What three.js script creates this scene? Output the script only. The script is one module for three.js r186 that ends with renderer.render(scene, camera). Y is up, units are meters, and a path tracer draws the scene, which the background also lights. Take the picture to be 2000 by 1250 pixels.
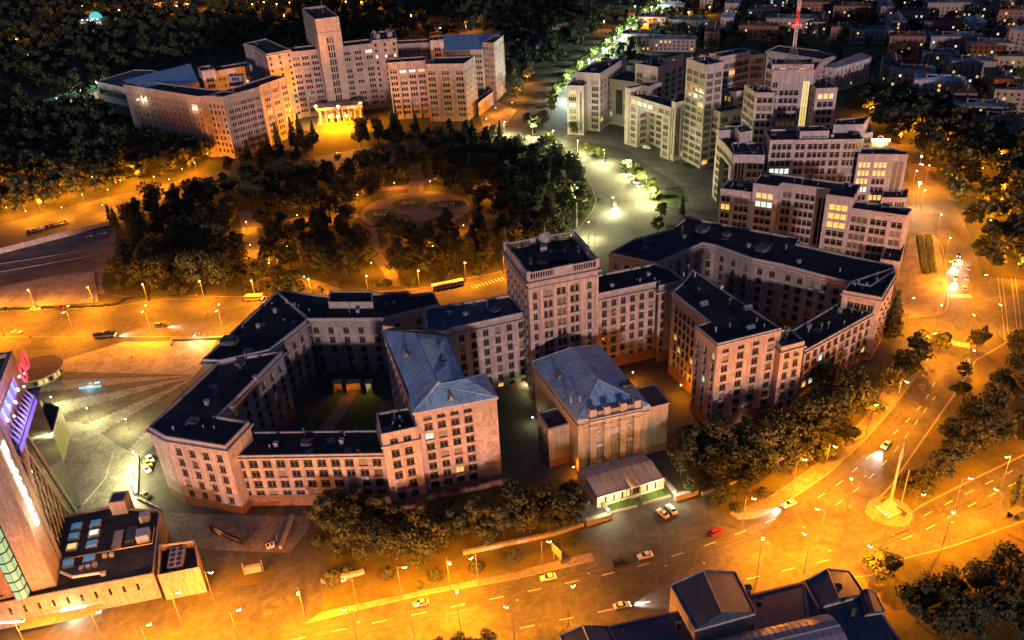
import * as THREE from 'three';
import { mergeGeometries } from 'three/addons/utils/BufferGeometryUtils.js';
import { RoundedBoxGeometry } from 'three/addons/geometries/RoundedBoxGeometry.js';
import { MarchingCubes } from 'three/addons/objects/MarchingCubes.js';
import { FontLoader } from 'three/addons/loaders/FontLoader.js';
import { TextGeometry } from 'three/addons/geometries/TextGeometry.js';

// ---------------------------------------------------------------- camera, sky, dusk light, exposure
const scene = new THREE.Scene();
const F = 1630, EYE = 178, V3 = (x, y, z) => new THREE.Vector3(x, y, z);
const camera = new THREE.PerspectiveCamera(2 * Math.atan(625 / F) * 180 / Math.PI, 1.6, 1, 6000);
const upC = V3(-162.2 / F, 2838.2 / F, 1).normalize();                    // world up seen from the camera (from the leaning building edges)
const fwC = V3(0, 0, -1).addScaledVector(upC, upC.z).normalize();
const riC = fwC.clone().cross(upC);
const ROT = new THREE.Matrix4().set(riC.x, riC.y, riC.z, 0, upC.x, upC.y, upC.z, 0, -fwC.x, -fwC.y, -fwC.z, 0, 0, 0, 0, 1);
camera.position.set(0, EYE, 0); camera.quaternion.setFromRotationMatrix(ROT);
const renderer = new THREE.WebGLRenderer({ antialias: true });
renderer.setSize(1024, 640);
renderer.toneMapping = THREE.LinearToneMapping;
renderer.toneMappingExposure = 1.3;
renderer.shadowMap.enabled = true;
const SKY = 0.2;                                                          // deep blue dusk sky, a little paler towards the horizon
{
  const w = 64, h = 32, d = new Float32Array(w * h * 4);
  for (let y = 0; y < h; y++) for (let x = 0; x < w; x++) {
    const el = ((y + 0.5) / h - 0.5) * Math.PI, k = Math.max(0, Math.sin(el)), o = (y * w + x) * 4, m = Math.pow(1 - k, 3);
    d[o] = SKY * (0.13 + 0.24 * m); d[o + 1] = SKY * (0.25 + 0.17 * m); d[o + 2] = SKY * (0.66 + 0.06 * m); d[o + 3] = 1;
  }
  const t = new THREE.DataTexture(d, w, h, THREE.RGBAFormat, THREE.FloatType);
  t.mapping = THREE.EquirectangularReflectionMapping; t.magFilter = THREE.LinearFilter; t.needsUpdate = true;
  scene.background = t; scene.environment = t;
}
const sun = new THREE.DirectionalLight(new THREE.Color(1.0, 0.7, 0.68), 1.9);   // last glow after sunset, low behind the camera
sun.position.set(150, 66, 700); sun.target.position.set(0, 0, -350); scene.add(sun, sun.target);
sun.castShadow = true; sun.shadow.radius = 5;
Object.assign(sun.shadow.camera, { left: -700, right: 700, top: 700, bottom: -700, near: 1, far: 3000 });

// ---------------------------------------------------------------- helpers
const ray = (u, v) => V3((u - 1000) / F, -(v - 625) / F, -1).applyMatrix4(ROT);
const P = (u, v, h = 0) => { const r = ray(u, v), t = (h - EYE) / r.y; return V3(r.x * t, h, r.z * t); };   // where the line of sight through a photo pixel meets height h
const pix = (p) => { const c = p.clone().sub(camera.position).applyMatrix4(ROT.clone().transpose()); return [1000 + F * c.x / -c.z, 625 - F * c.y / -c.z]; };
function rng(seed) { let s = seed >>> 0; return () => { s = (s + 0x6d2b79f5) | 0; let t = Math.imul(s ^ (s >>> 15), 1 | s); t = (t + Math.imul(t ^ (t >>> 7), 61 | t)) ^ t; return ((t ^ (t >>> 14)) >>> 0) / 4294967296; }; }
const R0 = rng(7), rr = (a, b, r = R0) => a + (b - a) * r();
const used = new Map();
function numbered(n) { const k = used.get(n) ?? 0; used.set(n, k + 1); return k ? n + '_' + String(k).padStart(3, '0') : n; }
function shadows(o) { o.traverse((c) => { if (c.isMesh) { c.castShadow = true; c.receiveShadow = true; } }); return o; }
function tag(o, label, category, group, kind) { o.userData.label = label; if (category) o.userData.category = category; if (group) o.userData.group = group; if (kind) o.userData.kind = kind; return o; }
function thing(name, label, category, pos, turn = 0, group) {
  const o = new THREE.Group(); o.name = numbered(name); if (pos) o.position.copy(pos); o.rotation.y = turn; tag(o, label, category, group); scene.add(o); return o;
}
function mesh(name, geo, mat, parent) { const m = new THREE.Mesh(geo, mat); m.name = name; m.castShadow = m.receiveShadow = true; parent.add(m); return m; }
function copyOf(o, pos, turn, label, group, scale) {
  const c = o.clone(); c.userData = { ...o.userData }; c.name = numbered(o.name.replace(/_\d{3}$/, '')); c.position.copy(pos); c.rotation.y = turn;
  if (label) c.userData.label = label; if (group) c.userData.group = group; if (scale) c.scale.setScalar(scale); scene.add(c); return c;
}
// quads and triangles collected into one geometry with uv in metres
class GB {
  constructor() { this.p = []; this.n = []; this.t = []; this.c = null; this.groups = []; }
  tri(a, b, c, ua, ub, uc) {
    const n = b.clone().sub(a).cross(c.clone().sub(a)).normalize();
    for (const v of [a, b, c]) this.p.push(v.x, v.y, v.z), this.n.push(n.x, n.y, n.z);
    if (!ua) { const ax = Math.abs(n.y) > 0.5 ? (v) => [v.x, v.z] : Math.abs(n.x) > Math.abs(n.z) ? (v) => [v.z, v.y] : (v) => [v.x, v.y]; ua = ax(a); ub = ax(b); uc = ax(c); }
    this.t.push(...ua, ...ub, ...uc); return this;
  }
  quad(a, b, c, d, uv) { this.tri(a, b, c, ...(uv ? [uv[0], uv[1], uv[2]] : [])); this.tri(a, c, d, ...(uv ? [uv[0], uv[2], uv[3]] : [])); return this; }
  box(x0, x1, y0, y1, z0, z1) {
    const q = (i, j, k) => V3(i ? x1 : x0, j ? y1 : y0, k ? z1 : z0);
    this.quad(q(0, 0, 1), q(1, 0, 1), q(1, 1, 1), q(0, 1, 1)); this.quad(q(1, 0, 0), q(0, 0, 0), q(0, 1, 0), q(1, 1, 0)); this.quad(q(0, 1, 1), q(1, 1, 1), q(1, 1, 0), q(0, 1, 0));
    this.quad(q(0, 0, 0), q(1, 0, 0), q(1, 0, 1), q(0, 0, 1)); this.quad(q(1, 0, 1), q(1, 0, 0), q(1, 1, 0), q(1, 1, 1)); this.quad(q(0, 0, 0), q(0, 0, 1), q(0, 1, 1), q(0, 1, 0)); return this;
  }
  bar(a, b, w, h, y = h) {                                                 // a box laid from a to b on the ground plan: w wide, from a.y to a.y + h
    const d = b.clone().sub(a).setY(0).normalize(), s = V3(-d.z, 0, d.x).multiplyScalar(w / 2), up = V3(0, h, 0);
    const A = a.clone().add(s), B = b.clone().add(s), C = b.clone().sub(s), D = a.clone().sub(s), T = (v) => v.clone().add(up);
    this.quad(A, B, T(B), T(A)); this.quad(C, D, T(D), T(C)); this.quad(B, C, T(C), T(B)); this.quad(D, A, T(A), T(D)); this.quad(T(A), T(B), T(C), T(D)); return this;
  }
  rod(a, b, r0, r1 = r0, k = 6) {
    const d = b.clone().sub(a).normalize(), e = Math.abs(d.y) < 0.9 ? V3(0, 1, 0) : V3(1, 0, 0), s = d.clone().cross(e).normalize(), t = s.clone().cross(d);
    const ring = (o, r, i) => o.clone().addScaledVector(s, Math.cos(i / k * 6.2832) * r).addScaledVector(t, Math.sin(i / k * 6.2832) * r);
    for (let i = 0; i < k; i++) this.quad(ring(a, r0, i), ring(b, r1, i), ring(b, r1, i + 1), ring(a, r0, i + 1));
    return this;
  }
  mark(m) { this.groups.push([this.p.length / 3, m]); return this; }
  geo() {
    const g = new THREE.BufferGeometry();
    g.setAttribute('position', new THREE.Float32BufferAttribute(this.p, 3)); g.setAttribute('normal', new THREE.Float32BufferAttribute(this.n, 3)); g.setAttribute('uv', new THREE.Float32BufferAttribute(this.t, 2));
    this.groups.forEach(([s, m], i) => g.addGroup(s, (this.groups[i + 1]?.[0] ?? this.p.length / 3) - s, m));
    return g;
  }
}
const flat = (pts) => pts.map((p) => p.isVector3 ? p : Array.isArray(p) ? P(p[0], p[1], p[2] ?? 0) : p);
function polyGeo(pts, y, g = new GB()) {                                   // a flat sheet with that outline
  const c = pts.map((p) => new THREE.Vector2(p.x, p.z)), f = THREE.ShapeUtils.triangulateShape(c, []);
  for (const [a, b, d] of f) {
    const v = [a, b, d].map((i) => V3(pts[i].x, y, pts[i].z)), n = v[1].clone().sub(v[0]).cross(v[2].clone().sub(v[0]));
    n.y < 0 ? g.tri(v[0], v[2], v[1]) : g.tri(v[0], v[1], v[2]);
  }
  return g;
}
function slabGeo(pts, y0, y1) {                                            // the sheet with upright edges
  const g = polyGeo(pts, y1);
  pts.forEach((p, i) => { const q = pts[(i + 1) % pts.length]; g.quad(V3(p.x, y0, p.z), V3(q.x, y0, q.z), V3(q.x, y1, q.z), V3(p.x, y1, p.z)); });
  return g;
}
function curve(pts, n = 40, closed = false) { return new THREE.CatmullRomCurve3(flat(pts), closed, 'centripetal').getPoints(n); }
function ribbonGeo(line, w, y, g = new GB()) {                             // a strip of width w along a ground line
  const side = line.map((p, i) => { const a = line[Math.max(0, i - 1)], b = line[Math.min(line.length - 1, i + 1)], d = b.clone().sub(a).setY(0).normalize(); return V3(-d.z, 0, d.x); });
  for (let i = 0; i + 1 < line.length; i++) {
    const e = (k, s) => V3(line[k].x + side[k].x * s * w / 2, y, line[k].z + side[k].z * s * w / 2);
    g.quad(e(i, 1), e(i + 1, 1), e(i + 1, -1), e(i, -1));
  }
  return g;
}
const disc = (c, r, n = 48, rz = r, turn = 0) => Array.from({ length: n }, (_, i) => { const a = i / n * 6.28318, x = Math.cos(a) * r, z = Math.sin(a) * rz; return V3(c.x + x * Math.cos(turn) - z * Math.sin(turn), 0, c.z + x * Math.sin(turn) + z * Math.cos(turn)); });
const inPoly = (p, poly) => { let k = false; for (let i = 0, j = poly.length - 1; i < poly.length; j = i++) { const a = poly[i], b = poly[j]; if ((a.z > p.z) !== (b.z > p.z) && p.x < (b.x - a.x) * (p.z - a.z) / (b.z - a.z) + a.x) k = !k; } return k; };

// ---------------------------------------------------------------- textures and materials
function lattice(seed, n) { const r = rng(seed), a = Float32Array.from({ length: n * n }, () => r()); return (x, y) => { const X = Math.floor(x), Y = Math.floor(y), f = x - X, g = y - Y, u = f * f * (3 - 2 * f), v = g * g * (3 - 2 * g), at = (i, j) => a[((j % n + n) % n) * n + (i % n + n) % n]; return (at(X, Y) * (1 - u) + at(X + 1, Y) * u) * (1 - v) + (at(X, Y + 1) * (1 - u) + at(X + 1, Y + 1) * u) * v; }; }
function tex(size, fn, srgb = true) {
  const d = new Uint8Array(size * size * 4);
  for (let y = 0; y < size; y++) for (let x = 0; x < size; x++) { const c = fn(x / size, y / size), o = (y * size + x) * 4; for (let k = 0; k < 3; k++) d[o + k] = Math.max(0, Math.min(255, (Array.isArray(c) ? c[k] : c) * 255)); d[o + 3] = 255; }
  const t = new THREE.DataTexture(d, size, size); t.wrapS = t.wrapT = THREE.RepeatWrapping; t.magFilter = THREE.LinearFilter; t.minFilter = THREE.LinearMipmapLinearFilter; if (srgb) t.colorSpace = THREE.SRGBColorSpace; t.needsUpdate = true; return t;
}
const nA = lattice(1, 8), nB = lattice(2, 32), nC = lattice(3, 128), nD = lattice(4, 256);
const fbm = (x, y) => nA(x * 8, y * 8) * 0.4 + nB(x * 32, y * 32) * 0.3 + nC(x * 128, y * 128) * 0.2 + nD(x * 256, y * 256) * 0.1;
const T = {
  plaster: tex(512, (x, y) => { const st = nB(x * 32, y * 2) * 0.14 + (nC(x * 128, y * 3) > 0.78 ? 0.06 : 0), rep = nA(x * 8 + 5, y * 8 + 1) > 0.7 && nB(x * 32, y * 32) > 0.3 ? 0.06 : 0; return 0.82 + 0.2 * (fbm(x, y) - 0.5) * 1.6 - st * (0.4 + nA(x * 8, y * 8)) + rep; }),
  asphalt: tex(512, (x, y) => { const crack = Math.abs(nB(x * 32, y * 32) - 0.5) < 0.012 && nA(x * 8 + 3, y * 8) > 0.5 ? -0.16 : 0, patch = nA(x * 8, y * 8 + 2) > 0.68 ? -0.09 : 0; return 0.8 + (fbm(x, y) - 0.5) * 0.55 + crack + patch + (nD(x * 256, y * 256) - 0.5) * 0.12; }),
  grass: tex(512, (x, y) => { const f = fbm(x, y), g = nC(x * 128 + 9, y * 128), b = nA(x * 8 + 1, y * 8 + 5) > 0.62 ? 1 : 0; return b ? [0.6 + f * 0.3, 0.58 + f * 0.3, 0.4 + g * 0.1] : [0.5 + f * 0.35, 0.56 + f * 0.38, 0.36 + g * 0.2]; }),
  roof: tex(512, (x, y) => { const seam = (x * 24) % 1 < 0.05 ? 0.12 : 0, lap = (y * 3 + Math.floor(x * 24) * 0.37) % 1 < 0.015 ? 0.1 : 0; return 0.6 + (fbm(x, y) - 0.5) * 0.9 + seam + lap + (nA(x * 8 + 4, y * 8) > 0.64 ? 0.2 : 0) - (nA(x * 8, y * 8 + 3) > 0.7 ? 0.16 : 0); }),
  metal: tex(512, (x, y) => { const seam = (x * 40) % 1 < 0.09 ? -0.2 : (x * 40) % 1 < 0.16 ? 0.12 : 0, cross = (y * 10 + (Math.floor(x * 40) % 2) * 0.5) % 1 < 0.03 ? -0.14 : 0, pan = nD(Math.floor(x * 40), Math.floor(y * 10 + (Math.floor(x * 40) % 2) * 0.5)) * 0.16; return 0.7 + pan + (fbm(x, y) - 0.5) * 0.35 + seam + cross; }),
  paving: tex(512, (x, y) => { const gx = (x * 32) % 1, gy = (y * 32 + Math.floor(x * 32) % 2 * 0.5) % 1; return (gx < 0.06 || gy < 0.06 ? 0.6 : 0.78 + nD(Math.floor(x * 32) * 3, Math.floor(y * 32) * 5) * 0.16) + (fbm(x, y) - 0.5) * 0.5; }),
  grain: tex(256, (x, y) => fbm(x, y), false),
};
const scaled = (t, m) => { const c = t.clone(); c.repeat.set(1 / m, 1 / m); c.needsUpdate = true; return c; };
const MT = {};
function mat(name, rgb, rough = 0.85, map, metres, extra = {}) {
  const m = new THREE.MeshStandardMaterial({ color: new THREE.Color().setRGB(...rgb), roughness: rough, ...(map ? { map: scaled(map, metres) } : {}), ...extra }); m.name = name; return (MT[name] = m);
}
const BUMP = scaled(T.grain, 3), bumpy = (s) => ({ bumpMap: BUMP, bumpScale: s });
mat('stone_wall', [0.56, 0.46, 0.42], 0.9, T.plaster, 26, bumpy(0.03)); mat('court_wall', [0.42, 0.36, 0.32], 0.9, T.plaster, 22, bumpy(0.03));  // court_wall: grey-brown render, also toned darker to deepen the court shade
mat('red_plinth', [0.34, 0.17, 0.12], 0.85, T.plaster, 14, bumpy(0.04)); mat('ochre_wall', [0.5, 0.4, 0.28], 0.9, T.plaster, 20, bumpy(0.03));
mat('univ_wall', [0.55, 0.44, 0.39], 0.9, T.plaster, 30, bumpy(0.03)); mat('concrete', [0.63, 0.56, 0.55], 0.9, T.plaster, 24, bumpy(0.03)); mat('white_wall', [0.62, 0.57, 0.55], 0.9, T.plaster, 24);
mat('bitumen', [0.034, 0.032, 0.036], 0.9, T.roof, 24, bumpy(0.02)); mat('roof_grey', [0.12, 0.12, 0.14], 0.8, T.roof, 20); mat('blue_metal', [0.4, 0.64, 0.86], 0.45, T.metal, 24);
mat('navy_metal', [0.03, 0.06, 0.13], 0.6, T.metal, 24); mat('slate_metal', [0.2, 0.25, 0.31], 0.5, T.metal, 24, { metalness: 0.25 }); mat('rust_roof', [0.17, 0.09, 0.07], 0.8, T.metal, 20);
mat('trim', [0.55, 0.5, 0.46], 0.8, T.plaster, 12); mat('steel', [0.2, 0.2, 0.21], 0.5, null, 0, { metalness: 0.6 }); mat('galv', [0.42, 0.42, 0.42], 0.45, null, 0, { metalness: 0.5 }); mat('black_metal', [0.03, 0.03, 0.03], 0.5);
mat('frame_white', [0.15, 0.135, 0.12], 0.6); mat('frame_dark', [0.1, 0.085, 0.07], 0.6); mat('frame_pink', [0.3, 0.26, 0.24], 0.75);
mat('glass', [0.014, 0.015, 0.018], 0.12); mat('glass_lit_warm', [0.1, 0.08, 0.05], 0.4, null, 0, { emissive: new THREE.Color(1, 0.5, 0.1), emissiveIntensity: 1.1 });
mat('glass_lit_white', [0.1, 0.1, 0.1], 0.4, null, 0, { emissive: new THREE.Color(0.85, 1, 0.8), emissiveIntensity: 0.85 }); mat('glass_lit_yellow', [0.1, 0.1, 0.1], 0.4, null, 0, { emissive: new THREE.Color(1, 0.72, 0.22), emissiveIntensity: 0.75 });
mat('glass_dim', [0.05, 0.04, 0.03], 0.4, null, 0, { emissive: new THREE.Color(0.6, 0.36, 0.12), emissiveIntensity: 0.06 });
mat('curtain', [0.18, 0.16, 0.14], 0.5);
mat('asphalt', [0.085, 0.078, 0.07], 0.82, T.asphalt, 42, bumpy(0.012)); mat('sidewalk', [0.2, 0.17, 0.14], 0.85, T.paving, 26, bumpy(0.01)); mat('kerb_stone', [0.33, 0.3, 0.27], 0.85, T.plaster, 8); mat('square_paving', [0.17, 0.155, 0.14], 0.8, T.paving, 30, bumpy(0.01));
mat('pale_paving', [0.32, 0.29, 0.25], 0.75, T.paving, 22); mat('dark_paving', [0.13, 0.11, 0.085], 0.8, T.paving, 22); mat('soil', [0.075, 0.06, 0.035], 1, T.grass, 30, bumpy(0.08)); mat('lawn', [0.07, 0.11, 0.03], 1, T.grass, 26, bumpy(0.08)); mat('dry_grass', [0.15, 0.11, 0.05], 1, T.grass, 22, bumpy(0.08));
mat('paint_white', [0.6, 0.58, 0.54], 0.7, T.asphalt, 5); mat('bark', [0.08, 0.06, 0.045], 0.95, T.plaster, 2); mat('path', [0.22, 0.18, 0.14], 0.9, T.asphalt, 30);
mat('hedge', [0.04, 0.07, 0.02], 1, T.grass, 6); mat('rubber', [0.02, 0.02, 0.02], 0.8);
const glow = (name, rgb, k) => mat(name, [0.1, 0.1, 0.1], 0.5, null, 0, { emissive: new THREE.Color(...rgb), emissiveIntensity: k });
glow('bulb_sodium', [1, 0.6, 0.18], 14); glow('bulb_white', [1, 0.95, 0.8], 14); glow('bulb_green', [0.85, 1, 0.6], 14); glow('bulb_red', [1, 0.03, 0.02], 5); glow('sign_white', [1, 0.9, 0.7], 5); glow('sign_red', [1, 0.01, 0.03], 1.5); glow('head_light', [1, 0.95, 0.85], 20); glow('tail_light', [1, 0.03, 0.05], 7); glow('lamp_far', [1, 0.5, 0.12], 30); glow('lamp_far_white', [0.9, 1, 0.85], 22);
// ---------------------------------------------------------------- buildings: blocks with pierced walls, roofs, parapets and window units
const winCache = new Map();
function winGeo(w, h, nx, ny, mw, sill) {                                  // local frame: x along the wall, y up, z outwards; origin at the bottom middle of the opening
  const key = [w, h, nx, ny, mw, sill].map((x) => +(+x).toFixed(2)).join();
  if (winCache.has(key)) return winCache.get(key);
  const g = new GB(), f = Math.min(0.09, w * 0.06), x0 = -w / 2, x1 = w / 2;
  g.mark(0);
  const bar = (a, b, c, d, z = 0.09) => {
    g.quad(V3(a, c, z), V3(b, c, z), V3(b, d, z), V3(a, d, z)); g.quad(V3(a, c, 0), V3(a, c, z), V3(a, d, z), V3(a, d, 0)); g.quad(V3(b, c, z), V3(b, c, 0), V3(b, d, 0), V3(b, d, z)); g.quad(V3(a, d, z), V3(b, d, z), V3(b, d, 0), V3(a, d, 0));
  };
  bar(x0, x0 + f, 0, h); bar(x1 - f, x1, 0, h); bar(x0 + f, x1 - f, 0, f); bar(x0 + f, x1 - f, h - f, h);
  for (let i = 1; i < nx; i++) { const x = x0 + w * i / nx; bar(x - mw / 2, x + mw / 2, f, h - f, mw > 0.3 ? 0.3 : 0.09); }
  for (let j = 1; j < ny; j++) { const y = h * (ny === 2 ? 0.68 : j / ny); bar(x0 + f, x1 - f, y - 0.05, y + 0.05, 0.07); }
  if (sill) bar(x0 - 0.15, x1 + 0.15, -0.14, 0, 0.62);
  g.mark(1); g.quad(V3(x0, 0, 0.02), V3(x1, 0, 0.02), V3(x1, h, 0.02), V3(x0, h, 0.02));
  const geo = g.geo(); winCache.set(key, geo); return geo;
}
const GLASS = { d: 'glass', w: 'glass_lit_warm', h: 'glass_lit_white', y: 'glass_lit_yellow', m: 'glass_dim', c: 'curtain' };
function building(name, label, category, opts = {}) {
  const B = thing(name, label, category); B.wins = []; B.opts = { frame: 'frame_white', wall: 'stone_wall', roof: 'bitumen', ...opts }; B.rng = rng(opts.seed ?? 11); return B;
}
function backed(front, depth) {                                            // a front line of roof corners plus two rear corners square to it, away from the camera
  const p = flat(front), a = p[0], b = p[p.length - 1], d = b.clone().sub(a).setY(0).normalize(); let n = V3(-d.z, 0, d.x);
  if (n.dot(a.clone().add(b).multiplyScalar(0.5).setY(0)) < 0) n.negate();
  return [...p, b.clone().addScaledVector(n, depth), a.clone().addScaledVector(n, depth)];
}
const px = (h, list) => list.map(([u, v, dh]) => P(u, v, h + (dh ?? 0)).setY(0));
// o: pts (plan corners), h, y0, W {edge: window spec}, def (spec for the other faces that look at the camera), par (parapet), cor (cornice), plinth
// window spec: { n columns, w, hh, y sill of the lowest row, dy, rows, nx, ny, mw, m margin, lit probability, at {'col,row': kind} }
function block(B, name, o) {
  const W = new THREE.Group(); W.name = name; B.add(W); const yard = new GB();
  const q = { ...B.opts, ...o }, pts = q.pts, h = q.h, y0 = q.y0 ?? 0, N = pts.length, walls = new GB(), plinth = new GB(), court = q.wall;
  let A = 0; pts.forEach((p, i) => { const r = pts[(i + 1) % N]; A += p.x * r.z - r.x * p.z; }); const s = Math.sign(A) || 1;
  const norm = pts.map((p, i) => { const r = pts[(i + 1) % N], dx = r.x - p.x, dz = r.z - p.z, L = Math.hypot(dx, dz) || 1; return V3(s * dz / L, 0, -s * dx / L); });
  W.norm = norm; let run = 0;
  pts.forEach((p, i) => {
    const r = pts[(i + 1) % N], L = Math.hypot(r.x - p.x, r.z - p.z), d = V3((r.x - p.x) / L, 0, (r.z - p.z) / L), n = norm[i], facing = n.dot(V3(-p.x, 0, -p.z)) > 0;
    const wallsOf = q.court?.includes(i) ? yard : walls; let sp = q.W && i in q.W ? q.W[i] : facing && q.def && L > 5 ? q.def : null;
    const at = (x, y, z = 0) => V3(p.x + d.x * x + n.x * z, y, p.z + d.z * x + n.z * z), face = (x0, x1, a, b) => { if (x1 - x0 > 0.01 && b - a > 0.01) wallsOf.quad(at(x0, a), at(x1, a), at(x1, b), at(x0, b), [[run + x0, a], [run + x1, a], [run + x1, b], [run + x0, b]]); return 0; };
    if (!sp) face(0, L, y0, h);
    else { let done = 0; const list = [].concat(sp); for (const one of list) {
      const S = { w: 1.7, hh: 2.2, y: 3.2, dy: 4.1, nx: 2, ny: 2, mw: 0.12, m: 1.6, d: 0.35, sill: true, lit: 0.012, ...q.style, ...one };
      const a0 = S.a ?? 0, a1 = S.b ?? L, span = a1 - a0 + face(done, a0, y0, h), n_ = S.n ?? Math.max(1, Math.floor((span - 2 * S.m + (S.gap ?? 2.2)) / (S.w + (S.gap ?? 2.2)))), step = n_ > 1 ? (span - 2 * S.m - S.w) / (n_ - 1) : 0, rows = S.rows ?? Math.max(1, Math.floor((h - y0 - S.y - 1.2 - S.hh) / S.dy) + 1);
      const xs = Array.from({ length: n_ }, (_, k) => n_ > 1 ? a0 + S.m + k * step : a0 + (span - S.w) / 2);
      let yy = y0;
      for (let j = 0; j < rows; j++) {
        const b = y0 + S.y + j * S.dy, t = b + (S.hs?.[j] ?? S.hh);
        face(a0, a1, yy, b); let x = a0;
        xs.forEach((x0, k) => {
          if (S.skip?.(k, j)) return;
          face(x, x0, b, t); const x1 = x0 + S.w, D = -S.d;
          wallsOf.quad(at(x0, b), at(x0, b, D), at(x0, t, D), at(x0, t)); walls.quad(at(x1, b, D), at(x1, b), at(x1, t), at(x1, t, D)); walls.quad(at(x0, t, D), at(x1, t, D), at(x1, t), at(x0, t)); walls.quad(at(x0, b), at(x1, b), at(x1, b, D), at(x0, b, D));
          const roll = B.rng(), kind = S.at?.[k + ',' + j] ?? (roll < S.lit ? (B.rng() < 0.5 ? 'w' : B.rng() < 0.5 ? 'y' : 'h') : roll < S.lit + (S.dim ?? 0.05) ? 'm' : roll < S.lit + (S.dim ?? 0.05) + (S.cur ?? 0.05) ? 'c' : 'd');
          const pos = at((x0 + x1) / 2, b, D + 0.01);
          B.wins.push({ pos, turn: Math.atan2(n.x, n.z), g: [S.w, t - b, S.nx, S.ny, S.mw, S.sill], kind, W, frame: S.frame ?? q.frame, size: S.w * S.hh * Math.max(0, n.dot(V3(-pos.x, EYE - pos.y, -pos.z).normalize())) / (pos.lengthSq()), name: S.name ?? 'window' });
          x = x1;
        });
        face(x, a1, b, t); yy = t;
      }
      face(a0, a1, yy, h); done = a1;
      if (S.pil) for (let k = 0; k < n_ + 1; k++) { const x = k === 0 ? Math.max(a0 + 0.4, xs[0] - (step - S.w) / 2) : k === n_ ? Math.min(a1 - 0.4, xs[n_ - 1] + S.w + (step - S.w) / 2) : (xs[k - 1] + S.w + xs[k]) / 2; const e = S.pil; const c0 = at(x - e / 2, 0, 0), c1 = at(x + e / 2, 0, 0); void c1; const yb = y0, yt = h - 1; for (const [f0, f1] of [[0.28, 0.28]]) { walls.quad(at(x - e / 2, yb, f0), at(x + e / 2, yb, f1), at(x + e / 2, yt, f1), at(x - e / 2, yt, f0)); walls.quad(at(x - e / 2, yb, -0.05), at(x - e / 2, yb, f0), at(x - e / 2, yt, f0), at(x - e / 2, yt, -0.05)); walls.quad(at(x + e / 2, yb, f0), at(x + e / 2, yb, -0.05), at(x + e / 2, yt, -0.05), at(x + e / 2, yt, f0)); walls.quad(at(x - e / 2, yt, f0), at(x + e / 2, yt, f0), at(x + e / 2, yt, -0.05), at(x - e / 2, yt, -0.05)); } }
    } face(done, L, y0, h); }
    if (q.plinth && y0 === 0) { plinth.quad(at(0, 0, 0.12), at(L, 0, 0.12), at(L, q.plinth, 0.12), at(0, q.plinth, 0.12)); plinth.quad(at(0, q.plinth, 0.12), at(L, q.plinth, 0.12), at(L, q.plinth, -0.02), at(0, q.plinth, -0.02)); }
    run += L;
  });
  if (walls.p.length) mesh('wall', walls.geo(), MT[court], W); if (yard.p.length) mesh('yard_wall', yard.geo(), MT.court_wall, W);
  if (plinth.p.length) mesh('plinth', plinth.geo(), MT.red_plinth, W);
  if (q.roof) mesh('roof', polyGeo(pts, h - 0.02).geo(), MT[q.roof], W);
  const offset = (k) => pts.map((p, i) => { const a = norm[(i + N - 1) % N], b = norm[i], c = 1 + a.dot(b); return c < 0.25 ? p.clone().addScaledVector(b, k) : p.clone().add(a.clone().add(b).multiplyScalar(k / c)); });
  const rim = (o0, o1, ya, yb) => { const g = new GB(), a = offset(o0), b = offset(o1); pts.forEach((_, i) => { const j = (i + 1) % N, v = (l, k, y) => V3(l[k].x, y, l[k].z); g.quad(v(a, i, ya), v(a, j, ya), v(a, j, yb), v(a, i, yb)); g.quad(v(b, j, ya), v(b, i, ya), v(b, i, yb), v(b, j, yb)); g.quad(v(a, i, yb), v(a, j, yb), v(b, j, yb), v(b, i, yb)); g.quad(v(b, i, ya), v(b, j, ya), v(a, j, ya), v(a, i, ya)); }); return g.geo(); };
  if (q.par) mesh('parapet', rim(0.02, -(q.parT ?? 0.5), h - 0.3, h + q.par), MT[q.parM ?? court], W);
  for (const [dy, out, th] of q.cor ?? []) mesh('cornice', rim(out, -0.1, h + dy, h + dy + th), MT[q.corM ?? 'trim'], W);
  W.pts = pts; W.h = h; return W;
}
const AC = new RoundedBoxGeometry(0.85, 0.6, 0.35, 1, 0.04);
function clutter(W, n, seed) { const r = rng(seed), xs = W.pts.map((p) => p.x), zs = W.pts.map((p) => p.z), a = Math.min(...xs), b = Math.max(...xs), c = Math.min(...zs), d = Math.max(...zs), e = W.pts.reduce((s, p) => s.add(p), V3(0, 0, 0)).multiplyScalar(1 / W.pts.length); let k = 0; for (let i = 0; i < 300 && k < n; i++) { const p = V3(a + r() * (b - a), 0, c + r() * (d - c)); if (!inPoly(p.clone().add(p.clone().sub(e).normalize().multiplyScalar(1.6)), W.pts) || !inPoly(p, W.pts)) continue; k++; const t = r(), g = new GB(); if (t < 0.3) g.rod(V3(0, -0.2, 0), V3(0, 1.3, 0), 0.16, 0.16, 7).rod(V3(0, 1.3, 0), V3(0, 1.6, 0), 0.32, 0.08, 7); else if (t < 0.5) g.rod(V3(0, -0.2, 0), V3(0, 3.6, 0), 0.06, 0.05, 5).rod(V3(-0.8, 3.2, 0), V3(0.8, 3.2, 0), 0.05, 0.05, 4).rod(V3(-0.6, 2.7, 0), V3(0.6, 2.7, 0), 0.05, 0.05, 4); else if (t < 0.75) g.box(-0.45, 0.45, -0.2, 0.8, -0.35, 0.35); else g.box(-1.6, 1.6, -0.1, 0.07, -1.1, 1.1); const m = mesh(t < 0.3 ? 'vent_pipe' : t < 0.5 ? 'aerial' : t < 0.75 ? 'roof_box' : 'roof_patch', g.geo(), MT[t < 0.5 ? 'galv' : 'roof_grey'], W); m.position.copy(p).setY(W.h); m.rotation.y = r() * 3; } }
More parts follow.
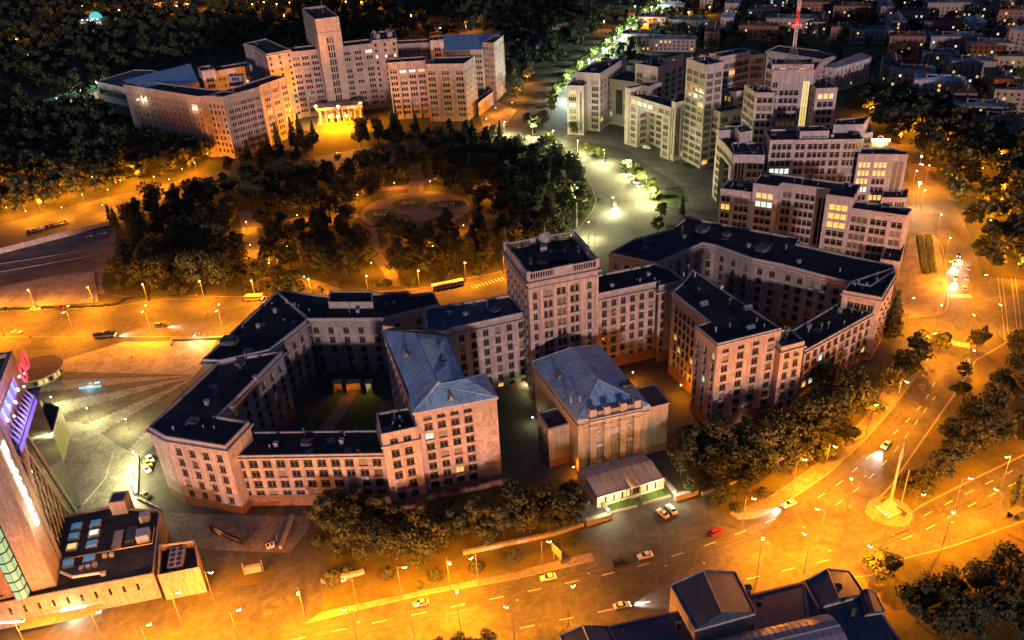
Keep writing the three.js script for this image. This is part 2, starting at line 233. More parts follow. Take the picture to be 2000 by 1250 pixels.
function finish(B, most = 300) {                                                       // window units: the 300 that show largest as parts of their own, the rest as one part
  B.wins.sort((a, b) => b.size - a.size);
  const rest = {}, kinds = Object.keys(GLASS);
  B.wins.forEach((w, i) => {
    const geo = winGeo(...w.g);
    if (i < most) { const m = mesh(w.name, geo, [MT[w.frame], MT[GLASS[w.kind]]], w.W); m.position.copy(w.pos); m.rotation.y = w.turn; if (B.opts.ac && B.rng() < B.opts.ac) { const a = mesh('air_conditioner', AC, MT.galv, w.W); a.position.copy(w.pos).add(V3(Math.sin(w.turn), 0, Math.cos(w.turn)).multiplyScalar(0.55)).add(V3(Math.cos(w.turn), 0, -Math.sin(w.turn)).multiplyScalar(0.4)); a.position.y -= 0.75; a.rotation.y = w.turn; } return; }
    const M = new THREE.Matrix4().makeRotationY(w.turn).setPosition(w.pos), g = geo.clone().applyMatrix4(M);
    const cut = (gr) => { const c = new THREE.BufferGeometry(); for (const k of ['position', 'normal', 'uv']) { const at = g.attributes[k]; c.setAttribute(k, new THREE.BufferAttribute(at.array.slice(gr.start * at.itemSize, (gr.start + gr.count) * at.itemSize), at.itemSize)); } return c; };
    (rest[w.frame] ??= []).push(cut(g.groups[0])); (rest[GLASS[w.kind]] ??= []).push(cut(g.groups[1]));
  });
  const keys = Object.keys(rest);
  if (keys.length) { const m = mesh('window_rows', mergeGeometries(keys.map((k) => mergeGeometries(rest[k])), true), keys.map((k) => MT[k]), B); m.userData.kind = 'stuff'; }
  return shadows(B);
}
function hip(B, name, eaves, ridge, y, yr, m, over = 0.5, W = null) {      // pitched roof over four eave corners [a b c d] (a-b front, c-d rear) with a two-point ridge
  const g = new GB(), c = eaves.reduce((s, p) => s.add(p.clone().setY(0)), V3(0, 0, 0)).multiplyScalar(0.25);
  const e = eaves.map((p) => V3(p.x, y, p.z).addScaledVector(V3(p.x - c.x, 0, p.z - c.z).normalize(), over)), [r0, r1] = ridge.map((p) => V3(p.x, yr, p.z));
  const uvq = (A, Bq, C, D) => { const d = Bq.clone().sub(A), L = d.length(); d.normalize(); const uv = (p) => { const t = p.clone().sub(A); const u = t.dot(d); return [u, t.addScaledVector(d, -u).length()]; }; return [A, Bq, C, D].map((p) => p && uv(p)); };
  const Q = (A, Bq, C, D) => { const u = uvq(A, Bq, C, D); g.quad(A, Bq, C, D, u); }, Tt = (A, Bq, C) => { const u = uvq(A, Bq, C); g.tri(A, Bq, C, u[0], u[1], u[2]); };
  Tt(e[0], e[1], r0); Q(e[1], e[2], r1, r0); Tt(e[2], e[3], r1); Q(e[3], e[0], r0, r1);
  for (let i = 0; i < 4; i++) { const A = e[i], Bq = e[(i + 1) % 4]; g.quad(A.clone().setY(y - 0.35), Bq.clone().setY(y - 0.35), Bq, A); }
  g.quad(...e.map((p) => p.clone().setY(y - 0.35)));
  const M = mesh(name, g.geo(), MT[m], W ?? B);
  const rg = new GB(); for (const [A, Bq] of [[e[0], r0], [e[1], r0], [r0, r1], [e[2], r1], [e[3], r1]]) rg.rod(A.clone().add(V3(0, 0.05, 0)), Bq.clone().add(V3(0, 0.05, 0)), 0.13, 0.13, 5);
  mesh('ridge_cap', rg.geo(), MT[m], M); return M;
}
function roofBits(W, list) {                                               // small things fixed to a roof: [u, v, kind]
  for (const [u, v, kind = 'vent', hh = 0] of list) {
    const p = P(u, v, W.h + hh), g = new GB();
    if (kind === 'vent') { g.box(-0.55, 0.55, -0.3, 1.5, -0.55, 0.55).box(-0.75, 0.75, 1.5, 1.68, -0.75, 0.75); }
    if (kind === 'hatch') { g.box(-1.5, 1.5, -0.3, 1.1, -1.2, 1.2).box(-1.7, 1.7, 1.1, 1.3, -1.4, 1.4); }
    if (kind === 'dormer') { g.tri(V3(-1.1, -0.4, 1.3), V3(1.1, -0.4, 1.3), V3(0, 1.5, 1.3)); g.quad(V3(-1.2, -0.4, 1.5), V3(0, 1.6, 1.5), V3(0, 1.6, -1.6), V3(-1.2, -0.4, -1.6)); g.quad(V3(0, 1.6, 1.5), V3(1.2, -0.4, 1.5), V3(1.2, -0.4, -1.6), V3(0, 1.6, -1.6)); }
    if (kind === 'pipe') g.rod(V3(0, -0.3, 0), V3(0, 1.6, 0), 0.28, 0.28, 8).rod(V3(0, 1.6, 0), V3(0, 2.0, 0), 0.5, 0.1, 8);
    if (kind === 'house') { g.box(-2.6, 2.6, -0.3, 2.2, -1.8, 1.8).box(-2.9, 2.9, 2.2, 2.4, -2.1, 2.1); }
    const m = mesh({ vent: 'roof_vent', hatch: 'roof_hatch', dormer: 'dormer', pipe: 'vent_pipe', house: 'lift_housing' }[kind], g.geo(), kind === 'pipe' || kind === 'vent' ? MT.galv : kind === 'dormer' ? MT.slate_metal : MT.roof_grey, W);
    m.position.copy(p); m.rotation.y = W.norm?.[0] ? Math.atan2(W.norm[0].x, W.norm[0].z) : 0;
  }
}
// ---------------------------------------------------------------- ground, streets, squares, park
const structure = (name, geo, m, y) => { const o = mesh(name, geo, MT[m], scene); o.userData.kind = 'structure'; void y; return o; };
const g2 = (list) => list.map(([u, v]) => P(u, v));
structure('ground', polyGeo([V3(-3000, 0, 1500), V3(3000, 0, 1500), V3(3000, 0, -4000), V3(-3000, 0, -4000)], -0.06).geo(), 'soil');
const SHEET = g2([[-700, 1450], [2500, 1450], [2300, 560], [1965, 545], [1905, 430], [1858, 385], [1800, 318], [1720, 268], [1600, 300], [1400, 300], [1220, 250], [1095, 240], [1020, 212], [1000, 232], [985, 250], [700, 290], [560, 318], [400, 340], [200, 388], [-100, 462]]);
structure('road', polyGeo(SHEET, 0).geo(), 'asphalt');
const PC = V3(-52, 0, -452);                                               // middle of the round park
const parkEdge = curve([[205, 572], [370, 578], [480, 580], [600, 577], [730, 571], [852, 559], [900, 547], [980, 530], [1060, 496], [1119, 457], [1145, 428], [1161, 404], [1160, 375], [1130, 335], [1070, 302], [1000, 290], [930, 287], [850, 301], [740, 325], [620, 342], [520, 362], [400, 378], [300, 402], [236, 434], [224, 490]], 120, true).slice(0, -1);
structure('park_lawn', slabGeo(parkEdge, -0.05, 0.12).geo(), 'soil');
structure('kerb', ribbonGeo([...parkEdge, parkEdge[0], parkEdge[1]], 0.5, 0.15).geo(), 'kerb_stone');
structure('park_plaza', polyGeo(disc(P(812, 410), 31, 56, 28), 0.17).geo(), 'path');
for (const [u, v, a, b, t] of [[743, 419, 10, 8, 0.3], [799, 397, 11, 8.5, -0.2], [872, 402, 12, 8, 0.1], [790, 441, 11, 7, -0.1], [858, 436, 9, 6, 0.4]]) {
  const c = P(u, v), bed = thing('flower_bed', 'oval lawn bed on the round park plaza', 'flower bed', c, 0, 'oval beds of the park plaza');
  mesh('bed_lawn', slabGeo(disc(V3(0, 0, 0), a, 32, b, t), 0.1, 0.34).geo(), MT.lawn, bed); mesh('bed_edge', ribbonGeo([...disc(V3(0, 0, 0), a, 32, b, t), ...disc(V3(0, 0, 0), a, 32, b, t).slice(0, 2)], 0.5, 0.37).geo(), MT.kerb_stone, bed);
  const r = rng(u), fl = new GB(); for (let i = 0; i < 26; i++) { const x = (r() - 0.5) * a * 0.7, z = (r() - 0.5) * b * 0.6; fl.box(x - 0.35, x + 0.35, 0.3, 0.75, z - 0.3, z + 0.3); } const f = mesh('blossoms', fl.geo(), mat('blossom', [0.4, 0.34, 0.36], 0.9), bed); f.userData.kind = 'stuff';
}
for (const [w, ...l] of [[7, [700, 420], [640, 436], [590, 428], [540, 440], [490, 440]], [8, [478, 412], [488, 450], [492, 490], [500, 545], [520, 562]], [7, [690, 388], [720, 372], [790, 366], [850, 350], [930, 368]], [9, [812, 380], [812, 340], [800, 306]], [7, [540, 535], [600, 552], [660, 572]], [6, [725, 445], [735, 500], [760, 530], [770, 560]], [7, [500, 480], [440, 460], [380, 440]], [6, [930, 420], [1010, 430], [1090, 440]]]) structure('park_path', ribbonGeo(curve(l, 24), w, 0.155 + w * 0.001).geo(), 'path');
// square west of the park
mat('brown_cobble', [0.3, 0.225, 0.17], 0.9, T.asphalt, 24, bumpy(0.02)); structure('square', polyGeo(g2([[-120, 520], [228, 440], [222, 490], [203, 574], [-120, 612]]), 0.04).geo(), 'brown_cobble'); structure('worn_band', polyGeo([...curve([[-80, 582], [20, 560], [100, 538], [184, 528]], 14), ...curve([[184, 505], [100, 514], [20, 534], [-80, 552]], 14)], 0.055).geo(), 'dark_paving');
structure('stone_terrace', slabGeo(g2([[-90, 612], [192, 590], [184, 532], [100, 542], [-90, 580]]), 0, 0.5).geo(), 'pale_paving');
for (const [a, b] of [[[-80, 545], [180, 500]], [[-80, 528], [170, 489]]]) structure('step_edge', new GB().bar(P(...a), P(...b), 0.9, 0.35).geo(), 'kerb_stone');
// hotel plaza with its fan of toothed bands
const plaza = g2([[-60, 790], [60, 722], [240, 668], [424, 664], [398, 712], [300, 830], [312, 852], [268, 888], [262, 968], [300, 1000], [150, 1010], [60, 960]]);
structure('hotel_plaza', polyGeo(plaza, 0.03).geo(), 'pale_paving');
{ const apex = P(388, 733), far = [[-10, 722], [40, 745], [60, 768], [90, 790], [110, 812], [150, 838], [190, 850], [250, 880]].map(([u, v]) => P(u, v));
  for (let i = 0; i < 7; i += 2) { const a = far[i], b = far[i + 1], n = 46, L = [], Rr = []; for (let k = 2; k <= n; k++) { const t = k / n, s = (k % 2 ? 0.6 : -0.6) * t; const A = apex.clone().lerp(a, t), Bq = apex.clone().lerp(b, t), d = Bq.clone().sub(A).normalize(); L.push(A.clone().addScaledVector(d, s)); Rr.push(Bq.clone().addScaledVector(d, -s)); } structure('plaza_band', polyGeo([...L, ...Rr.reverse()], 0.05).geo(), 'dark_paving'); } }
structure('terrace', slabGeo(g2([[131, 826], [150, 826], [182, 838], [226, 868], [224, 880], [206, 936], [160, 990], [148, 990], [115, 880]]), 0, 0.55).geo(), 'pale_paving');
structure('forecourt', polyGeo(g2([[300, 1000], [420, 1005], [600, 1008], [606, 1030], [565, 1080], [420, 1075], [330, 1060]]), 0.03).geo(), 'square_paving');
// around the academy
structure('lawn', slabGeo(g2([[628, 1192], [790, 1158], [1000, 1116], [1130, 1082], [1155, 1078], [1140, 1040], [1130, 1008], [1130, 940], [985, 940], [760, 980], [620, 1000], [606, 1040], [640, 1095], [632, 1150]]), -0.05, 0.14).geo(), 'dry_grass');
structure('lawn', slabGeo(g2([[1420, 1000], [1500, 968], [1560, 926], [1640, 866], [1700, 796], [1752, 716], [1740, 690], [1690, 730], [1560, 780], [1390, 840], [1318, 880], [1320, 960], [1390, 975]]), -0.05, 0.14).geo(), 'dry_grass');
structure('sidewalk', slabGeo(g2([[600, 1216], [830, 1161], [1000, 1131], [1160, 1094], [1155, 1080], [1130, 1085], [1000, 1119], [790, 1161], [628, 1195]]), -0.05, 0.13).geo(), 'sidewalk');
structure('sidewalk', slabGeo(g2([[1440, 1014], [1478, 1010], [1560, 964], [1620, 922], [1700, 846], [1762, 772], [1812, 700], [1795, 692], [1752, 722], [1700, 800], [1640, 870], [1560, 930], [1500, 972], [1424, 1003]]), -0.05, 0.13).geo(), 'sidewalk');
structure('court_lawn', polyGeo(g2([[600, 840], [735, 840], [748, 770], [690, 735], [655, 760]]), 0.04).geo(), 'lawn'); structure('court_path', ribbonGeo(g2([[700, 742], [665, 800], [630, 850]]), 5, 0.07).geo(), 'path');
structure('entrance_lawn', slabGeo(g2([[1172, 975], [1225, 962], [1242, 988], [1186, 1003]]), 0, 0.3).geo(), 'lawn'); structure('entrance_lawn', slabGeo(g2([[1243, 958], [1296, 944], [1312, 968], [1254, 984]]), 0, 0.3).geo(), 'lawn');
// islands on the right
const island = g2([[1690, 1000], [1706, 1016], [1750, 1021], [1800, 988], [1900, 937], [2090, 846], [2090, 640], [1990, 655], [1905, 705], [1868, 765], [1800, 862], [1738, 952]]);
structure('traffic_island', slabGeo(island, -0.05, 0.14).geo(), 'dry_grass'); structure('kerb', ribbonGeo([...island, island[0]], 0.6, 0.17).geo(), 'kerb_stone');
structure('obelisk_apron', polyGeo(disc(P(1738, 1000), 6.5, 32), 0.19).geo(), 'sidewalk');
const corner = curve([[1640, 1125], [1700, 1122], [1760, 1092], [1850, 1068], [2090, 985], [2300, 1320], [1800, 1340], [1720, 1190]], 30, true).slice(0, -1);
structure('lawn', slabGeo(corner, -0.05, 0.14).geo(), 'dry_grass');
structure('lawn', slabGeo(g2([[1866, 400], [1900, 468], [1920, 540], [2150, 552], [2150, 300], [1990, 280], [1860, 300], [1840, 330]]), -0.05, 0.13).geo(), 'soil');
structure('lawn', slabGeo(g2([[1752, 690], [1800, 672], [1822, 690], [1800, 720], [1770, 740]]), -0.05, 0.13).geo(), 'dry_grass');
structure('sidewalk', slabGeo(g2([[1748, 560], [1775, 470], [1808, 455], [1832, 470], [1850, 560], [1840, 612], [1770, 622]]), -0.05, 0.13).geo(), 'sidewalk');
// office complex forecourt
structure('forecourt', polyGeo(g2([[1100, 268], [1225, 292], [1260, 320], [1320, 356], [1330, 420], [1400, 440], [1410, 380], [1390, 300], [1300, 250], [1120, 240]]), 0.03).geo(), 'square_paving');
structure('lawn', slabGeo(g2([[1284, 392], [1325, 362], [1345, 392], [1310, 400]]), 0, 0.2).geo(), 'lawn'); structure('lawn', slabGeo(g2([[1330, 322], [1372, 308], [1380, 322], [1345, 330]]), 0, 0.2).geo(), 'lawn'); structure('lawn', slabGeo(g2([[1115, 290], [1170, 305], [1200, 300], [1150, 280]]), 0, 0.2).geo(), 'dry_grass');
structure('side_lane', polyGeo(g2([[985, 250], [1010, 215], [960, 195], [930, 215], [945, 250]]), 0.03).geo(), 'sidewalk');
structure('boulevard', ribbonGeo(curve([[1090, 262], [1100, 200], [1150, 140], [1200, 95], [1262, 40], [1330, -10]], 30), 18, 0.03).geo(), 'asphalt');
// painted lane marks: each dash a mark of its own
function dashes(pts, len, step, w = 0.28) {
  const c = new THREE.CatmullRomCurve3(flat(pts)), L = c.getLength(), grp = new THREE.Group(); grp.name = numbered('lane_line'); grp.userData.kind = 'structure'; scene.add(grp);
  for (let s = 1; s + len < L; s += step) { const a = c.getPointAt(s / L), b = c.getPointAt((s + len) / L), d = b.clone().sub(a).normalize(), n = V3(-d.z, 0, d.x).multiplyScalar(w / 2), q = (p, k) => p.clone().addScaledVector(n, k).setY(0.012); mesh('dash', new GB().quad(q(a, 1), q(b, 1), q(b, -1), q(a, -1)).geo(), MT.paint_white, grp); }
}
dashes([[560, 1252], [660, 1231], [805, 1201], [945, 1173], [1082, 1144], [1212, 1115], [1334, 1080], [1445, 1041], [1545, 1000]], 3.9, 10.6);
dashes([[930, 1244], [1050, 1220], [1191, 1191], [1325, 1163], [1455, 1132], [1580, 1103], [1642, 1088]], 3.9, 10.6);
dashes([[1593, 975], [1634, 948], [1667, 920], [1710, 880], [1763, 831], [1804, 786], [1832, 735]], 3.4, 9); dashes([[1628, 990], [1680, 950], [1740, 890], [1782, 835], [1830, 770]], 3.4, 9);
dashes([[1757, 1056], [1805, 1036], [1890, 990], [1960, 955], [2040, 915]], 3.6, 9); dashes([[1800, 1010], [1860, 978], [1944, 936], [2020, 898]], 3.6, 9);
function zebra(a, b, n, len) { const A = P(...a), Bq = P(...b), d = Bq.clone().sub(A).normalize(), s = V3(-d.z, 0, d.x), grp = new THREE.Group(); grp.name = numbered('crosswalk'); grp.userData.kind = 'structure'; scene.add(grp); for (let i = 0; i < n; i++) { const c = A.clone().lerp(Bq, (i + 0.5) / n), q = (x, z) => c.clone().addScaledVector(d, x).addScaledVector(s, z).setY(0.014); mesh('stripe', new GB().quad(q(-0.3, -len / 2), q(0.3, -len / 2), q(0.3, len / 2), q(-0.3, len / 2)).geo(), MT.paint_white, grp); } }
zebra([1852, 668], [1895, 676], 9, 3.6); zebra([1852, 578], [1898, 578], 9, 3.4); zebra([920, 562], [985, 543], 10, 3.2);
for (const k of [0, 8, 26, 34]) structure('tram_rail', ribbonGeo(curve([[1946 + k, 520], [1956 + k, 600], [1966 + k, 690], [1978 + k, 760]], 16), 0.12, 0.02).geo(), 'galv');

// tyre-polished lanes: darker, smoother asphalt with an edge of its own
mat('worn_asphalt', [0.055, 0.05, 0.046], 0.6, T.asphalt, 17, bumpy(0.006)); mat('patched_asphalt', [0.12, 0.108, 0.095], 0.9, T.asphalt, 12, bumpy(0.015));
for (const l of [[[560, 1240], [660, 1219], [805, 1189], [945, 1161], [1082, 1132], [1212, 1103], [1334, 1068], [1445, 1029], [1545, 988], [1640, 925], [1740, 830], [1812, 740]], [[560, 1262], [660, 1242], [805, 1213], [945, 1185], [1082, 1157], [1212, 1129], [1334, 1095], [1445, 1058], [1545, 1018]], [[930, 1234], [1050, 1209], [1191, 1180], [1325, 1151], [1455, 1120], [1580, 1091]], [[1700, 1068], [1757, 1047], [1890, 981], [1990, 930]], [[1745, 1080], [1805, 1050], [1900, 1002], [2010, 945]], [[-60, 620], [150, 615], [320, 612], [480, 604]], [[-60, 642], [150, 638], [320, 634], [480, 628]]]) for (const s of [-0.8, 0.8]) structure('tyre_lane', ribbonGeo(curve(l, 60).map((p, i, a) => { const q = a[Math.min(i + 1, a.length - 1)], o = a[Math.max(0, i - 1)], d = q.clone().sub(o).setY(0).normalize(); return p.clone().add(V3(-d.z * s, 0, d.x * s)); }), 0.55, 0.008).geo(), 'worn_asphalt');
for (const [u, v, a, b, t] of [[1230, 1075, 3.6, 2.2, 0.2], [1600, 1060, 5, 2.6, 0.5], [900, 1200, 4, 1.6, 0.2], [1750, 1090, 4, 2, 0.7], [300, 628, 6, 1.8, 0], [1830, 620, 6, 3.5, 0.3], [1180, 440, 3, 6, 0.2], [1470, 1090, 6, 1.5, 0.35], [540, 1180, 4, 3, 0.4], [1120, 1010, 3, 2, 0]]) structure('asphalt_patch', polyGeo([[-1, -1], [1, -0.9], [1.1, 0.9], [-0.95, 1]].map(([x, z]) => { const c = P(u, v); return V3(c.x + (x * a) * Math.cos(t) - z * b * Math.sin(t), 0, c.z - (x * a) * Math.sin(t) - z * b * Math.cos(t)); }), 0.006).geo(), 'patched_asphalt');
// ---------------------------------------------------------------- lamps: each with its pole, arm, head and light
const SODIUM = new THREE.Color(1, 0.285, 0.004), WARM = new THREE.Color(1, 0.8, 0.42), GREENISH = new THREE.Color(0.95, 0.9, 0.4), WHITE = new THREE.Color(1, 0.84, 0.46);
const bulbColor = { bulb_sodium: SODIUM, bulb_white: WHITE, bulb_green: GREENISH, lamp_far: SODIUM, lamp_far_white: new THREE.Color(0.8, 1, 0.8) };
const LG = {
  pole: new THREE.CylinderGeometry(0.09, 0.17, 1, 8).translate(0, 0.5, 0), globe: new THREE.SphereGeometry(1, 16, 10),
  head: new GB().box(-0.22, 0.22, 0, 0.16, -0.1, 0.75).geo(), lens: new GB().box(-0.3, 0.3, -0.2, -0.01, -0.16, 0.86).geo(),
};
function lampLight(parent, y, z, col, I, r = 8) { const L = new THREE.PointLight(col, I); L.position.set(0, y, z); L.castShadow = true; L.shadow.radius = r; parent.add(L); return L; }
const lampSpots = [];
function globeLamp(p, h, bulb, I, label, group, r = 0.4) {
  lampSpots.push(p);
  const o = thing('globe_lamp', label, 'lamp', p, 0, group); mesh('pole', LG.pole, MT.steel, o).scale.y = h - r; const b = mesh('globe', LG.globe, MT[bulb], o); b.position.y = h; b.scale.setScalar(r > 0.45 ? r : 0.24);
  mesh('hood', new THREE.CylinderGeometry(0.12, 0.3, 0.14, 10).translate(0, h + (r > 0.45 ? r : 0.24) + 0.08, 0), MT.steel, o); if (I) lampLight(o, r > 0.45 ? h - 0.3 : h, r > 0.45 ? r + 0.35 : 0, bulbColor[bulb], I, 13); return o;
}
function streetLamp(p, h, turn, I, label, group, o = {}) {
  I *= 0.74;
  const t = thing('street_lamp', label, 'street lamp', p, turn, group), arm = o.arm ?? 1.8; mesh('pole', LG.pole, MT[o.pole ?? 'steel'], t).scale.set(0.85, h, 0.85);
  for (const s of o.double ? [1, -1] : [1]) {
    const a = mesh('arm', new GB().rod(V3(0, h - 0.9, 0), V3(0, h, arm * s), 0.07, 0.055, 6).geo(), MT[o.pole ?? 'steel'], t); void a;
    const hd = mesh('lamp_head', LG.head, MT.steel, t); hd.position.set(0, h, arm * s); if (s < 0) hd.rotation.y = Math.PI; const ln = mesh('lens', LG.lens, MT[o.bulb ?? 'bulb_sodium'], hd); void ln;
    { const L = new THREE.SpotLight(o.color ?? SODIUM, I, 0, 1.36, 0.75); L.position.set(0, h - 0.45, (arm + 0.35) * s); L.target.position.set(0, 0, (arm + 1.8) * s); L.castShadow = true; L.shadow.radius = 7; t.add(L, L.target); lampLight(t, h - 0.6, (arm + 0.35) * s, o.color ?? SODIUM, I * (o.spill ?? 0.42), 7); }  // point light added beside the spot to brighten the facades
  }
  return t;
}
// ---------------------------------------------------------------- the large building with two closed courts and a square tower
{
  const B = building('academy_building', 'large stone building with square central tower and two enclosed courtyards', 'building', { seed: 5, style: { w: 2.1, hh: 2.55, dy: 4.15, y: 3.8, m: 2.2, gap: 2.6 }, parM: 'trim', ac: 0.06 });
  const front = { lit: 0.01 }, dark = { lit: 0.004, dim: 0.01 };
  // court wings on the hotel side
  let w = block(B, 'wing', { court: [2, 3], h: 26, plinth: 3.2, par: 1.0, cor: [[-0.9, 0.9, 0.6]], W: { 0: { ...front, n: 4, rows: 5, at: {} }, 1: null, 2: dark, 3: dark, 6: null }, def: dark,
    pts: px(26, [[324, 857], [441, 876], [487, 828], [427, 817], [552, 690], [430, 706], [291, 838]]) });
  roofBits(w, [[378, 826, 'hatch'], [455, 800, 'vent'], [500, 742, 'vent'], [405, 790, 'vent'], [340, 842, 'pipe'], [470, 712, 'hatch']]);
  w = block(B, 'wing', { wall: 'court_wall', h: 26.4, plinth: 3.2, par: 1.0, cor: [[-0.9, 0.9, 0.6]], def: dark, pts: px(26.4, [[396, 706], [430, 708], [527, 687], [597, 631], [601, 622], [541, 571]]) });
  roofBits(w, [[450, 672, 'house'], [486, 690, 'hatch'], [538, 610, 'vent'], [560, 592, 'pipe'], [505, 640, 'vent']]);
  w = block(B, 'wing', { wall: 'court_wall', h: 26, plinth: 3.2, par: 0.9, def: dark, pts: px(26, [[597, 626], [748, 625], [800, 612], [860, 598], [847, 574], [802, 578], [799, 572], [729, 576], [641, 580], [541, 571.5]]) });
  roofBits(w, [[575, 600, 'vent'], [700, 612, 'vent'], [770, 596, 'pipe']]);
  block(B, 'attic_block', { h: 28.6, y0: 25.5, par: 0.5, pts: px(28.6, [[641, 592], [728, 592], [727, 570], [644, 570]]) });
  // glazed stair bay in the court corner
  const bay = (u, v, h, turn) => { const g = new GB(); g.mark(0); const k = 5; for (let j = 0; j < 5; j++) for (let i = 0; i < k; i++) { const x = -2.2 + i * 0.98; g.box(x - 0.09, x + 0.09, 3 + j * 4.4, 6.9 + j * 4.4, 0.05, 0.45); } for (let j = 0; j < 6; j++) g.box(-2.7, 2.7, 2.4 + j * 4.4, 3 + j * 4.4, 0, 0.5); g.mark(1); g.box(-2.6, 2.6, 0, h, -2, 0.1); const m = mesh('stair_bay', g.geo(), [MT.frame_white, MT.glass], B); m.position.copy(P(u, v, h).setY(0)); m.rotation.y = turn; };
  bay(597, 634, 25, 0.62); bay(1385, 480, 25, -0.2);
  // low street wing, hotel side
  w = block(B, 'wing', { h: 19.6, plinth: 4.4, par: 0.5, cor: [[-0.7, 0.7, 0.5]], W: { 0: { ...front, n: 11, rows: 4, y: 3.5, dy: 4.0, w: 2.7, m: 1.5 } }, def: dark, pts: px(19.6, [[446, 893], [752, 888], [738, 842], [485, 845]]) });
  roofBits(w, [[600, 868, 'hatch'], [540, 872, 'vent'], [668, 866, 'vent']]);
  w = block(B, 'wing', { h: 29.5, plinth: 4.4, par: 0.9, cor: [[-4.0, 0.6, 0.6]], W: { 0: { ...front, n: 2, rows: 6, y: 4.6, w: 2.4 } }, def: dark, pts: px(29.5, [[745, 853], [816, 838], [800, 800], [735, 811]]) });
  // finger wing with the blue hipped roof
  w = block(B, 'finger_wing', { h: 34.2, plinth: 4.4, roof: null, W: { 0: { ...front, n: 4, rows: 8, y: 4.8, dy: 3.72, hh: 2.3, w: 2.5, m: 2.4, hs: { 7: 1.25 }, b: 19.5, a: 0 } }, def: { ...dark, rows: 7 }, cor: [[-0.5, 0.5, 0.5]],
    pts: px(34.2, [[809, 806], [969, 776], [945, 731], [906, 738], [871, 657], [748, 645]]) });
  { const e = px(34.3, [[809, 806], [969, 776], [945, 731], [800, 757]]); hip(B, 'roof', e, [e[0].clone().add(e[3]).multiplyScalar(0.5).lerp(e[1].clone().add(e[2]).multiplyScalar(0.5), 0.3), e[0].clone().add(e[3]).multiplyScalar(0.5).lerp(e[1].clone().add(e[2]).multiplyScalar(0.5), 0.72)].map((p) => p), 34.4, 38.2, 'blue_metal', 0.7, w);
    const L = px(34.4, [[809, 806], [906, 738], [871, 657], [748, 645]]), a = L[0].clone().lerp(L[1], 0.04), b = L[1], c = L[2], d = L[3]; const g = new GB(), ra = P(855, 747, 39).setY(39.2), rb = P(812, 651, 39).setY(39.2), up = (p) => V3(p.x, 34.5, p.z);
    const q = (A, Bq, C, D) => { const u = (p) => [p.distanceTo(A) * 0 + p.clone().sub(A).dot(Bq.clone().sub(A).normalize()), p.clone().sub(A).cross(Bq.clone().sub(A).normalize()).length()]; g.quad(A, Bq, C, D, [u(A), u(Bq), u(C), u(D)]); };
    q(up(d), up(a), ra, rb); q(up(b), up(c), rb, ra); g.tri(up(a), up(b), ra); mesh('roof', g.geo(), MT.blue_metal, w); mesh('gable_wall', new GB().tri(up(d).add(V3(0, -0.4, 0)), rb.clone().add(V3(0, 0.9, -0.3)), up(c)).quad(up(d), up(c), up(c).add(V3(0, 1.6, -0.3)), up(d).add(V3(0, 1.6, -0.3))).geo(), MT.ochre_wall, w); mesh('ridge_cap', new GB().rod(ra, rb, 0.16, 0.16, 5).geo(), MT.slate_metal, w); }
  roofBits(w, [[793, 692, 'dormer', 2.6], [865, 701, 'dormer', 2.6], [880, 776, 'dormer', 1.6]]);
  // linking block and tower
  w = block(B, 'link_block', { h: 32.5, plinth: 4.4, par: 0.9, parM: 'trim', roof: 'navy_metal', cor: [[-2.2, 0.9, 0.7]], W: { 0: null, 1: { ...front, n: 6, rows: 7, y: 3.2, dy: 4.0, w: 2.0, m: 1.6 } }, def: dark, pts: px(32.5, [[868, 652], [886, 644], [1030, 612], [996, 579], [830, 606], [834, 648]]) });
  roofBits(w, [[968, 609, 'hatch'], [909, 618, 'vent'], [878, 616, 'vent']]);
  const tp = px(50, [[1031, 548], [1168, 521], [1122, 463], [986, 488]]);
  w = block(B, 'tower', { h: 50, plinth: 4.4, par: 0, cor: [[-1.4, 1.0, 0.7], [-3.6, 0.5, 0.5]], pts: tp, roof: 'bitumen',
    W: { 0: [{ n: 1, a: 0, b: 4.6, w: 1.5, hh: 2.4, y: 6, dy: 4.05, rows: 10, nx: 2 }, { n: 1, a: 4.6, b: 9.4, w: 3.2, hh: 2.5, y: 6, dy: 4.05, rows: 10, nx: 2, mw: 0.7 }, { n: 1, a: 9.4, b: 14.4, w: 3.2, hh: 2.5, y: 6, dy: 4.05, rows: 10, nx: 2, mw: 0.7 }, { n: 1, a: 14.4, b: 19.2, w: 3.2, hh: 2.5, y: 6, dy: 4.05, rows: 10, nx: 2, mw: 0.7 }, { n: 1, a: 19.2, w: 1.5, hh: 2.4, y: 6, dy: 4.05, rows: 10, nx: 2 }], 3: { n: 6, w: 1.6, hh: 2.4, y: 6, dy: 4.05, rows: 10, m: 2.2 } } });
  { // pilasters, roof terrace balustrade, globe emblem stand
    const d = tp[1].clone().sub(tp[0]).normalize(), n = w.norm[0], L = tp[1].distanceTo(tp[0]);
    for (const x of [0.5, 4.5, 9.35, 14.4, 19.3, L - 0.5]) mesh('pilaster', new GB().box(-0.55, 0.55, 4.4, 46.2, -0.1, 0.35).geo(), MT.stone_wall, w).position.copy(tp[0].clone().addScaledVector(d, x).addScaledVector(n, 0.02).setY(0));
    w.children.filter((c) => c.name === 'pilaster').forEach((c) => { c.rotation.y = Math.atan2(n.x, n.z); });
    const c = tp.reduce((s, p) => s.add(p), V3(0, 0, 0)).multiplyScalar(0.25), inset = tp.map((p) => p.clone().lerp(c, 0.02));
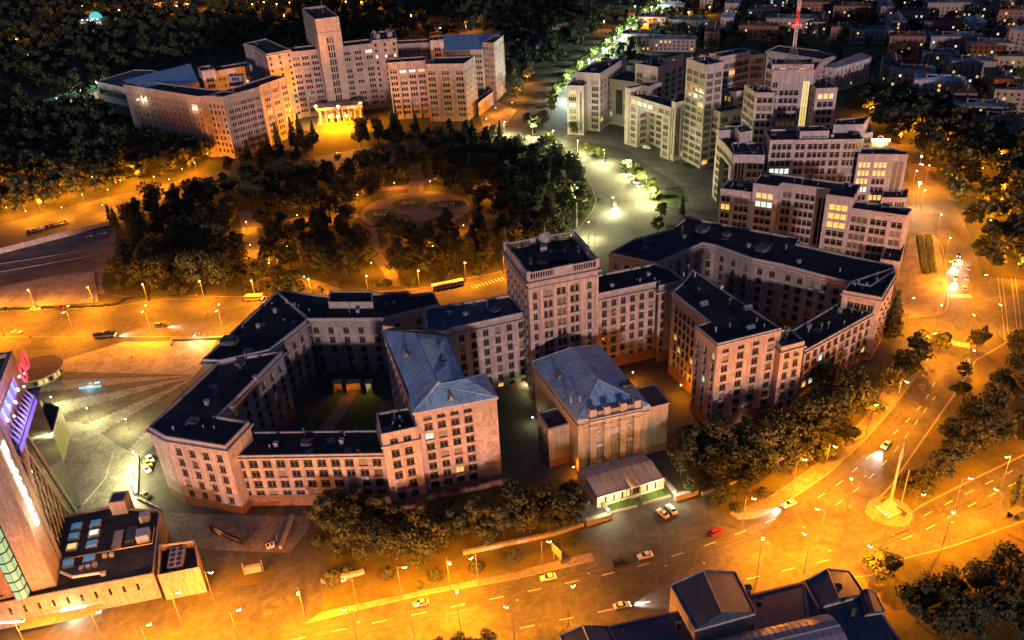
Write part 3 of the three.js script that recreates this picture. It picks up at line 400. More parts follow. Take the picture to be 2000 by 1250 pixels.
    for (let i = 0; i < 4; i++) {
      const a = inset[i], b = inset[(i + 1) % 4], len = a.distanceTo(b), e = b.clone().sub(a).normalize(), pos = (x, y) => a.clone().addScaledVector(e, x).setY(y);
      const post = new GB(); post.bar(pos(-0.6, 50), pos(0.6, 50), 1.4, 3.4); mesh('balustrade_pier', post.geo(), MT.trim, w); mesh('balustrade_wall', new GB().bar(pos(len * 0.36, 50.02), pos(len * 0.64, 50.02), 0.74, 2.9).geo(), MT.trim, w);
      mesh('balustrade_rail', new GB().bar(pos(0.6, 52.3), pos(len - 0.6, 52.3), 0.7, 0.45).bar(pos(0.6, 50), pos(len - 0.6, 50), 0.7, 0.35).geo(), MT.trim, w);
      const bal = new THREE.CylinderGeometry(0.17, 0.24, 2, 6); bal.translate(0, 51.3, 0);
      for (const [f0, f1] of [[0.05, 0.36], [0.64, 0.95]]) for (let k = 0; k < 9; k++) { const m = mesh('baluster', bal, MT.trim, w); m.position.copy(pos(len * (f0 + (f1 - f0) * (k + 0.5) / 9), 0)); }
    }
    const ped = P(1062, 490, 51).setY(50); mesh('emblem_pedestal', new GB().box(-1.2, 1.2, 0, 3.0, -1.2, 1.2).geo(), MT.trim, w).position.copy(ped);
    const globe = mesh('emblem_globe', new THREE.SphereGeometry(2.0, 24, 16), mat('emblem', [0.62, 0.58, 0.55], 0.6, T.plaster, 3), w); globe.position.copy(P(1064, 463, 54.6));
    const ringG = new THREE.TorusGeometry(2.15, 0.28, 8, 28); for (const [a, b] of [[0.4, 0.2], [1.4, 0.9], [2.2, -0.5]]) { const m = mesh('emblem_band', ringG, MT.trim, globe); m.rotation.set(a, b, 0); }
    mesh('emblem_spike', new GB().rod(V3(0, 1.9, 0), V3(0, 4.2, 0), 0.12, 0.04, 5).geo(), MT.galv, globe);
    mesh('terrace_house', new GB().box(-5.5, 5.5, 0, 1.2, -4.5, 4.5).geo(), MT.bitumen, w).position.copy(c.clone().setY(50)); for (const [u, v] of [[1036, 516], [1076, 502], [1103, 500], [1130, 492]]) { const m = mesh('roof_vent', new GB().box(-0.5, 0.5, 0, 2.2, -0.5, 0.5).box(-0.7, 0.7, 2.2, 2.4, -0.7, 0.7).geo(), MT.roof_grey, w); m.position.copy(P(u, v, 50)); }
    for (const [u, v] of [[988, 478], [1162, 492]]) mesh('lightning_rod', new GB().rod(V3(0, 0, 0), V3(0, 7, 0), 0.1, 0.04, 5).geo(), MT.steel, w).position.copy(P(u, v, 53));
  }
  w = block(B, 'link_block', { h: 32.6, plinth: 4.4, par: 0.9, cor: [[-2.2, 0.9, 0.7]], W: { 0: { ...front, n: 6, rows: 7, y: 3.2, dy: 4.0, w: 2.0, m: 2.0 }, 1: null, 2: { n: 2, rows: 7, y: 3.2, dy: 4, m: 1.2, w: 1.5 } }, pts: px(32.6, [[1166, 578], [1287, 553], [1287, 562], [1338, 550], [1307, 527], [1279, 518], [1160, 541]]) });
  roofBits(w, [[1266, 540, 'vent'], [1250, 553, 'pipe'], [1195, 562, 'vent']]);
  w = block(B, 'finger_wing', { h: 34.4, plinth: 4.4, par: 0.5, cor: [[-0.5, 0.5, 0.4]], W: { 0: { ...front, n: 7, rows: 7, y: 4.2, dy: 3.9, w: 1.8, m: 2.5, lit: 0.05 }, 1: null, 2: { n: 3, rows: 7, y: 4.2, dy: 3.9, w: 1.5, m: 1.0 }, 3: { ...front, n: 4, rows: 8, y: 4.8, dy: 3.72, hh: 2.3, w: 2.4, m: 2.2, hs: { 7: 1.25 } } }, def: dark, pts: px(34.4, [[1313, 571], [1384, 629], [1359, 638], [1401, 674], [1526, 643], [1352, 527], [1338, 549]]) });
  roofBits(w, [[1335, 541, 'pipe'], [1345, 526, 'pipe'], [1357, 540, 'pipe'], [1408, 565, 'vent'], [1374, 595, 'dormer'], [1460, 603, 'dormer'], [1398, 648, 'pipe'], [1465, 642, 'dormer']]);
  w = block(B, 'wing', { h: 29.4, plinth: 4.4, par: 0.8, cor: [[-1.6, 0.7, 0.6]], W: { 0: { ...front, n: 2, rows: 6, y: 4.6, w: 2.0, m: 1.6 } }, def: dark, pts: px(29.4, [[1526, 682], [1571, 670], [1545, 646], [1500, 652]]) });
  // court wings on the far side
  block(B, 'wing', { h: 26.3, plinth: 3.2, par: 0.9, cor: [[-0.9, 0.6, 0.5]], court: [3, 4], def: dark, W: { 0: { ...front, n: 4, rows: 5, lit: 0.03 } }, pts: px(26.3, [[1646, 571], [1722, 585], [1749, 540], [1744, 526], [1660, 553]]) });
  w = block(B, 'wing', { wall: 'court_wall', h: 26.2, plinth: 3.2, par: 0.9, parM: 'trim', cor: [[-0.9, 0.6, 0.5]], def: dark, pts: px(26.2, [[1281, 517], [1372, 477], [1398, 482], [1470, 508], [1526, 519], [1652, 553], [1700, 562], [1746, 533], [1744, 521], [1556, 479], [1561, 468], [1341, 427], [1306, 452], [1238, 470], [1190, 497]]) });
  roofBits(w, [[1262, 488, 'hatch'], [1372, 452, 'house'], [1336, 466, 'vent'], [1420, 460, 'hatch'], [1490, 490, 'house'], [1560, 515, 'vent'], [1640, 532, 'pipe'], [1676, 556, 'pipe'], [1692, 560, 'pipe'], [1712, 552, 'pipe'], [1462, 483, 'vent'], [1535, 486, 'pipe']]);
  w = block(B, 'wing', { h: 19.8, plinth: 4.0, par: 0.5, cor: [[-0.7, 0.7, 0.5]], W: { 0: { ...front, n: 11, rows: 4, y: 3.5, dy: 4.0, w: 2.4, m: 1.5, lit: 0.04 } }, def: dark, pts: px(19.8, [[1571, 687], [1719, 605], [1650, 586], [1544, 648]]) });
  roofBits(w, [[1580, 641, 'vent'], [1640, 610, 'vent']]);
  // hall with the hipped blue roof and the pilastered front
  const hp = px(22, [[1129, 820], [1266, 791], [1170, 676], [1042, 708]]);
  w = block(B, 'hall', { h: 22, plinth: 3, roof: null, W: { 0: null, 3: null }, cor: [[-0.6, 0.6, 0.6], [-2.6, 0.45, 0.5]], pts: hp, wall: 'ochre_wall' });
  hip(B, 'roof', hp, [hp[0].clone().lerp(hp[1], 0.5).lerp(hp[2].clone().lerp(hp[3], 0.5), 0.3), hp[2].clone().lerp(hp[3], 0.5).lerp(hp[0].clone().lerp(hp[1], 0.5), 0.12)], 22.3, 27.4, 'blue_metal', 0.6, w);
  roofBits(w, [[1092, 734, 'dormer', 2], [1115, 785, 'pipe', 1.5], [1133, 783, 'pipe', 2], [1222, 754, 'hatch', 2]]);
  {
    const d = hp[1].clone().sub(hp[0]).normalize(), n = w.norm[0], L = hp[1].distanceTo(hp[0]), S = new THREE.Group(); S.name = 'portico_front'; S.position.copy(hp[0]).setY(0); S.rotation.y = Math.atan2(n.x, n.z); w.parent.add(S);
    const dirx = Math.sign(d.dot(V3(Math.cos(S.rotation.y), 0, -Math.sin(S.rotation.y)))), X = (x) => x * dirx;
    const add = (name, g, m) => mesh(name, g.geo(), m, S);
    for (const f of [0.2, 0.4, 0.63, 0.83]) { add('pilaster', new GB().box(X(L * f) - 1.0, X(L * f) + 1.0, 3, 20.4, -0.1, 1.0), MT.ochre_wall); add('capital', new GB().box(X(L * f) - 1.25, X(L * f) + 1.25, 18.2, 19.2, -0.1, 1.25).box(X(L * f) - 1.25, X(L * f) + 1.25, 3, 4, -0.1, 1.25), MT.trim); add('attic_pier', new GB().box(X(L * f) - 1.0, X(L * f) + 1.0, 22.4, 25.2, -1.2, 0.9), MT.trim); }
    const x0 = Math.min(X(L * 0.14), X(L * 0.89)), x1 = Math.max(X(L * 0.14), X(L * 0.89));
    add('entablature', new GB().box(x0, x1, 20.4, 21.2, -0.1, 1.4).box(x0 + 0.3, x1 - 0.3, 21.2, 22.0, -0.1, 0.9).box(x0 - 0.2, x1 + 0.2, 22.0, 22.4, -0.1, 1.7), MT.trim); add('attic_wall', new GB().box(x0 + 0.2, x1 - 0.2, 22.4, 23.9, -0.8, 0.4), MT.ochre_wall);
    const big = X(L * 0.515), arch = new THREE.Shape(); arch.absarc(0, 0, 2.6, 0, Math.PI, false); arch.absarc(0, 0, 2.2, Math.PI, 0, true); const ag = new THREE.ExtrudeGeometry(arch, { depth: 0.4, bevelEnabled: false, curveSegments: 16 }); const am = mesh('arch_moulding', ag, MT.trim, S); am.position.set(big, 10.4, -0.05);
    const winAt = (x, w_, y, hh, nx) => { const m = mesh('window', winGeo(w_, hh, nx, 3, 0.25, true), [MT.trim, MT.glass_dim], S); m.position.set(X(x), y, 0.03); };
    winAt(L * 0.515, 4.4, 5, 5.2, 4); winAt(L * 0.3, 2.0, 5, 4.4, 2); winAt(L * 0.73, 2.0, 5, 4.4, 2);
    for (const f of [0.3, 0.73]) { const p = new GB(), x = X(L * f); p.box(x - 1.6, x + 1.6, 10.0, 10.35, 0, 0.5); p.tri(V3(x - 1.7, 10.35, 0.5), V3(x + 1.7, 10.35, 0.5), V3(x, 11.7, 0.5)); p.quad(V3(x - 1.7, 10.35, 0.5), V3(x, 11.7, 0.5), V3(x, 11.7, 0), V3(x - 1.7, 10.35, 0)); p.quad(V3(x, 11.7, 0.5), V3(x + 1.7, 10.35, 0.5), V3(x + 1.7, 10.35, 0), V3(x, 11.7, 0)); add('window_pediment', p, MT.trim); const t = mesh('medallion', new THREE.TorusGeometry(0.9, 0.2, 8, 20), MT.trim, S); t.position.set(x, 15.4, 0.1); }
    add('relief_panel', new GB().box(big - 2, big + 2, 14, 16.2, 0, 0.22), MT.trim);
  }
  block(B, 'hall_annexe', { h: 15.4, plinth: 3, wall: 'ochre_wall', roof: 'roof_grey', par: 0.4, cor: [[-0.3, 0.35, 0.4]], W: { 0: { n: 1, a: 10.5, rows: 3, y: 3, dy: 4, w: 1.3, m: 0.8 }, 3: { n: 2, rows: 3, y: 3.2, dy: 4, w: 1.4 } }, pts: px(15.4, [[1071, 840], [1122, 826], [1089, 796], [1050, 807]]) });
  block(B, 'hall_annexe', { h: 19, plinth: 3, wall: 'ochre_wall', roof: 'rust_roof', par: 0, cor: [[-0.3, 0.4, 0.4]], W: {}, pts: px(19, [[1262, 797], [1306, 786], [1278, 751], [1232, 762]]) });
  B.children.filter((c) => c.isGroup && c.pts && c.h < 36 && /wing|link/.test(c.name)).forEach((c, i) => { if (i !== 5) clutter(c, c.name === 'wing' ? 8 : 5, 40 + i); });
  for (const [u, v, h] of [[640, 889, 19], [520, 892, 19], [816, 838, 29], [745, 853, 28], [1030, 612, 31], [890, 643, 31], [1287, 556, 31], [1240, 562, 31], [1360, 640, 33], [1526, 645, 33], [1600, 671, 19], [1660, 638, 19], [1700, 616, 19], [441, 876, 25], [969, 777, 33], [903, 789, 33]]) { const p = P(u, v, h); mesh('drainpipe', new GB().rod(V3(0, 0.4, 0.25), V3(0, h, 0.25), 0.14, 0.14, 6).geo(), MT.galv, B).position.set(p.x, 0, p.z); }
  finish(B);
}
// ---------------------------------------------------------------- stepped concrete office complex with bridges between its towers
{
  const B = building('office_complex', 'stepped pale concrete office complex of linked towers with wide window bands', 'building', { seed: 23, wall: 'concrete', frame: 'frame_pink', style: { w: 5.0, hh: 2.85, dy: 4.3, y: 1.9, m: 1.1, gap: 1.0, nx: 4, ny: 2, mw: 0.26, sill: false, lit: 0.02, dim: 0.12, cur: 0.03 }, def: {}, par: 0.9, parM: 'concrete' });
  let w;
  const warm = { lit: 0.22, dim: 0.15 };
  // group by the tree-lined street
  w = block(B, 'tower_block', { h: 33, pts: backed(px(33, [[1107, 169], [1140, 170]]), 24), W: { 0: [{ a: 0, b: 7.5, n: 1, lit: 0.3 }, { a: 7.5, n: 1, w: 1.2, rows: 1, hh: 26, y: 3.5, nx: 1, ny: 6, m: 0.6 }] } });
  roofBits(w, [[1133, 163, 'hatch']]);
  w = block(B, 'tower_block', { h: 39, pts: px(39, [[1124, 143], [1172, 146], [1224, 113], [1162, 122]]) }); roofBits(w, [[1160, 137, 'hatch'], [1186, 121, 'house'], [1190, 128, 'vent']]);
  w = block(B, 'bridge_block', { h: 31, pts: px(31, [[1190, 156], [1240, 163], [1244, 142], [1206, 140]]), W: { 0: [{ a: 0, b: 3.5, n: 1, w: 1.8 }, { a: 4.5, b: 12, n: 2, w: 2.8, rows: 1, hh: 17, y: 8, nx: 2, ny: 6 }, { a: 12, n: 1, w: 2.5 }] } }); roofBits(w, [[1214, 144, 'vent']]);
  w = block(B, 'tower_block', { h: 44, pts: px(44, [[1241, 126], [1285, 134], [1336, 115], [1300, 106]]), W: { 0: { n: 2 }, 1: { n: 4 } } }); roofBits(w, [[1260, 122, 'hatch']]);
  block(B, 'penthouse', { h: 48, y0: 43.5, par: 0.4, pts: px(48, [[1285, 112], [1298, 116], [1334, 105], [1322, 102]]), W: { 1: { n: 3, w: 3, hh: 0.8, y: 2, rows: 1, nx: 4 } } });
  // bridge with its wide window band over the gateway
  w = block(B, 'bridge_pier', { h: 37, pts: backed(px(37, [[1221, 171], [1229, 174]]), 26), par: 0.5, W: { 0: { n: 1, w: 1.0, rows: 1, hh: 30, y: 3, nx: 1, ny: 8, m: 0.5, lit: 1 } } });
  w = block(B, 'tower_block', { h: 37.4, pts: px(37.4, [[1250, 168], [1267, 172], [1284, 163], [1254, 161]]), W: { 0: { n: 1, w: 3 }, 1: { n: 1, w: 3 } } });
  { const f = px(32.5, [[1230, 187], [1310, 212]]), at = (t) => f[0].clone().lerp(f[1], t); const dep = backed(f, 11), back = (t) => dep[3].clone().lerp(dep[2], t);
    w = block(B, 'bridge', { h: 32.5, y0: 26, pts: [f[0], f[1], dep[2], dep[3]], par: 0.7, W: { 0: [{ a: 0.6, b: 7, n: 1, y: 1.8, rows: 1, w: 5, lit: 0.5 }, { a: 7, b: 33, n: 5, y: 1.8, rows: 1, w: 4.4, m: 0.3, lit: 0.15 }, { a: 33, n: 1, y: 1.8, rows: 1, w: 4 }] } });
    for (const [a, b] of [[0, 0.2], [0.8, 1]]) block(B, 'gateway_leg', { h: 26.1, pts: [at(a), at(b), back(b), back(a)], par: 0, roof: 'concrete', W: { 0: { n: 1, w: 4.6, rows: 6, y: 1.8, dy: 4.2 } } });
    block(B, 'gateway_side', { h: 26.1, par: 0, pts: [back(0.15), back(0.85), back(0.85).add(V3(6, 0, -14)), back(0.15).add(V3(6, 0, -14))], W: { 0: { n: 4, rows: 6 } } }); }
  w = block(B, 'stair_block', { h: 36, pts: px(36, [[1312, 200], [1320, 203], [1360, 194], [1352, 180], [1322, 185]]), W: { 0: { n: 1, w: 1, rows: 1, hh: 29, y: 4, nx: 1, ny: 8, m: 0.4 }, 1: [{ a: 0, b: 5, n: 1, w: 3.4, rows: 1, hh: 30, y: 3, nx: 3, ny: 9, m: 0.5 }, { a: 5, n: 2, w: 4.4, m: 0.8, at: { '0,0': 'w', '1,0': 'w' } }] } });
  w = block(B, 'tower_block', { h: 61, pts: px(61, [[1341, 116], [1380, 130], [1414, 123], [1378, 110]]), W: { 0: { n: 3, w: 5.6, gap: 1 }, 1: { n: 2, w: 4.6, at: { '0,13': 'y', '0,0': 'w' } } } }); roofBits(w, [[1366, 118, 'hatch'], [1376, 118, 'pipe']]);
  w = block(B, 'tower_block', { h: 58, pts: backed(px(58, [[1410, 122], [1466, 110], [1495, 108]]), 22), W: { 0: { n: 4, w: 4.8 }, 1: { n: 2, w: 4.6 } } });
  block(B, 'penthouse', { h: 61.4, y0: 57.5, par: 0.3, pts: backed(px(61.4, [[1406, 112], [1466, 101]]), 10), W: { 0: { n: 5, w: 3, hh: 0.8, y: 1.8, rows: 1 } } });
  // middle group
  w = block(B, 'tower_block', { h: 42, pts: px(42, [[1410, 176], [1434, 182], [1466, 176], [1436, 168]]), W: { 0: { n: 3, w: 4.4 } } }); roofBits(w, [[1442, 174, 'pipe']]);
  block(B, 'bridge', { h: 34, y0: 22, pts: backed(px(34, [[1407, 222], [1450, 214]]), 9), W: {} }); block(B, 'balcony', { h: 26, y0: 24.8, par: 0.9, pts: disc(P(1432, 244, 26), 5, 18), W: {}, def: null });
  w = block(B, 'tower_block', { h: 54, pts: px(54, [[1454, 168], [1476, 184], [1514, 184], [1492, 170]]), W: { 0: { n: 3, w: 4.8 }, 1: { n: 1, w: 8, nx: 3, mw: 0.5 } } }); roofBits(w, [[1479, 174, 'hatch'], [1492, 176, 'pipe']]);
  w = block(B, 'main_tower', { h: 62, pts: backed(px(62, [[1495, 134], [1509, 141], [1591, 140]]), 20), W: { 0: { n: 2, w: 3.4 }, 1: [{ a: 0, b: 4, n: 1, w: 2.6, nx: 2, rows: 13 }, { a: 4, b: 15.4, n: 1, w: 10, nx: 4, mw: 0.5, rows: 12, m: 0.6 }, { a: 16, b: 21, n: 1, w: 3.6, rows: 1, hh: 52, y: 5, nx: 3, ny: 14, m: 0.6, at: { '0,0': 'y' } }] } });
  w = block(B, 'penthouse', { h: 65.5, y0: 61.5, par: 0.4, pts: backed(px(65.5, [[1508, 127], [1590, 127]]), 14), W: { 0: { n: 6, w: 3, hh: 0.8, y: 1.6, rows: 1, lit: 0.4 } } });
  w = block(B, 'tower_block', { h: 54.3, pts: backed(px(54.3, [[1594, 176], [1636, 174]]), 22), W: { 0: { n: 1, w: 8.4, nx: 3, mw: 0.5, m: 1, at: { '0,11': 'y' } } } });
  { const g = new GB(), r = rng(3); for (let i = 0; i < 26; i++) { const p = P(1510 + r() * 76, 128 + r() * 8, 65.5).setY(65.2), k = 1.2 + r() * 3.2; g.rod(p, p.clone().add(V3(0, k, 0)), 0.08, 0.05, 4); if (r() < 0.4) g.rod(p.clone().add(V3(-0.7, k * 0.7, 0)), p.clone().add(V3(0.7, k * 0.7, 0)), 0.06, 0.06, 4); } mesh('roof_antennas', g.geo(), MT.steel, B).userData.kind = 'stuff'; }
  // near group
  w = block(B, 'bridge_pier', { h: 38, pts: backed(px(38, [[1400, 253], [1405, 258]]), 16), W: {} });
  w = block(B, 'tower_block', { h: 40, pts: px(40, [[1436, 250], [1445, 262], [1470, 258], [1456, 244]]), W: { 0: { n: 2, w: 3.6 }, 1: { n: 2, w: 4 } } });
  { const c = curve([[1403, 273, 34], [1410, 279, 34], [1419, 288, 34], [1430, 303, 34]], 8).map((p) => p.setY(0)), b = c.map((p) => p.clone().add(V3(11, 0, -2))).reverse(), Wn = { n: 1, w: 4.2, hh: 2.6, y: 1.6, rows: 1, m: 0.2 };
    w = block(B, 'bridge', { h: 34, y0: 26.5, pts: [...c, ...b], W: Object.fromEntries([...Array(8).keys()].map((i) => [i, Wn])) });
    block(B, 'gateway_leg', { h: 26.6, par: 0, pts: [c[0], c[1], c[2], b[b.length - 3], b[b.length - 2], b[b.length - 1]], W: { 0: { n: 1, w: 3.6, rows: 6, y: 1.8, dy: 4.2 }, 1: { n: 1, w: 3.6, rows: 6, y: 1.8, dy: 4.2 } } }); block(B, 'gateway_leg', { h: 26.6, par: 0, pts: [c[7], c[8], b[0], b[1]], W: {} });
    block(B, 'gateway_side', { h: 26.6, par: 0, pts: [b[b.length - 2].clone().add(V3(4, 0, 0)), b[1].clone().add(V3(4, 0, 0)), b[1].clone().add(V3(14, 0, 2)), b[b.length - 2].clone().add(V3(14, 0, -2))], W: { 0: { n: 4, rows: 6 } } }); }
  w = block(B, 'tower_block', { h: 34.4, pts: backed(px(34.4, [[1432, 305], [1494, 306]]), 20), W: { 0: [{ a: 0, b: 7, n: 1, w: 4.6, rows: 1, hh: 28, y: 3, nx: 3, mw: 0.6, ny: 8, m: 0.8 }, { a: 7, n: 1, w: 8, nx: 3, mw: 0.5, m: 0.8 }] } }); roofBits(w, [[1474, 300, 'hatch']]);
  w = block(B, 'tower_block', { h: 40.5, pts: px(40.5, [[1493, 256], [1504, 277], [1685, 275], [1672, 252]]), W: { 0: { n: 3, w: 4 }, 1: [{ a: 0, b: 12, n: 1, w: 9.6, nx: 4, mw: 0.5, m: 1 }, { a: 12, b: 18, n: 1, w: 4.6, nx: 2, mw: 0.5, m: 0.5 }, { a: 18, b: 29, n: 1, w: 9.6, nx: 4, mw: 0.5, m: 0.5 }, { a: 29, b: 35, n: 1, w: 4.6, nx: 2, mw: 0.5, m: 0.5 }, { a: 35, n: 1, w: 7.4, nx: 4, mw: 0.5, m: 0.6, at: { '0,5': 'c' } }] } }); roofBits(w, [[1510, 264, 'hatch'], [1625, 269, 'vent'], [1668, 263, 'hatch']]);
  block(B, 'penthouse', { h: 44.5, y0: 40, par: 0.4, pts: backed(px(44.5, [[1563, 258], [1620, 257]]), 9), W: { 0: { n: 3, w: 3.4, hh: 0.9, y: 1.6, rows: 1 } } });
  w = block(B, 'tower_block', { h: 44, pts: px(44, [[1628, 247], [1686, 246], [1698, 230], [1632, 236]]), W: {} });
  w = block(B, 'tower_block', { h: 36.5, pts: px(36.5, [[1684, 264], [1705, 261], [1698, 244], [1676, 248]]), W: { 0: { n: 1, w: 4, ...warm } } });
  w = block(B, 'tower_block', { h: 34, pts: px(34, [[1676, 304], [1774, 305], [1772, 300], [1738, 291], [1680, 292]]), W: { 0: [{ a: 0, b: 7.5, n: 1, w: 5.6, nx: 3, mw: 0.45, m: 0.4, ...warm, at: { '0,6': 'w', '0,5': 'w', '0,4': 'w' } }, { a: 7.5, b: 15, n: 1, w: 6, nx: 3, mw: 0.45, m: 0.5, ...warm, at: { '0,6': 'w', '0,5': 'w' } }, { a: 15.5, n: 1, w: 4.6, rows: 1, hh: 27, y: 4, nx: 2, mw: 0.6, ny: 8, m: 0.8, at: { '0,0': 'm' } }] } });
  block(B, 'low_wing', { h: 15, pts: px(15, [[1722, 389], [1772, 389], [1774, 372], [1724, 372]]), W: { 0: { n: 2, w: 4.4 } } });
  // street front
  const low = { h: 26, style: { ...B.opts.style, y: 3.4, dy: 4.25, nx: 3, mw: 0.4 } }, hi = { ...low, h: 31 };
  w = block(B, 'street_block', { ...low, pts: backed(px(26, [[1407, 371], [1469, 379]]), 14), W: { 0: [{ a: 0, b: 5.8, n: 1, w: 4.2, nx: 2, ...warm }, { a: 5.8, n: 1, w: 6.8, ...warm }] } }); roofBits(w, [[1447, 363, 'hatch']]);
  w = block(B, 'street_block', { ...hi, pts: px(31, [[1471, 361], [1519, 367.5], [1528, 360], [1619, 372.5], [1614, 383], [1667, 390], [1681, 364], [1488, 338]]), W: { 0: { n: 1, w: 8, lit: 0.1, dim: 0.12 }, 1: { n: 1, w: 2.2, nx: 2 }, 2: [{ a: 0, b: 5.4, n: 1, w: 4.2, nx: 2, m: 0.5 }, { a: 5.4, b: 16.5, n: 1, w: 9, nx: 4, m: 0.5, dim: 0.15 }, { a: 16.8, n: 1, w: 3.4, rows: 1, hh: 24, y: 3, nx: 2, mw: 0.5, ny: 7, m: 0.4 }], 3: null, 4: { n: 1, w: 8, lit: 0.15, dim: 0.15, at: { '0,3': 'w', '0,4': 'w' } } } }); roofBits(w, [[1498, 344, 'hatch'], [1580, 350, 'hatch'], [1583, 341, 'hatch'], [1660, 366, 'vent']]);
  w = block(B, 'street_block', { ...low, h: 26.2, pts: px(26.2, [[1661, 409.5], [1771, 425], [1781, 411], [1668, 394]]), W: { 0: [{ a: 0, b: 8.5, n: 1, w: 7, dim: 0.2 }, { a: 8.5, b: 16.6, n: 1, w: 7, dim: 0.2 }, { a: 16.6, n: 1, w: 4.6, nx: 2, dim: 0.2 }], 1: { n: 2, w: 3, nx: 2 } } }); roofBits(w, [[1729, 405, 'hatch']]);
  w = block(B, 'low_wing', { h: 10, pts: backed(px(10, [[1758, 515], [1768, 478]]), 8), W: { 0: { n: 1, w: 5, hh: 5, y: 1, rows: 1, at: { '0,0': 'h' } } } });
  B.children.filter((c) => c.isGroup && c.pts && !/bridge_pier|gateway|balcony/.test(c.name)).forEach((c, i) => clutter(c, 5, 500 + i));
  finish(B);
}
// ---------------------------------------------------------------- lattice mast on the main tower
{
  const base = P(1547, 128, 65.5), M = thing('radio_mast', 'red and white lattice radio mast on the office complex tower', 'mast', base);
  const W = (y) => y < 10 ? 7.5 - y * 0.62 : 1.3, mid = [MT.steel, mat('mast_red', [0.45, 0.05, 0.04], 0.6), mat('mast_white', [0.6, 0.58, 0.56], 0.6)];
  let y = 0, k = 0; for (const seg of [10, 12, 6, 12, 8, 12, 8]) {
    const g = new GB(), n = Math.round(seg / 2);
    for (let i = 0; i < n; i++) { const a = y + seg * i / n, b = y + seg * (i + 1) / n, c = (s, yy) => V3(s[0] * W(yy) / 2, yy, s[1] * W(yy) / 2), S = [[-1, -1], [1, -1], [1, 1], [-1, 1]]; S.forEach((s, j) => { const t = S[(j + 1) % 4]; g.rod(c(s, a), c(s, b), 0.13, 0.13, 4).rod(c(s, a), c(t, b), 0.08, 0.08, 4).rod(c(s, b), c(t, b), 0.08, 0.08, 4); }); }
    mesh('lattice_section', g.geo(), mid[k === 0 ? 0 : k % 2 ? 2 : 1], M); y += seg; k++;
  }
  for (const yy of [21, 44]) { for (const s of [-1, 1]) mesh('warning_light', new THREE.SphereGeometry(0.55, 12, 8), MT.bulb_red, M).position.set(s * 1.9, yy, 0.8); mesh('platform', new GB().box(-2.2, 2.2, yy - 1.1, yy - 0.9, -2.2, 2.2).geo(), MT.steel, M); const L = new THREE.PointLight(new THREE.Color(1, 0.05, 0.04), 160); L.position.set(0, yy + 1.5, 3); L.castShadow = true; L.shadow.radius = 10; M.add(L); }
}
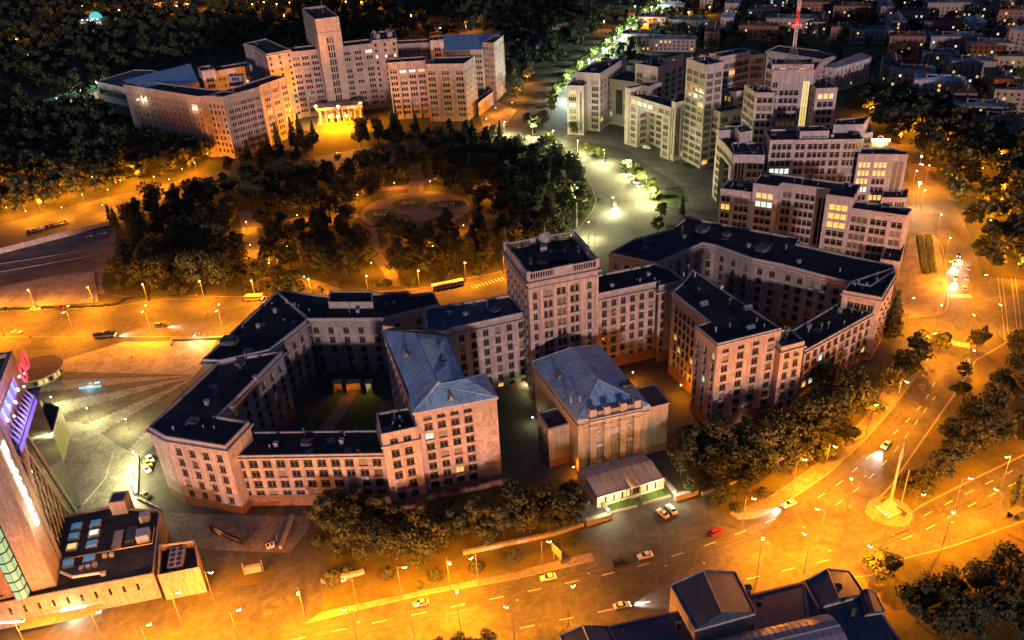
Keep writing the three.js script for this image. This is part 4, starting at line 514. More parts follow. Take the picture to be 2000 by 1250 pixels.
// ---------------------------------------------------------------- university with a tall central tower and a lit portico
{
  const B = building('university_building', 'pinkish stone university building with tall slab tower and floodlit column porch', 'building', { seed: 31, wall: 'univ_wall', frame: 'frame_pink', style: { w: 4.9, hh: 2.6, dy: 4.35, y: 3.6, m: 1.2, gap: 1.3, nx: 3, ny: 1, mw: 0.42, sill: false, lit: 0.006, dim: 0.03, cur: 0.12 }, def: {}, par: 0.9, parM: 'univ_wall', corM: 'univ_wall' });
  const inner = { w: 1.6, nx: 2, mw: 0.2, gap: 2 }, C1 = [[-5.2, 0.35, 0.4]];
  let w = block(B, 'wing', { h: 41, cor: C1, pts: backed(px(41, [[241, 167], [388, 191], [402, 189.5], [434.5, 192.4]]), 13), W: { 0: { n: 18, ...inner, rows: 8, hh: 2.4, gap: 1.4, w: 1.5 }, 2: { n: 4, w: 1.6, nx: 1 } } });
  w = block(B, 'wing', { h: 41.2, cor: C1, pts: backed(px(41.2, [[435, 191.5], [507, 172], [510, 168.5], [559, 151.5]]), 13), W: { 0: { n: 5, pil: 0.8 }, 2: { n: 3, pil: 0.8 } } });
  w = block(B, 'wing', { h: 40, par: 0.3, roof: null, pts: px(40, [[300, 178], [388, 161], [374, 140], [243, 166]]), W: { 0: { ...inner, n: 8 } } });
  { const e = px(40, [[300, 178], [388, 161], [374, 133], [241, 167]]).map((p) => p.setY(40.1)); mesh('roof', new GB().quad(e[0], e[1], e[2].clone().setY(43.5), e[3].clone().setY(43.5)).geo(), MT.blue_metal, w); }
  w = block(B, 'stair_block', { h: 46, wall: 'white_wall', pts: backed(px(46, [[394, 141], [420, 137]]), 16), W: {} });
  w = block(B, 'wing', { h: 41.5, pts: backed(px(41.5, [[421, 141], [492, 129]]), 14), W: { 0: { ...inner, n: 8 } } });
  w = block(B, 'roof_house', { h: 44, y0: 38, roof: 'blue_metal', pts: backed(px(44, [[446, 152], [472, 150]]), 9), W: {} });
  w = block(B, 'shoulder_block', { h: 51, cor: [[-0.9, 0.9, 0.6], [-5, 0.3, 0.4], [-11, 0.3, 0.4]], pts: px(51, [[476, 87], [497, 92], [521, 108], [568, 99], [520, 77]]), W: { 0: { ...inner, n: 3 }, 1: { ...inner, n: 4 }, 2: { n: 3, w: 1.9, nx: 1, hh: 2.3 } } });
  w = block(B, 'main_block', { h: 48.6, pts: backed(px(48.6, [[566, 104.5], [622, 98]]), 18), W: { 0: { n: 3, pil: 0.6 } } });
  w = block(B, 'main_block', { h: 48.8, pts: backed(px(48.8, [[666, 93.5], [728, 86.5]]), 18), W: { 0: { n: 3, pil: 0.6, at: { '2,9': 'h' } } } });
  w = block(B, 'shoulder_block', { h: 51.2, cor: [[-0.9, 0.9, 0.6], [-5, 0.3, 0.4]], pts: backed(px(51.2, [[727, 81], [774, 77]]), 34), W: { 0: { n: 3, w: 1.9, nx: 1, hh: 2.3, at: { '0,8': 'h', '1,8': 'h', '2,8': 'h' } } } });
  block(B, 'roof_house', { h: 54, y0: 51, pts: backed(px(54, [[735, 70], [742, 69]]), 8), W: {} }); block(B, 'roof_house', { h: 54, y0: 51, pts: backed(px(54, [[757, 66], [766, 65]]), 6), W: {} });
  const tp = px(71, [[590, 20], [616, 42], [662, 36], [635, 14]]);
  w = block(B, 'tower', { h: 71, par: 1.6, cor: [[-9, 0.35, 0.5]], pts: tp, W: { 0: { n: 5, w: 1.2, nx: 1, rows: 13, y: 10 }, 1: [{ a: 0, b: 5, n: 1, w: 0.1, rows: 1, hh: 0.1, skip: () => true }, { a: 5, b: 12.4, n: 1, w: 5.0, hh: 4.2, y: 12, dy: 5.3, rows: 9, nx: 3, mw: 0.6, m: 0.6, dim: 0.02 }, { a: 12.4, n: 1, w: 0.1, rows: 1, hh: 0.1, skip: () => true }] } });
  { const c = P(630, 20, 72.6); mesh('flagstaff', new GB().rod(V3(0, 0, 0), V3(0, 9, 0), 0.2, 0.08, 6).geo(), MT.galv, w).position.copy(c.setY(71)); for (const [u, v] of [[596, 20], [656, 30]]) mesh('lightning_rod', new GB().rod(V3(0, 0, 0), V3(0, 6, 0), 0.12, 0.05, 5).geo(), MT.steel, w).position.copy(P(u, v, 72).setY(71)); }
  w = block(B, 'wing', { h: 41.3, cor: C1, pts: backed(px(41.3, [[757, 125], [831, 120]]), 14), W: { 0: { n: 4, pil: 0.8, at: { '1,7': 'h', '2,7': 'h', '3,7': 'y' } } } });
  w = block(B, 'wing', { h: 41, cor: C1, pts: px(41, [[831, 127.5], [906, 126.5], [928, 111.5], [846, 114]]), W: { 0: { n: 3, w: 5.2, pil: 0.9 }, 1: { n: 3, w: 3.8, pil: 0.6 } } });
  w = block(B, 'wing', { h: 41.6, pts: backed(px(41.6, [[775, 88], [840, 84.5]]), 14), W: { 0: { ...inner, n: 7 } } });
  w = block(B, 'stair_block', { h: 46, wall: 'white_wall', pts: backed(px(46, [[840, 81], [866, 79]]), 16), W: {} });
  w = block(B, 'wing', { h: 40, par: 0.3, roof: null, pts: px(40, [[866, 100], [942, 97], [975, 73], [866, 78]]), W: { 0: { n: 5 } } });
  { const e = px(40, [[866, 100], [942, 97], [978, 72], [864, 76]]); mesh('roof', new GB().quad(e[0].setY(40.1), e[1].setY(40.1), e[2].setY(43), e[3].setY(43)).geo(), MT.blue_metal, w); }
  w = block(B, 'wing', { h: 43.5, cor: C1, pts: px(43.5, [[942, 84.5], [964, 86.5], [983, 71.5], [966, 70]]), W: { 0: { n: 2, w: 3.6 }, 1: { n: 3, w: 3.4, pil: 0.6 } } });
  w = block(B, 'low_wing', { h: 9, pts: px(9, [[934, 204], [963, 181], [960, 175], [929, 196]]), W: { 0: { n: 5, w: 2.6, nx: 2, rows: 1, y: 3, hh: 4 } } });
  // column porch
  const c0 = P(622, 243), c1 = P(712, 236), d = c1.clone().sub(c0).normalize(), n = V3(d.z, 0, -d.x).negate();
  const S = new THREE.Group(); S.name = 'portico'; S.position.copy(c0.clone().add(c1).multiplyScalar(0.5)); S.rotation.y = Math.atan2(-d.z, d.x); B.add(S); void n;
  mesh('portico_roof', new GB().box(-17, 17, 10.2, 12, -13, 1.2).box(-17.6, 17.6, 12, 12.6, -13.2, 1.7).geo(), MT.univ_wall, S);
  for (let i = 0; i < 8; i++) { const x = -15.4 + i * 4.4; mesh('column', new THREE.CylinderGeometry(0.72, 0.85, 10.2, 12).translate(x, 5.6, 0), MT.univ_wall, S); }
  mesh('portico_steps', new GB().box(-18, 18, 0, 0.45, -12, 3.4).box(-17.4, 17.4, 0.45, 0.9, -12, 1.8).geo(), MT.sidewalk, S); mesh('back_wall', new GB().box(-16, 16, 0.9, 10.2, -10, -9).geo(), MT.univ_wall, S);
  for (const x of [-6.6, -2.2, 2.2, 6.6]) { const m = mesh('door', winGeo(2.2, 4.5, 2, 2, 0.12, false), [MT.frame_dark, MT.glass_lit_warm], S); m.position.set(x, 0.95, -8.98); }
  B.children.filter((c) => c.isGroup && c.pts && !/bridge_pier|gateway|balcony/.test(c.name)).forEach((c, i) => clutter(c, 4, 400 + i));
  finish(B);
  for (const [u, v, hh, k, I] of [[622, 240, 12.5, 'bulb_white', 1500], [648, 249, 8.5, 'bulb_sodium', 13000], [663, 250, 8.5, 'bulb_sodium', 13000], [679, 248, 8.5, 'bulb_sodium', 13000], [708, 234, 12.5, 'bulb_sodium', 13000], [666, 246, 14.5, 'bulb_sodium', 2500]]) globeLamp(P(u, v, 0), hh, k, I, 'tall globe lamp before the university column porch', 'globe lamps before the column porch', 1.0);
}
// sports hall behind the university
{
  const B = building('sports_hall', 'low broad hall with white bands and dark roof behind the university', 'building', { seed: 3, wall: 'white_wall' });
  const f = px(16, [[188, 160], [244, 172]]); block(B, 'hall', { h: 16, pts: [f[0], f[1], ...px(16, [[340, 150], [300, 138], [262, 137]])], roof: 'roof_grey', par: 0.5, W: { 0: { n: 1, w: f[0].distanceTo(f[1]) - 2, hh: 4.5, y: 6, rows: 1, nx: 12, ny: 2, m: 0.8, dim: 0, lit: 0, cur: 0 } } }); finish(B);
}
// ---------------------------------------------------------------- hotel: tall slab, glass flank, podium
{
  const B = building('hotel_building', 'tall stone hotel with glowing vertical sign, green glass bays and lattice glass flank', 'building', { seed: 4, wall: 'hotel_stone', frame: 'frame_dark' });
  function m2(n, c) { return mat(n, c, 0.7, T.plaster, 16); }
  m2('hotel_stone', [0.46, 0.36, 0.3]); m2('hotel_brick', [0.4, 0.22, 0.12]); mat('hotel_glass', [0.03, 0.035, 0.03], 0.1); mat('bay_glass', [0.1, 0.2, 0.15], 0.2, null, 0, { emissive: new THREE.Color(0.25, 0.75, 0.45), emissiveIntensity: 0.5 }); glow('violet_glow', [0.13, 0.05, 0.95], 0.75); glow('blue_glow', [0.25, 0.25, 0.9], 0.4); glow('lime_glow', [0.5, 0.5, 0.03], 0.3); glow('teal_glow', [0.1, 0.45, 0.6], 0.9); mat('skylight_glass', [0.05, 0.22, 0.36], 0.2, null, 0, { emissive: new THREE.Color(0.03, 0.16, 0.32), emissiveIntensity: 0.5 });
  const H = 57, a = V3(-127.8, 0, -164.4), dir = V3(-12.9, 0, -44.1).normalize(), out = V3(-dir.z, 0, dir.x).multiplyScalar(1), L = 46; if (out.x < 0) out.negate();
  const left = out.clone().negate(), at = (x, y, z = 0) => a.clone().addScaledVector(dir, x).addScaledVector(out, z).setY(y);
  // main slab: the front part of the flank is the stone pier that carries the sign
  block(B, 'pier', { h: H + 1.5, y0: 8, par: 0, roof: 'roof_grey', pts: [at(0, 0), at(11.5, 0), at(11.5, 0, -6), at(0, 0, -6)], W: {} });
  mesh('pier_groove', new GB().quad(at(8.2, 8.5, 0.03), at(9.1, 8.5, 0.03), at(9.1, H, 0.03), at(8.2, H, 0.03)).geo(), MT.black_metal, B);
  const wall = (x0, x1, z0, z1) => [at(x0, 0, z0), at(x1, 0, z0), at(x1, 0, z1), at(x0, 0, z1)];
  block(B, 'slab', { h: H, y0: 0, par: 1.2, parT: 1.2, parM: 'hotel_stone', roof: 'roof_grey', wall: 'hotel_brick', pts: wall(1.5, L, -3.2, -70), W: {} });
  block(B, 'street_face', { h: H, y0: 8, par: 0, wall: 'hotel_brick', pts: wall(-0.5, 2, -9.5, -40), W: { 3: [{ a: 0, b: 8, n: 1, w: 0.7, hh: 44, y: 2, rows: 1, m: 0.4, d: 0.9, nx: 1, ny: 1, sill: false, frame: 'frame_dark' }, { a: 8, n: 3, w: 0.9, hh: 44, y: 2, rows: 1, m: 3, d: 0.9, nx: 1, ny: 10, sill: false }] } });
  // green glass bays stacked on the street face
  for (let k = 0; k < 14; k++) { const y = 9.5 + k * 3.35, q = (x, z, yy) => at(x, yy, z), b = new THREE.Group(); b.name = 'bay_window'; B.add(b);
    const pl = [[-0.4, -9.6], [-2.6, -9.2], [-3.0, -7.6], [-2.2, -6.4], [-0.4, -6.2]]; const g = new GB(), fr = new GB();
    for (let i = 0; i < 4; i++) { g.quad(q(...pl[i], y), q(...pl[i + 1], y), q(...pl[i + 1], y + 2.9), q(...pl[i], y + 2.9)); fr.rod(q(...pl[i], y), q(...pl[i], y + 3.35), 0.09, 0.09, 4); fr.rod(q(...pl[i], y + 3.1), q(...pl[i + 1], y + 3.1), 0.26, 0.26, 4); }
    mesh('bay_glass', g.geo(), MT.bay_glass, b); mesh('bay_frame', fr.geo(), MT.black_metal, b); }
  // glass flank: recessed wall, diagonal lattice, bright edge strips
  mesh('flank_glass', new GB().quad(at(11.5, 0, -1.6), at(L, 0, -1.6), at(L, H - 12, -1.6), at(11.5, H - 12, -1.6)).geo(), MT.hotel_glass, B);
  const lat = new GB(); for (let i = -12; i < 14; i++) for (const s of [1, -1]) { const steps = 24; let prev = null; for (let k = 0; k <= steps; k++) { const y = 2 + (H - 16) * k / steps, x = 22 + i * 3.2 + s * (y - 24) * 0.34; const ok = x > 12 && x < 34 - (y * 0.3) && y < H - 13, p = ok ? at(x, y, -1.35) : null; if (p && prev) lat.rod(prev, p, 0.13, 0.13, 4); prev = p; } } mesh('lattice', lat.geo(), MT.steel, B);
  const strip = (x0, y0, x1, y1, z = -1.2) => mesh('edge_strip', new GB().rod(at(x0, y0, z), at(x1, y1, z), 0.28, 0.28, 5).geo(), MT.trim, B);
  strip(34.5, 1, 20, 44); strip(12.2, 20, 20, 44); strip(39, 1, 25, 46); strip(25, 46, 15, 30);
  // lit restaurant under the roof
  const top = new THREE.Group(); top.name = 'sky_lounge'; B.add(top);
  mesh('lounge_floor', new GB().quad(at(11.5, H - 12, 0.4), at(L, H - 12, 0.4), at(L, H - 12, -3.2), at(11.5, H - 12, -3.2)).geo(), MT.roof_grey, top);
  mesh('violet_light_strip', new GB().quad(at(13, H - 12.4, 0.5), at(38, H - 12.4, 0.5), at(38, H - 10.6, 0.5), at(13, H - 10.6, 0.5)).geo(), MT.violet_glow, top);
  for (let k = 0; k < 11; k++) { const x = 14 + k * 2.2, y = H - 10.4; mesh('glass_facet_light', new GB().tri(at(x, y, 0.3), at(x + 2.1, y, 0.3), at(x + 1.05, y + 3.6, -1.2)).geo(), k % 3 ? MT.blue_glow : MT.violet_glow, top); mesh('lounge_window_light', new GB().quad(at(x, y + 3.8, -2.6), at(x + 2, y + 3.8, -2.6), at(x + 2, y + 7.5, -2.9), at(x, y + 7.5, -2.9)).geo(), k % 2 ? MT.teal_glow : MT.violet_glow, top); }
  for (let k = 0; k < 12; k++) { const p = at(16 + k * 2.5, H - 3.5 - (k % 3), -0.6 - (k % 2)); mesh('lounge_lamp', new THREE.SphereGeometry(0.32, 10, 8), k % 3 ? MT.sign_white : MT.bulb_sodium, top).position.copy(p); }
  { const Lp = new THREE.PointLight(new THREE.Color(0.45, 0.3, 1), 700); Lp.position.copy(at(25, H - 6, 4)); Lp.castShadow = true; Lp.shadow.radius = 20; top.add(Lp); }
  // low annexe with glowing louvres
  const ap = px(12, [[72, 846], [102, 858], [118, 797], [87, 788]]); block(B, 'annexe', { h: 12, par: 0.8, roof: 'bitumen', wall: 'hotel_stone', pts: ap, W: {} });
  { const d = ap[2].clone().sub(ap[1]), n = V3(d.z, 0, -d.x).normalize(); if (n.x < 0) n.negate(); for (let k = 0; k < 14; k++) { const q = (t, y) => ap[1].clone().addScaledVector(d, t).addScaledVector(n, 0.14).setY(y), t0 = 0.03 + k * 0.068; mesh('louvre_light', new GB().quad(q(t0, 1.5), q(t0 + 0.045, 1.5), q(t0 + 0.045, 10.6), q(t0, 10.6)).geo(), MT.lime_glow, B); } }
  // sign: letters climb the pier, two red loops on the roof edge
  const font = await new FontLoader().loadAsync('fonts/droid/droid_serif_bold.typeface.json');
  const wordsAt = [['Kharkiv', 42], ['Palace', 27]];
  for (const [t, y0] of wordsAt) { const g = new TextGeometry(t, { font, size: 2.7, depth: 0.25, curveSegments: 3 }); const m = mesh('sign_lettering', g, MT.sign_white, B); const bx = new THREE.Matrix4().makeBasis(V3(0, -1, 0), V3(0, 0, 0).copy(dir).negate().multiplyScalar(-1), out.clone()); const o = at(3.6, y0 + 12, 0.2); m.matrixAutoUpdate = false; m.matrix.copy(bx.setPosition(o)); }
  for (const k of [0, 1]) { const m = mesh('sign_loop', new THREE.TorusGeometry(2.0, 0.34, 8, 24), MT.sign_red, B); m.position.copy(at(36 + k * 5, H - 1 + k * 1.2, 0.6)); m.scale.set(1, 1.3, 1); m.rotation.y = Math.atan2(out.x, out.z); }
  { const Lp = new THREE.PointLight(new THREE.Color(1, 0.85, 0.6), 260); Lp.position.copy(at(4, 30, 5)); Lp.castShadow = true; Lp.shadow.radius = 30; B.add(Lp); }
  // podium with slotted street wall
  const pp = px(8.6, [[-140, 1209], [301, 1124], [314, 1000], [212, 992], [134, 1009], [-140, 1075]]);
  let w = block(B, 'podium', { h: 8.6, par: 0.8, parT: 0.4, wall: 'ochre_wall', parM: 'hotel_stone', roof: 'bitumen', pts: pp, W: { 0: { a: pp[0].distanceTo(pp[1]) - 53, b: pp[0].distanceTo(pp[1]) - 4, n: 14, w: 0.75, hh: 2.6, y: 4.3, rows: 1, nx: 1, ny: 1, sill: false, m: 0.6, lit: 0, dim: 0, cur: 0 }, 1: null } });
  for (const [i, [u, v]] of [[151, 1031], [188, 1025], [146, 1050], [185, 1044], [142, 1071], [181, 1065], [135, 1103], [175, 1094]].entries()) { const s = new THREE.Group(); s.name = 'roof_skylight'; s.position.copy(P(u, v, 8.6)); s.rotation.y = 0.23; w.add(s); mesh('skylight_curb', new GB().box(-1.5, 1.5, 0, 0.9, -1.3, 1.3).geo(), MT.galv, s); mesh('skylight_window', new GB().box(-1.15, 1.15, 0.9, 1.02, -0.95, 0.95).geo(), i === 3 ? MT.glass_lit_white : i === 4 ? MT.glass_lit_yellow : MT.skylight_glass, s); }
  const unit = (name, u, v, x, y, z, m = 'galv') => { const o = mesh(name, new RoundedBoxGeometry(x, y, z, 1, 0.06).translate(0, y / 2, 0), MT[m], w); o.position.copy(P(u, v, 8.6)); o.rotation.y = 0.23; return o; };
  unit('chiller', 282, 1052, 3.4, 2.6, 3.6); unit('air_unit', 231, 1055, 2.6, 0.7, 7, 'hotel_stone'); unit('air_unit', 257, 1047, 2.6, 1.0, 6, 'black_metal'); unit('air_unit', 285, 1016, 2.8, 2.4, 2.4); for (const [u, v] of [[161, 1113], [173, 1110], [186, 1106], [206, 1088], [219, 1086], [203, 1123]]) unit('duct_unit', u, v, 1.2, 1.1, 1.2);
  mesh('roof_duct', new GB().rod(P(118, 1117, 9.6), P(142, 1127, 9.6), 0.4, 0.4, 8).rod(P(142, 1127, 9.6), P(196, 1119, 9.6), 0.4, 0.4, 8).geo(), MT.galv, w); mesh('gas_pipe', new GB().rod(P(125, 1092, 9.2), P(297, 1061, 9.2), 0.16, 0.16, 6).rod(P(297, 1061, 9.2), P(302, 1030, 9.2), 0.16, 0.16, 6).geo(), mat('pipe_yellow', [0.5, 0.32, 0.05], 0.6), w);
  w = block(B, 'stair_box', { h: 13, par: 0.5, roof: 'roof_grey', wall: 'hotel_stone', pts: backed(px(13, [[212, 985], [243, 981]]), 5), W: {} });
  w = block(B, 'service_block', { h: 7.2, par: 2.4, parT: 0.35, roof: 'bitumen', wall: 'ochre_wall', parM: 'hotel_stone', pts: px(7.2, [[312, 1136], [393, 1120], [384, 1066], [314, 1076]]), W: {} });
  { const c = P(347, 1096, 7.2), u = new THREE.Group(); u.name = 'cooling_unit'; u.position.copy(c); u.rotation.y = 0.2; w.add(u); mesh('casing', new RoundedBoxGeometry(4, 1.7, 8, 1, 0.08).translate(0, 0.95, 0), MT.galv, u); for (let i = 0; i < 2; i++) for (let j = 0; j < 4; j++) mesh('fan_grille', new THREE.CylinderGeometry(0.75, 0.75, 0.1, 16).translate(-0.95 + i * 1.9, 1.86, -2.9 + j * 1.95), MT.black_metal, u); }
  // entrance canopy and lights at street level
  const ent = P(150, 1205); mesh('entrance_canopy', new GB().bar(P(40, 1222, 3.4), P(200, 1190, 3.4), 3.4, 0.3).geo(), MT.hotel_stone, B); mesh('entrance_light', new GB().box(-3.2, 3.2, 3.05, 3.2, -0.7, 0.7).geo(), MT.sign_white, B).position.copy(ent); { const Lp = new THREE.PointLight(new THREE.Color(1, 0.85, 0.62), 260); Lp.position.copy(ent).setY(2.7); Lp.position.z += 1; Lp.castShadow = true; Lp.shadow.radius = 25; B.add(Lp); }
  const fas = P(20, 1232); mesh('fascia_sign', new GB().box(-4, 4, 3.0, 3.5, -0.1, 0.1).geo(), MT.sign_white, B).position.copy(fas);
  finish(B);
}
{ // round pavilion behind the hotel
  const c = P(78, 735), o = thing('round_pavilion', 'low round pavilion with flat brown roof behind the hotel', 'pavilion', c);
  mesh('wall', new THREE.CylinderGeometry(8.6, 8.6, 3.4, 40, 1, true).translate(0, 1.7, 0), MT.pale_paving, o); mesh('roof', new THREE.CylinderGeometry(9.8, 9.8, 0.5, 40).translate(0, 3.6, 0), MT.rust_roof, o); mesh('roof_rim', new THREE.TorusGeometry(9.8, 0.28, 6, 40).rotateX(Math.PI / 2).translate(0, 3.7, 0), MT.trim, o);
  for (let i = 0; i < 12; i++) { const a = 0.2 + i * 0.23, m = mesh('window', winGeo(1.5, 2.2, 2, 1, 0.1, false), [MT.frame_dark, i % 3 ? MT.glass_lit_yellow : MT.glass], o); m.position.set(Math.sin(a + 0.1) * 8.64, 0.6, Math.cos(a + 0.1) * 8.64); m.rotation.y = a + 0.1; }
}
// ---------------------------------------------------------------- museum-like building with navy metal roofs in the corner
{
  const B = building('gabled_building', 'long building with navy metal roofs, gabled pavilion and glazed barrel vault', 'building', { seed: 8, wall: 'trim', roof: 'navy_metal' });
  const h = 11, seg = (name, pts, hh) => block(B, name, { h: hh, par: 0, roof: 'navy_metal', cor: [[-0.25, 0.5, 0.3]], corM: 'slate_metal', pts: px(hh, pts), W: { 0: { n: 4, w: 1.6, hh: 2.6, y: 2.5, dy: 4.5 } } });
  seg('wing', [[1186, 1226], [1326, 1196], [1400, 1330], [1230, 1370]], h); seg('wing', [[1455, 1167], [1572, 1138], [1660, 1260], [1500, 1290]], h + 0.2); seg('wing', [[1572, 1138], [1690, 1160], [1756, 1250], [1800, 1340], [1600, 1340]], h + 0.4);
  const gable = (pts, ridge, y, yr, body) => { const e = pts.map(([u, v]) => P(u, v, y)), [r0, r1] = ridge.map(([u, v]) => P(u, v, yr).setY(yr)), W = block(B, 'pavilion', { h: y - 0.05, par: 0, roof: null, pts: body ?? e.map((p) => p.clone().setY(0)), W: { 3: { n: 1, w: 1.4, hh: 3, y: 5, rows: 1 } } }); const g = new GB(); g.quad(e[3], e[0], r0, r1).quad(e[1], e[2], r1, r0).tri(e[0], e[1], r0).tri(e[2], e[3], r1); mesh('roof', g.geo(), MT.navy_metal, W); const rim = new GB(); e.forEach((p, i) => rim.rod(p, e[(i + 1) % 4], 0.22, 0.22, 5)); rim.rod(r0, r1, 0.2, 0.2, 5).rod(e[0], r0, 0.22, 0.22, 5).rod(e[1], r0, 0.22, 0.22, 5); mesh('eaves_trim', rim.geo(), MT.slate_metal, W); return W; };
  gable([[1310, 1143], [1436, 1117], [1476, 1196], [1358, 1229]], [[1374, 1114], [1411, 1196]], 15, 18);
  gable([[1094, 1241], [1186, 1224], [1240, 1330], [1140, 1350]], [[1138, 1222], [1185, 1330]], 12, 14.2); gable([[1572, 1134], [1660, 1116], [1690, 1160], [1600, 1185]], [[1616, 1111], [1640, 1168]], 12.4, 14.6); gable([[1680, 1155], [1710, 1158], [1728, 1194], [1690, 1200]], [[1694, 1150], [1708, 1194]], 12.2, 13.6);
  for (const [u, v] of [[1386, 1168], [1420, 1152], [1482, 1180], [1636, 1158], [1664, 1198], [1325, 1222], [1460, 1160]]) { const m = mesh('chimney', new GB().box(-0.55, 0.55, -0.5, 2.2, -0.55, 0.55).box(-0.75, 0.75, 2.2, 2.5, -0.75, 0.75).geo(), MT.black_metal, B); m.position.copy(P(u, v, 12.5)); }
  // ribbed glazed vault
  const a = P(1640, 1222, 14).setY(0), b = P(1180, 1330, 14).setY(0), d = b.clone().sub(a).normalize(), s = V3(-d.z, 0, d.x), L = a.distanceTo(b), R = 6.4, V = new THREE.Group(); V.name = 'barrel_vault'; B.add(V);
  const q = (x, t, r = R) => a.clone().addScaledVector(d, x).addScaledVector(s, Math.cos(t) * r).setY(9.6 + Math.sin(t) * r * 0.72); mat('vault_glass', [0.3, 0.27, 0.26], 0.25, null, 0, { metalness: 0.2 });
  const nb = 34, na = 10; for (let i = 0; i < nb; i++) { const g = new GB(); for (let k = 0; k < na; k++) { const t0 = Math.PI * k / na, t1 = Math.PI * (k + 1) / na; g.quad(q(L * i / nb, t0), q(L * (i + 1) / nb, t0), q(L * (i + 1) / nb, t1), q(L * i / nb, t1)); } mesh('pane', g.geo(), MT.vault_glass, V); }
  for (let i = 0; i <= nb; i += 1) { const g = new GB(); for (let k = 0; k < na; k++) g.rod(q(L * i / nb, Math.PI * k / na, R + 0.05), q(L * i / nb, Math.PI * (k + 1) / na, R + 0.05), 0.07, 0.07, 4); mesh('rib', g.geo(), MT.slate_metal, V); }
  mesh('end_wall', (() => { const g = new GB(), c = a.clone().setY(9.6); for (let k = 0; k < na; k++) g.tri(c, q(0, Math.PI * k / na), q(0, Math.PI * (k + 1) / na)); return g.geo(); })(), MT.slate_metal, V); mesh('ridge_cap', new GB().rod(q(0, 1.57, R + 0.1), q(L, 1.57, R + 0.1), 0.2, 0.2, 5).geo(), MT.galv, V);
  finish(B);
}
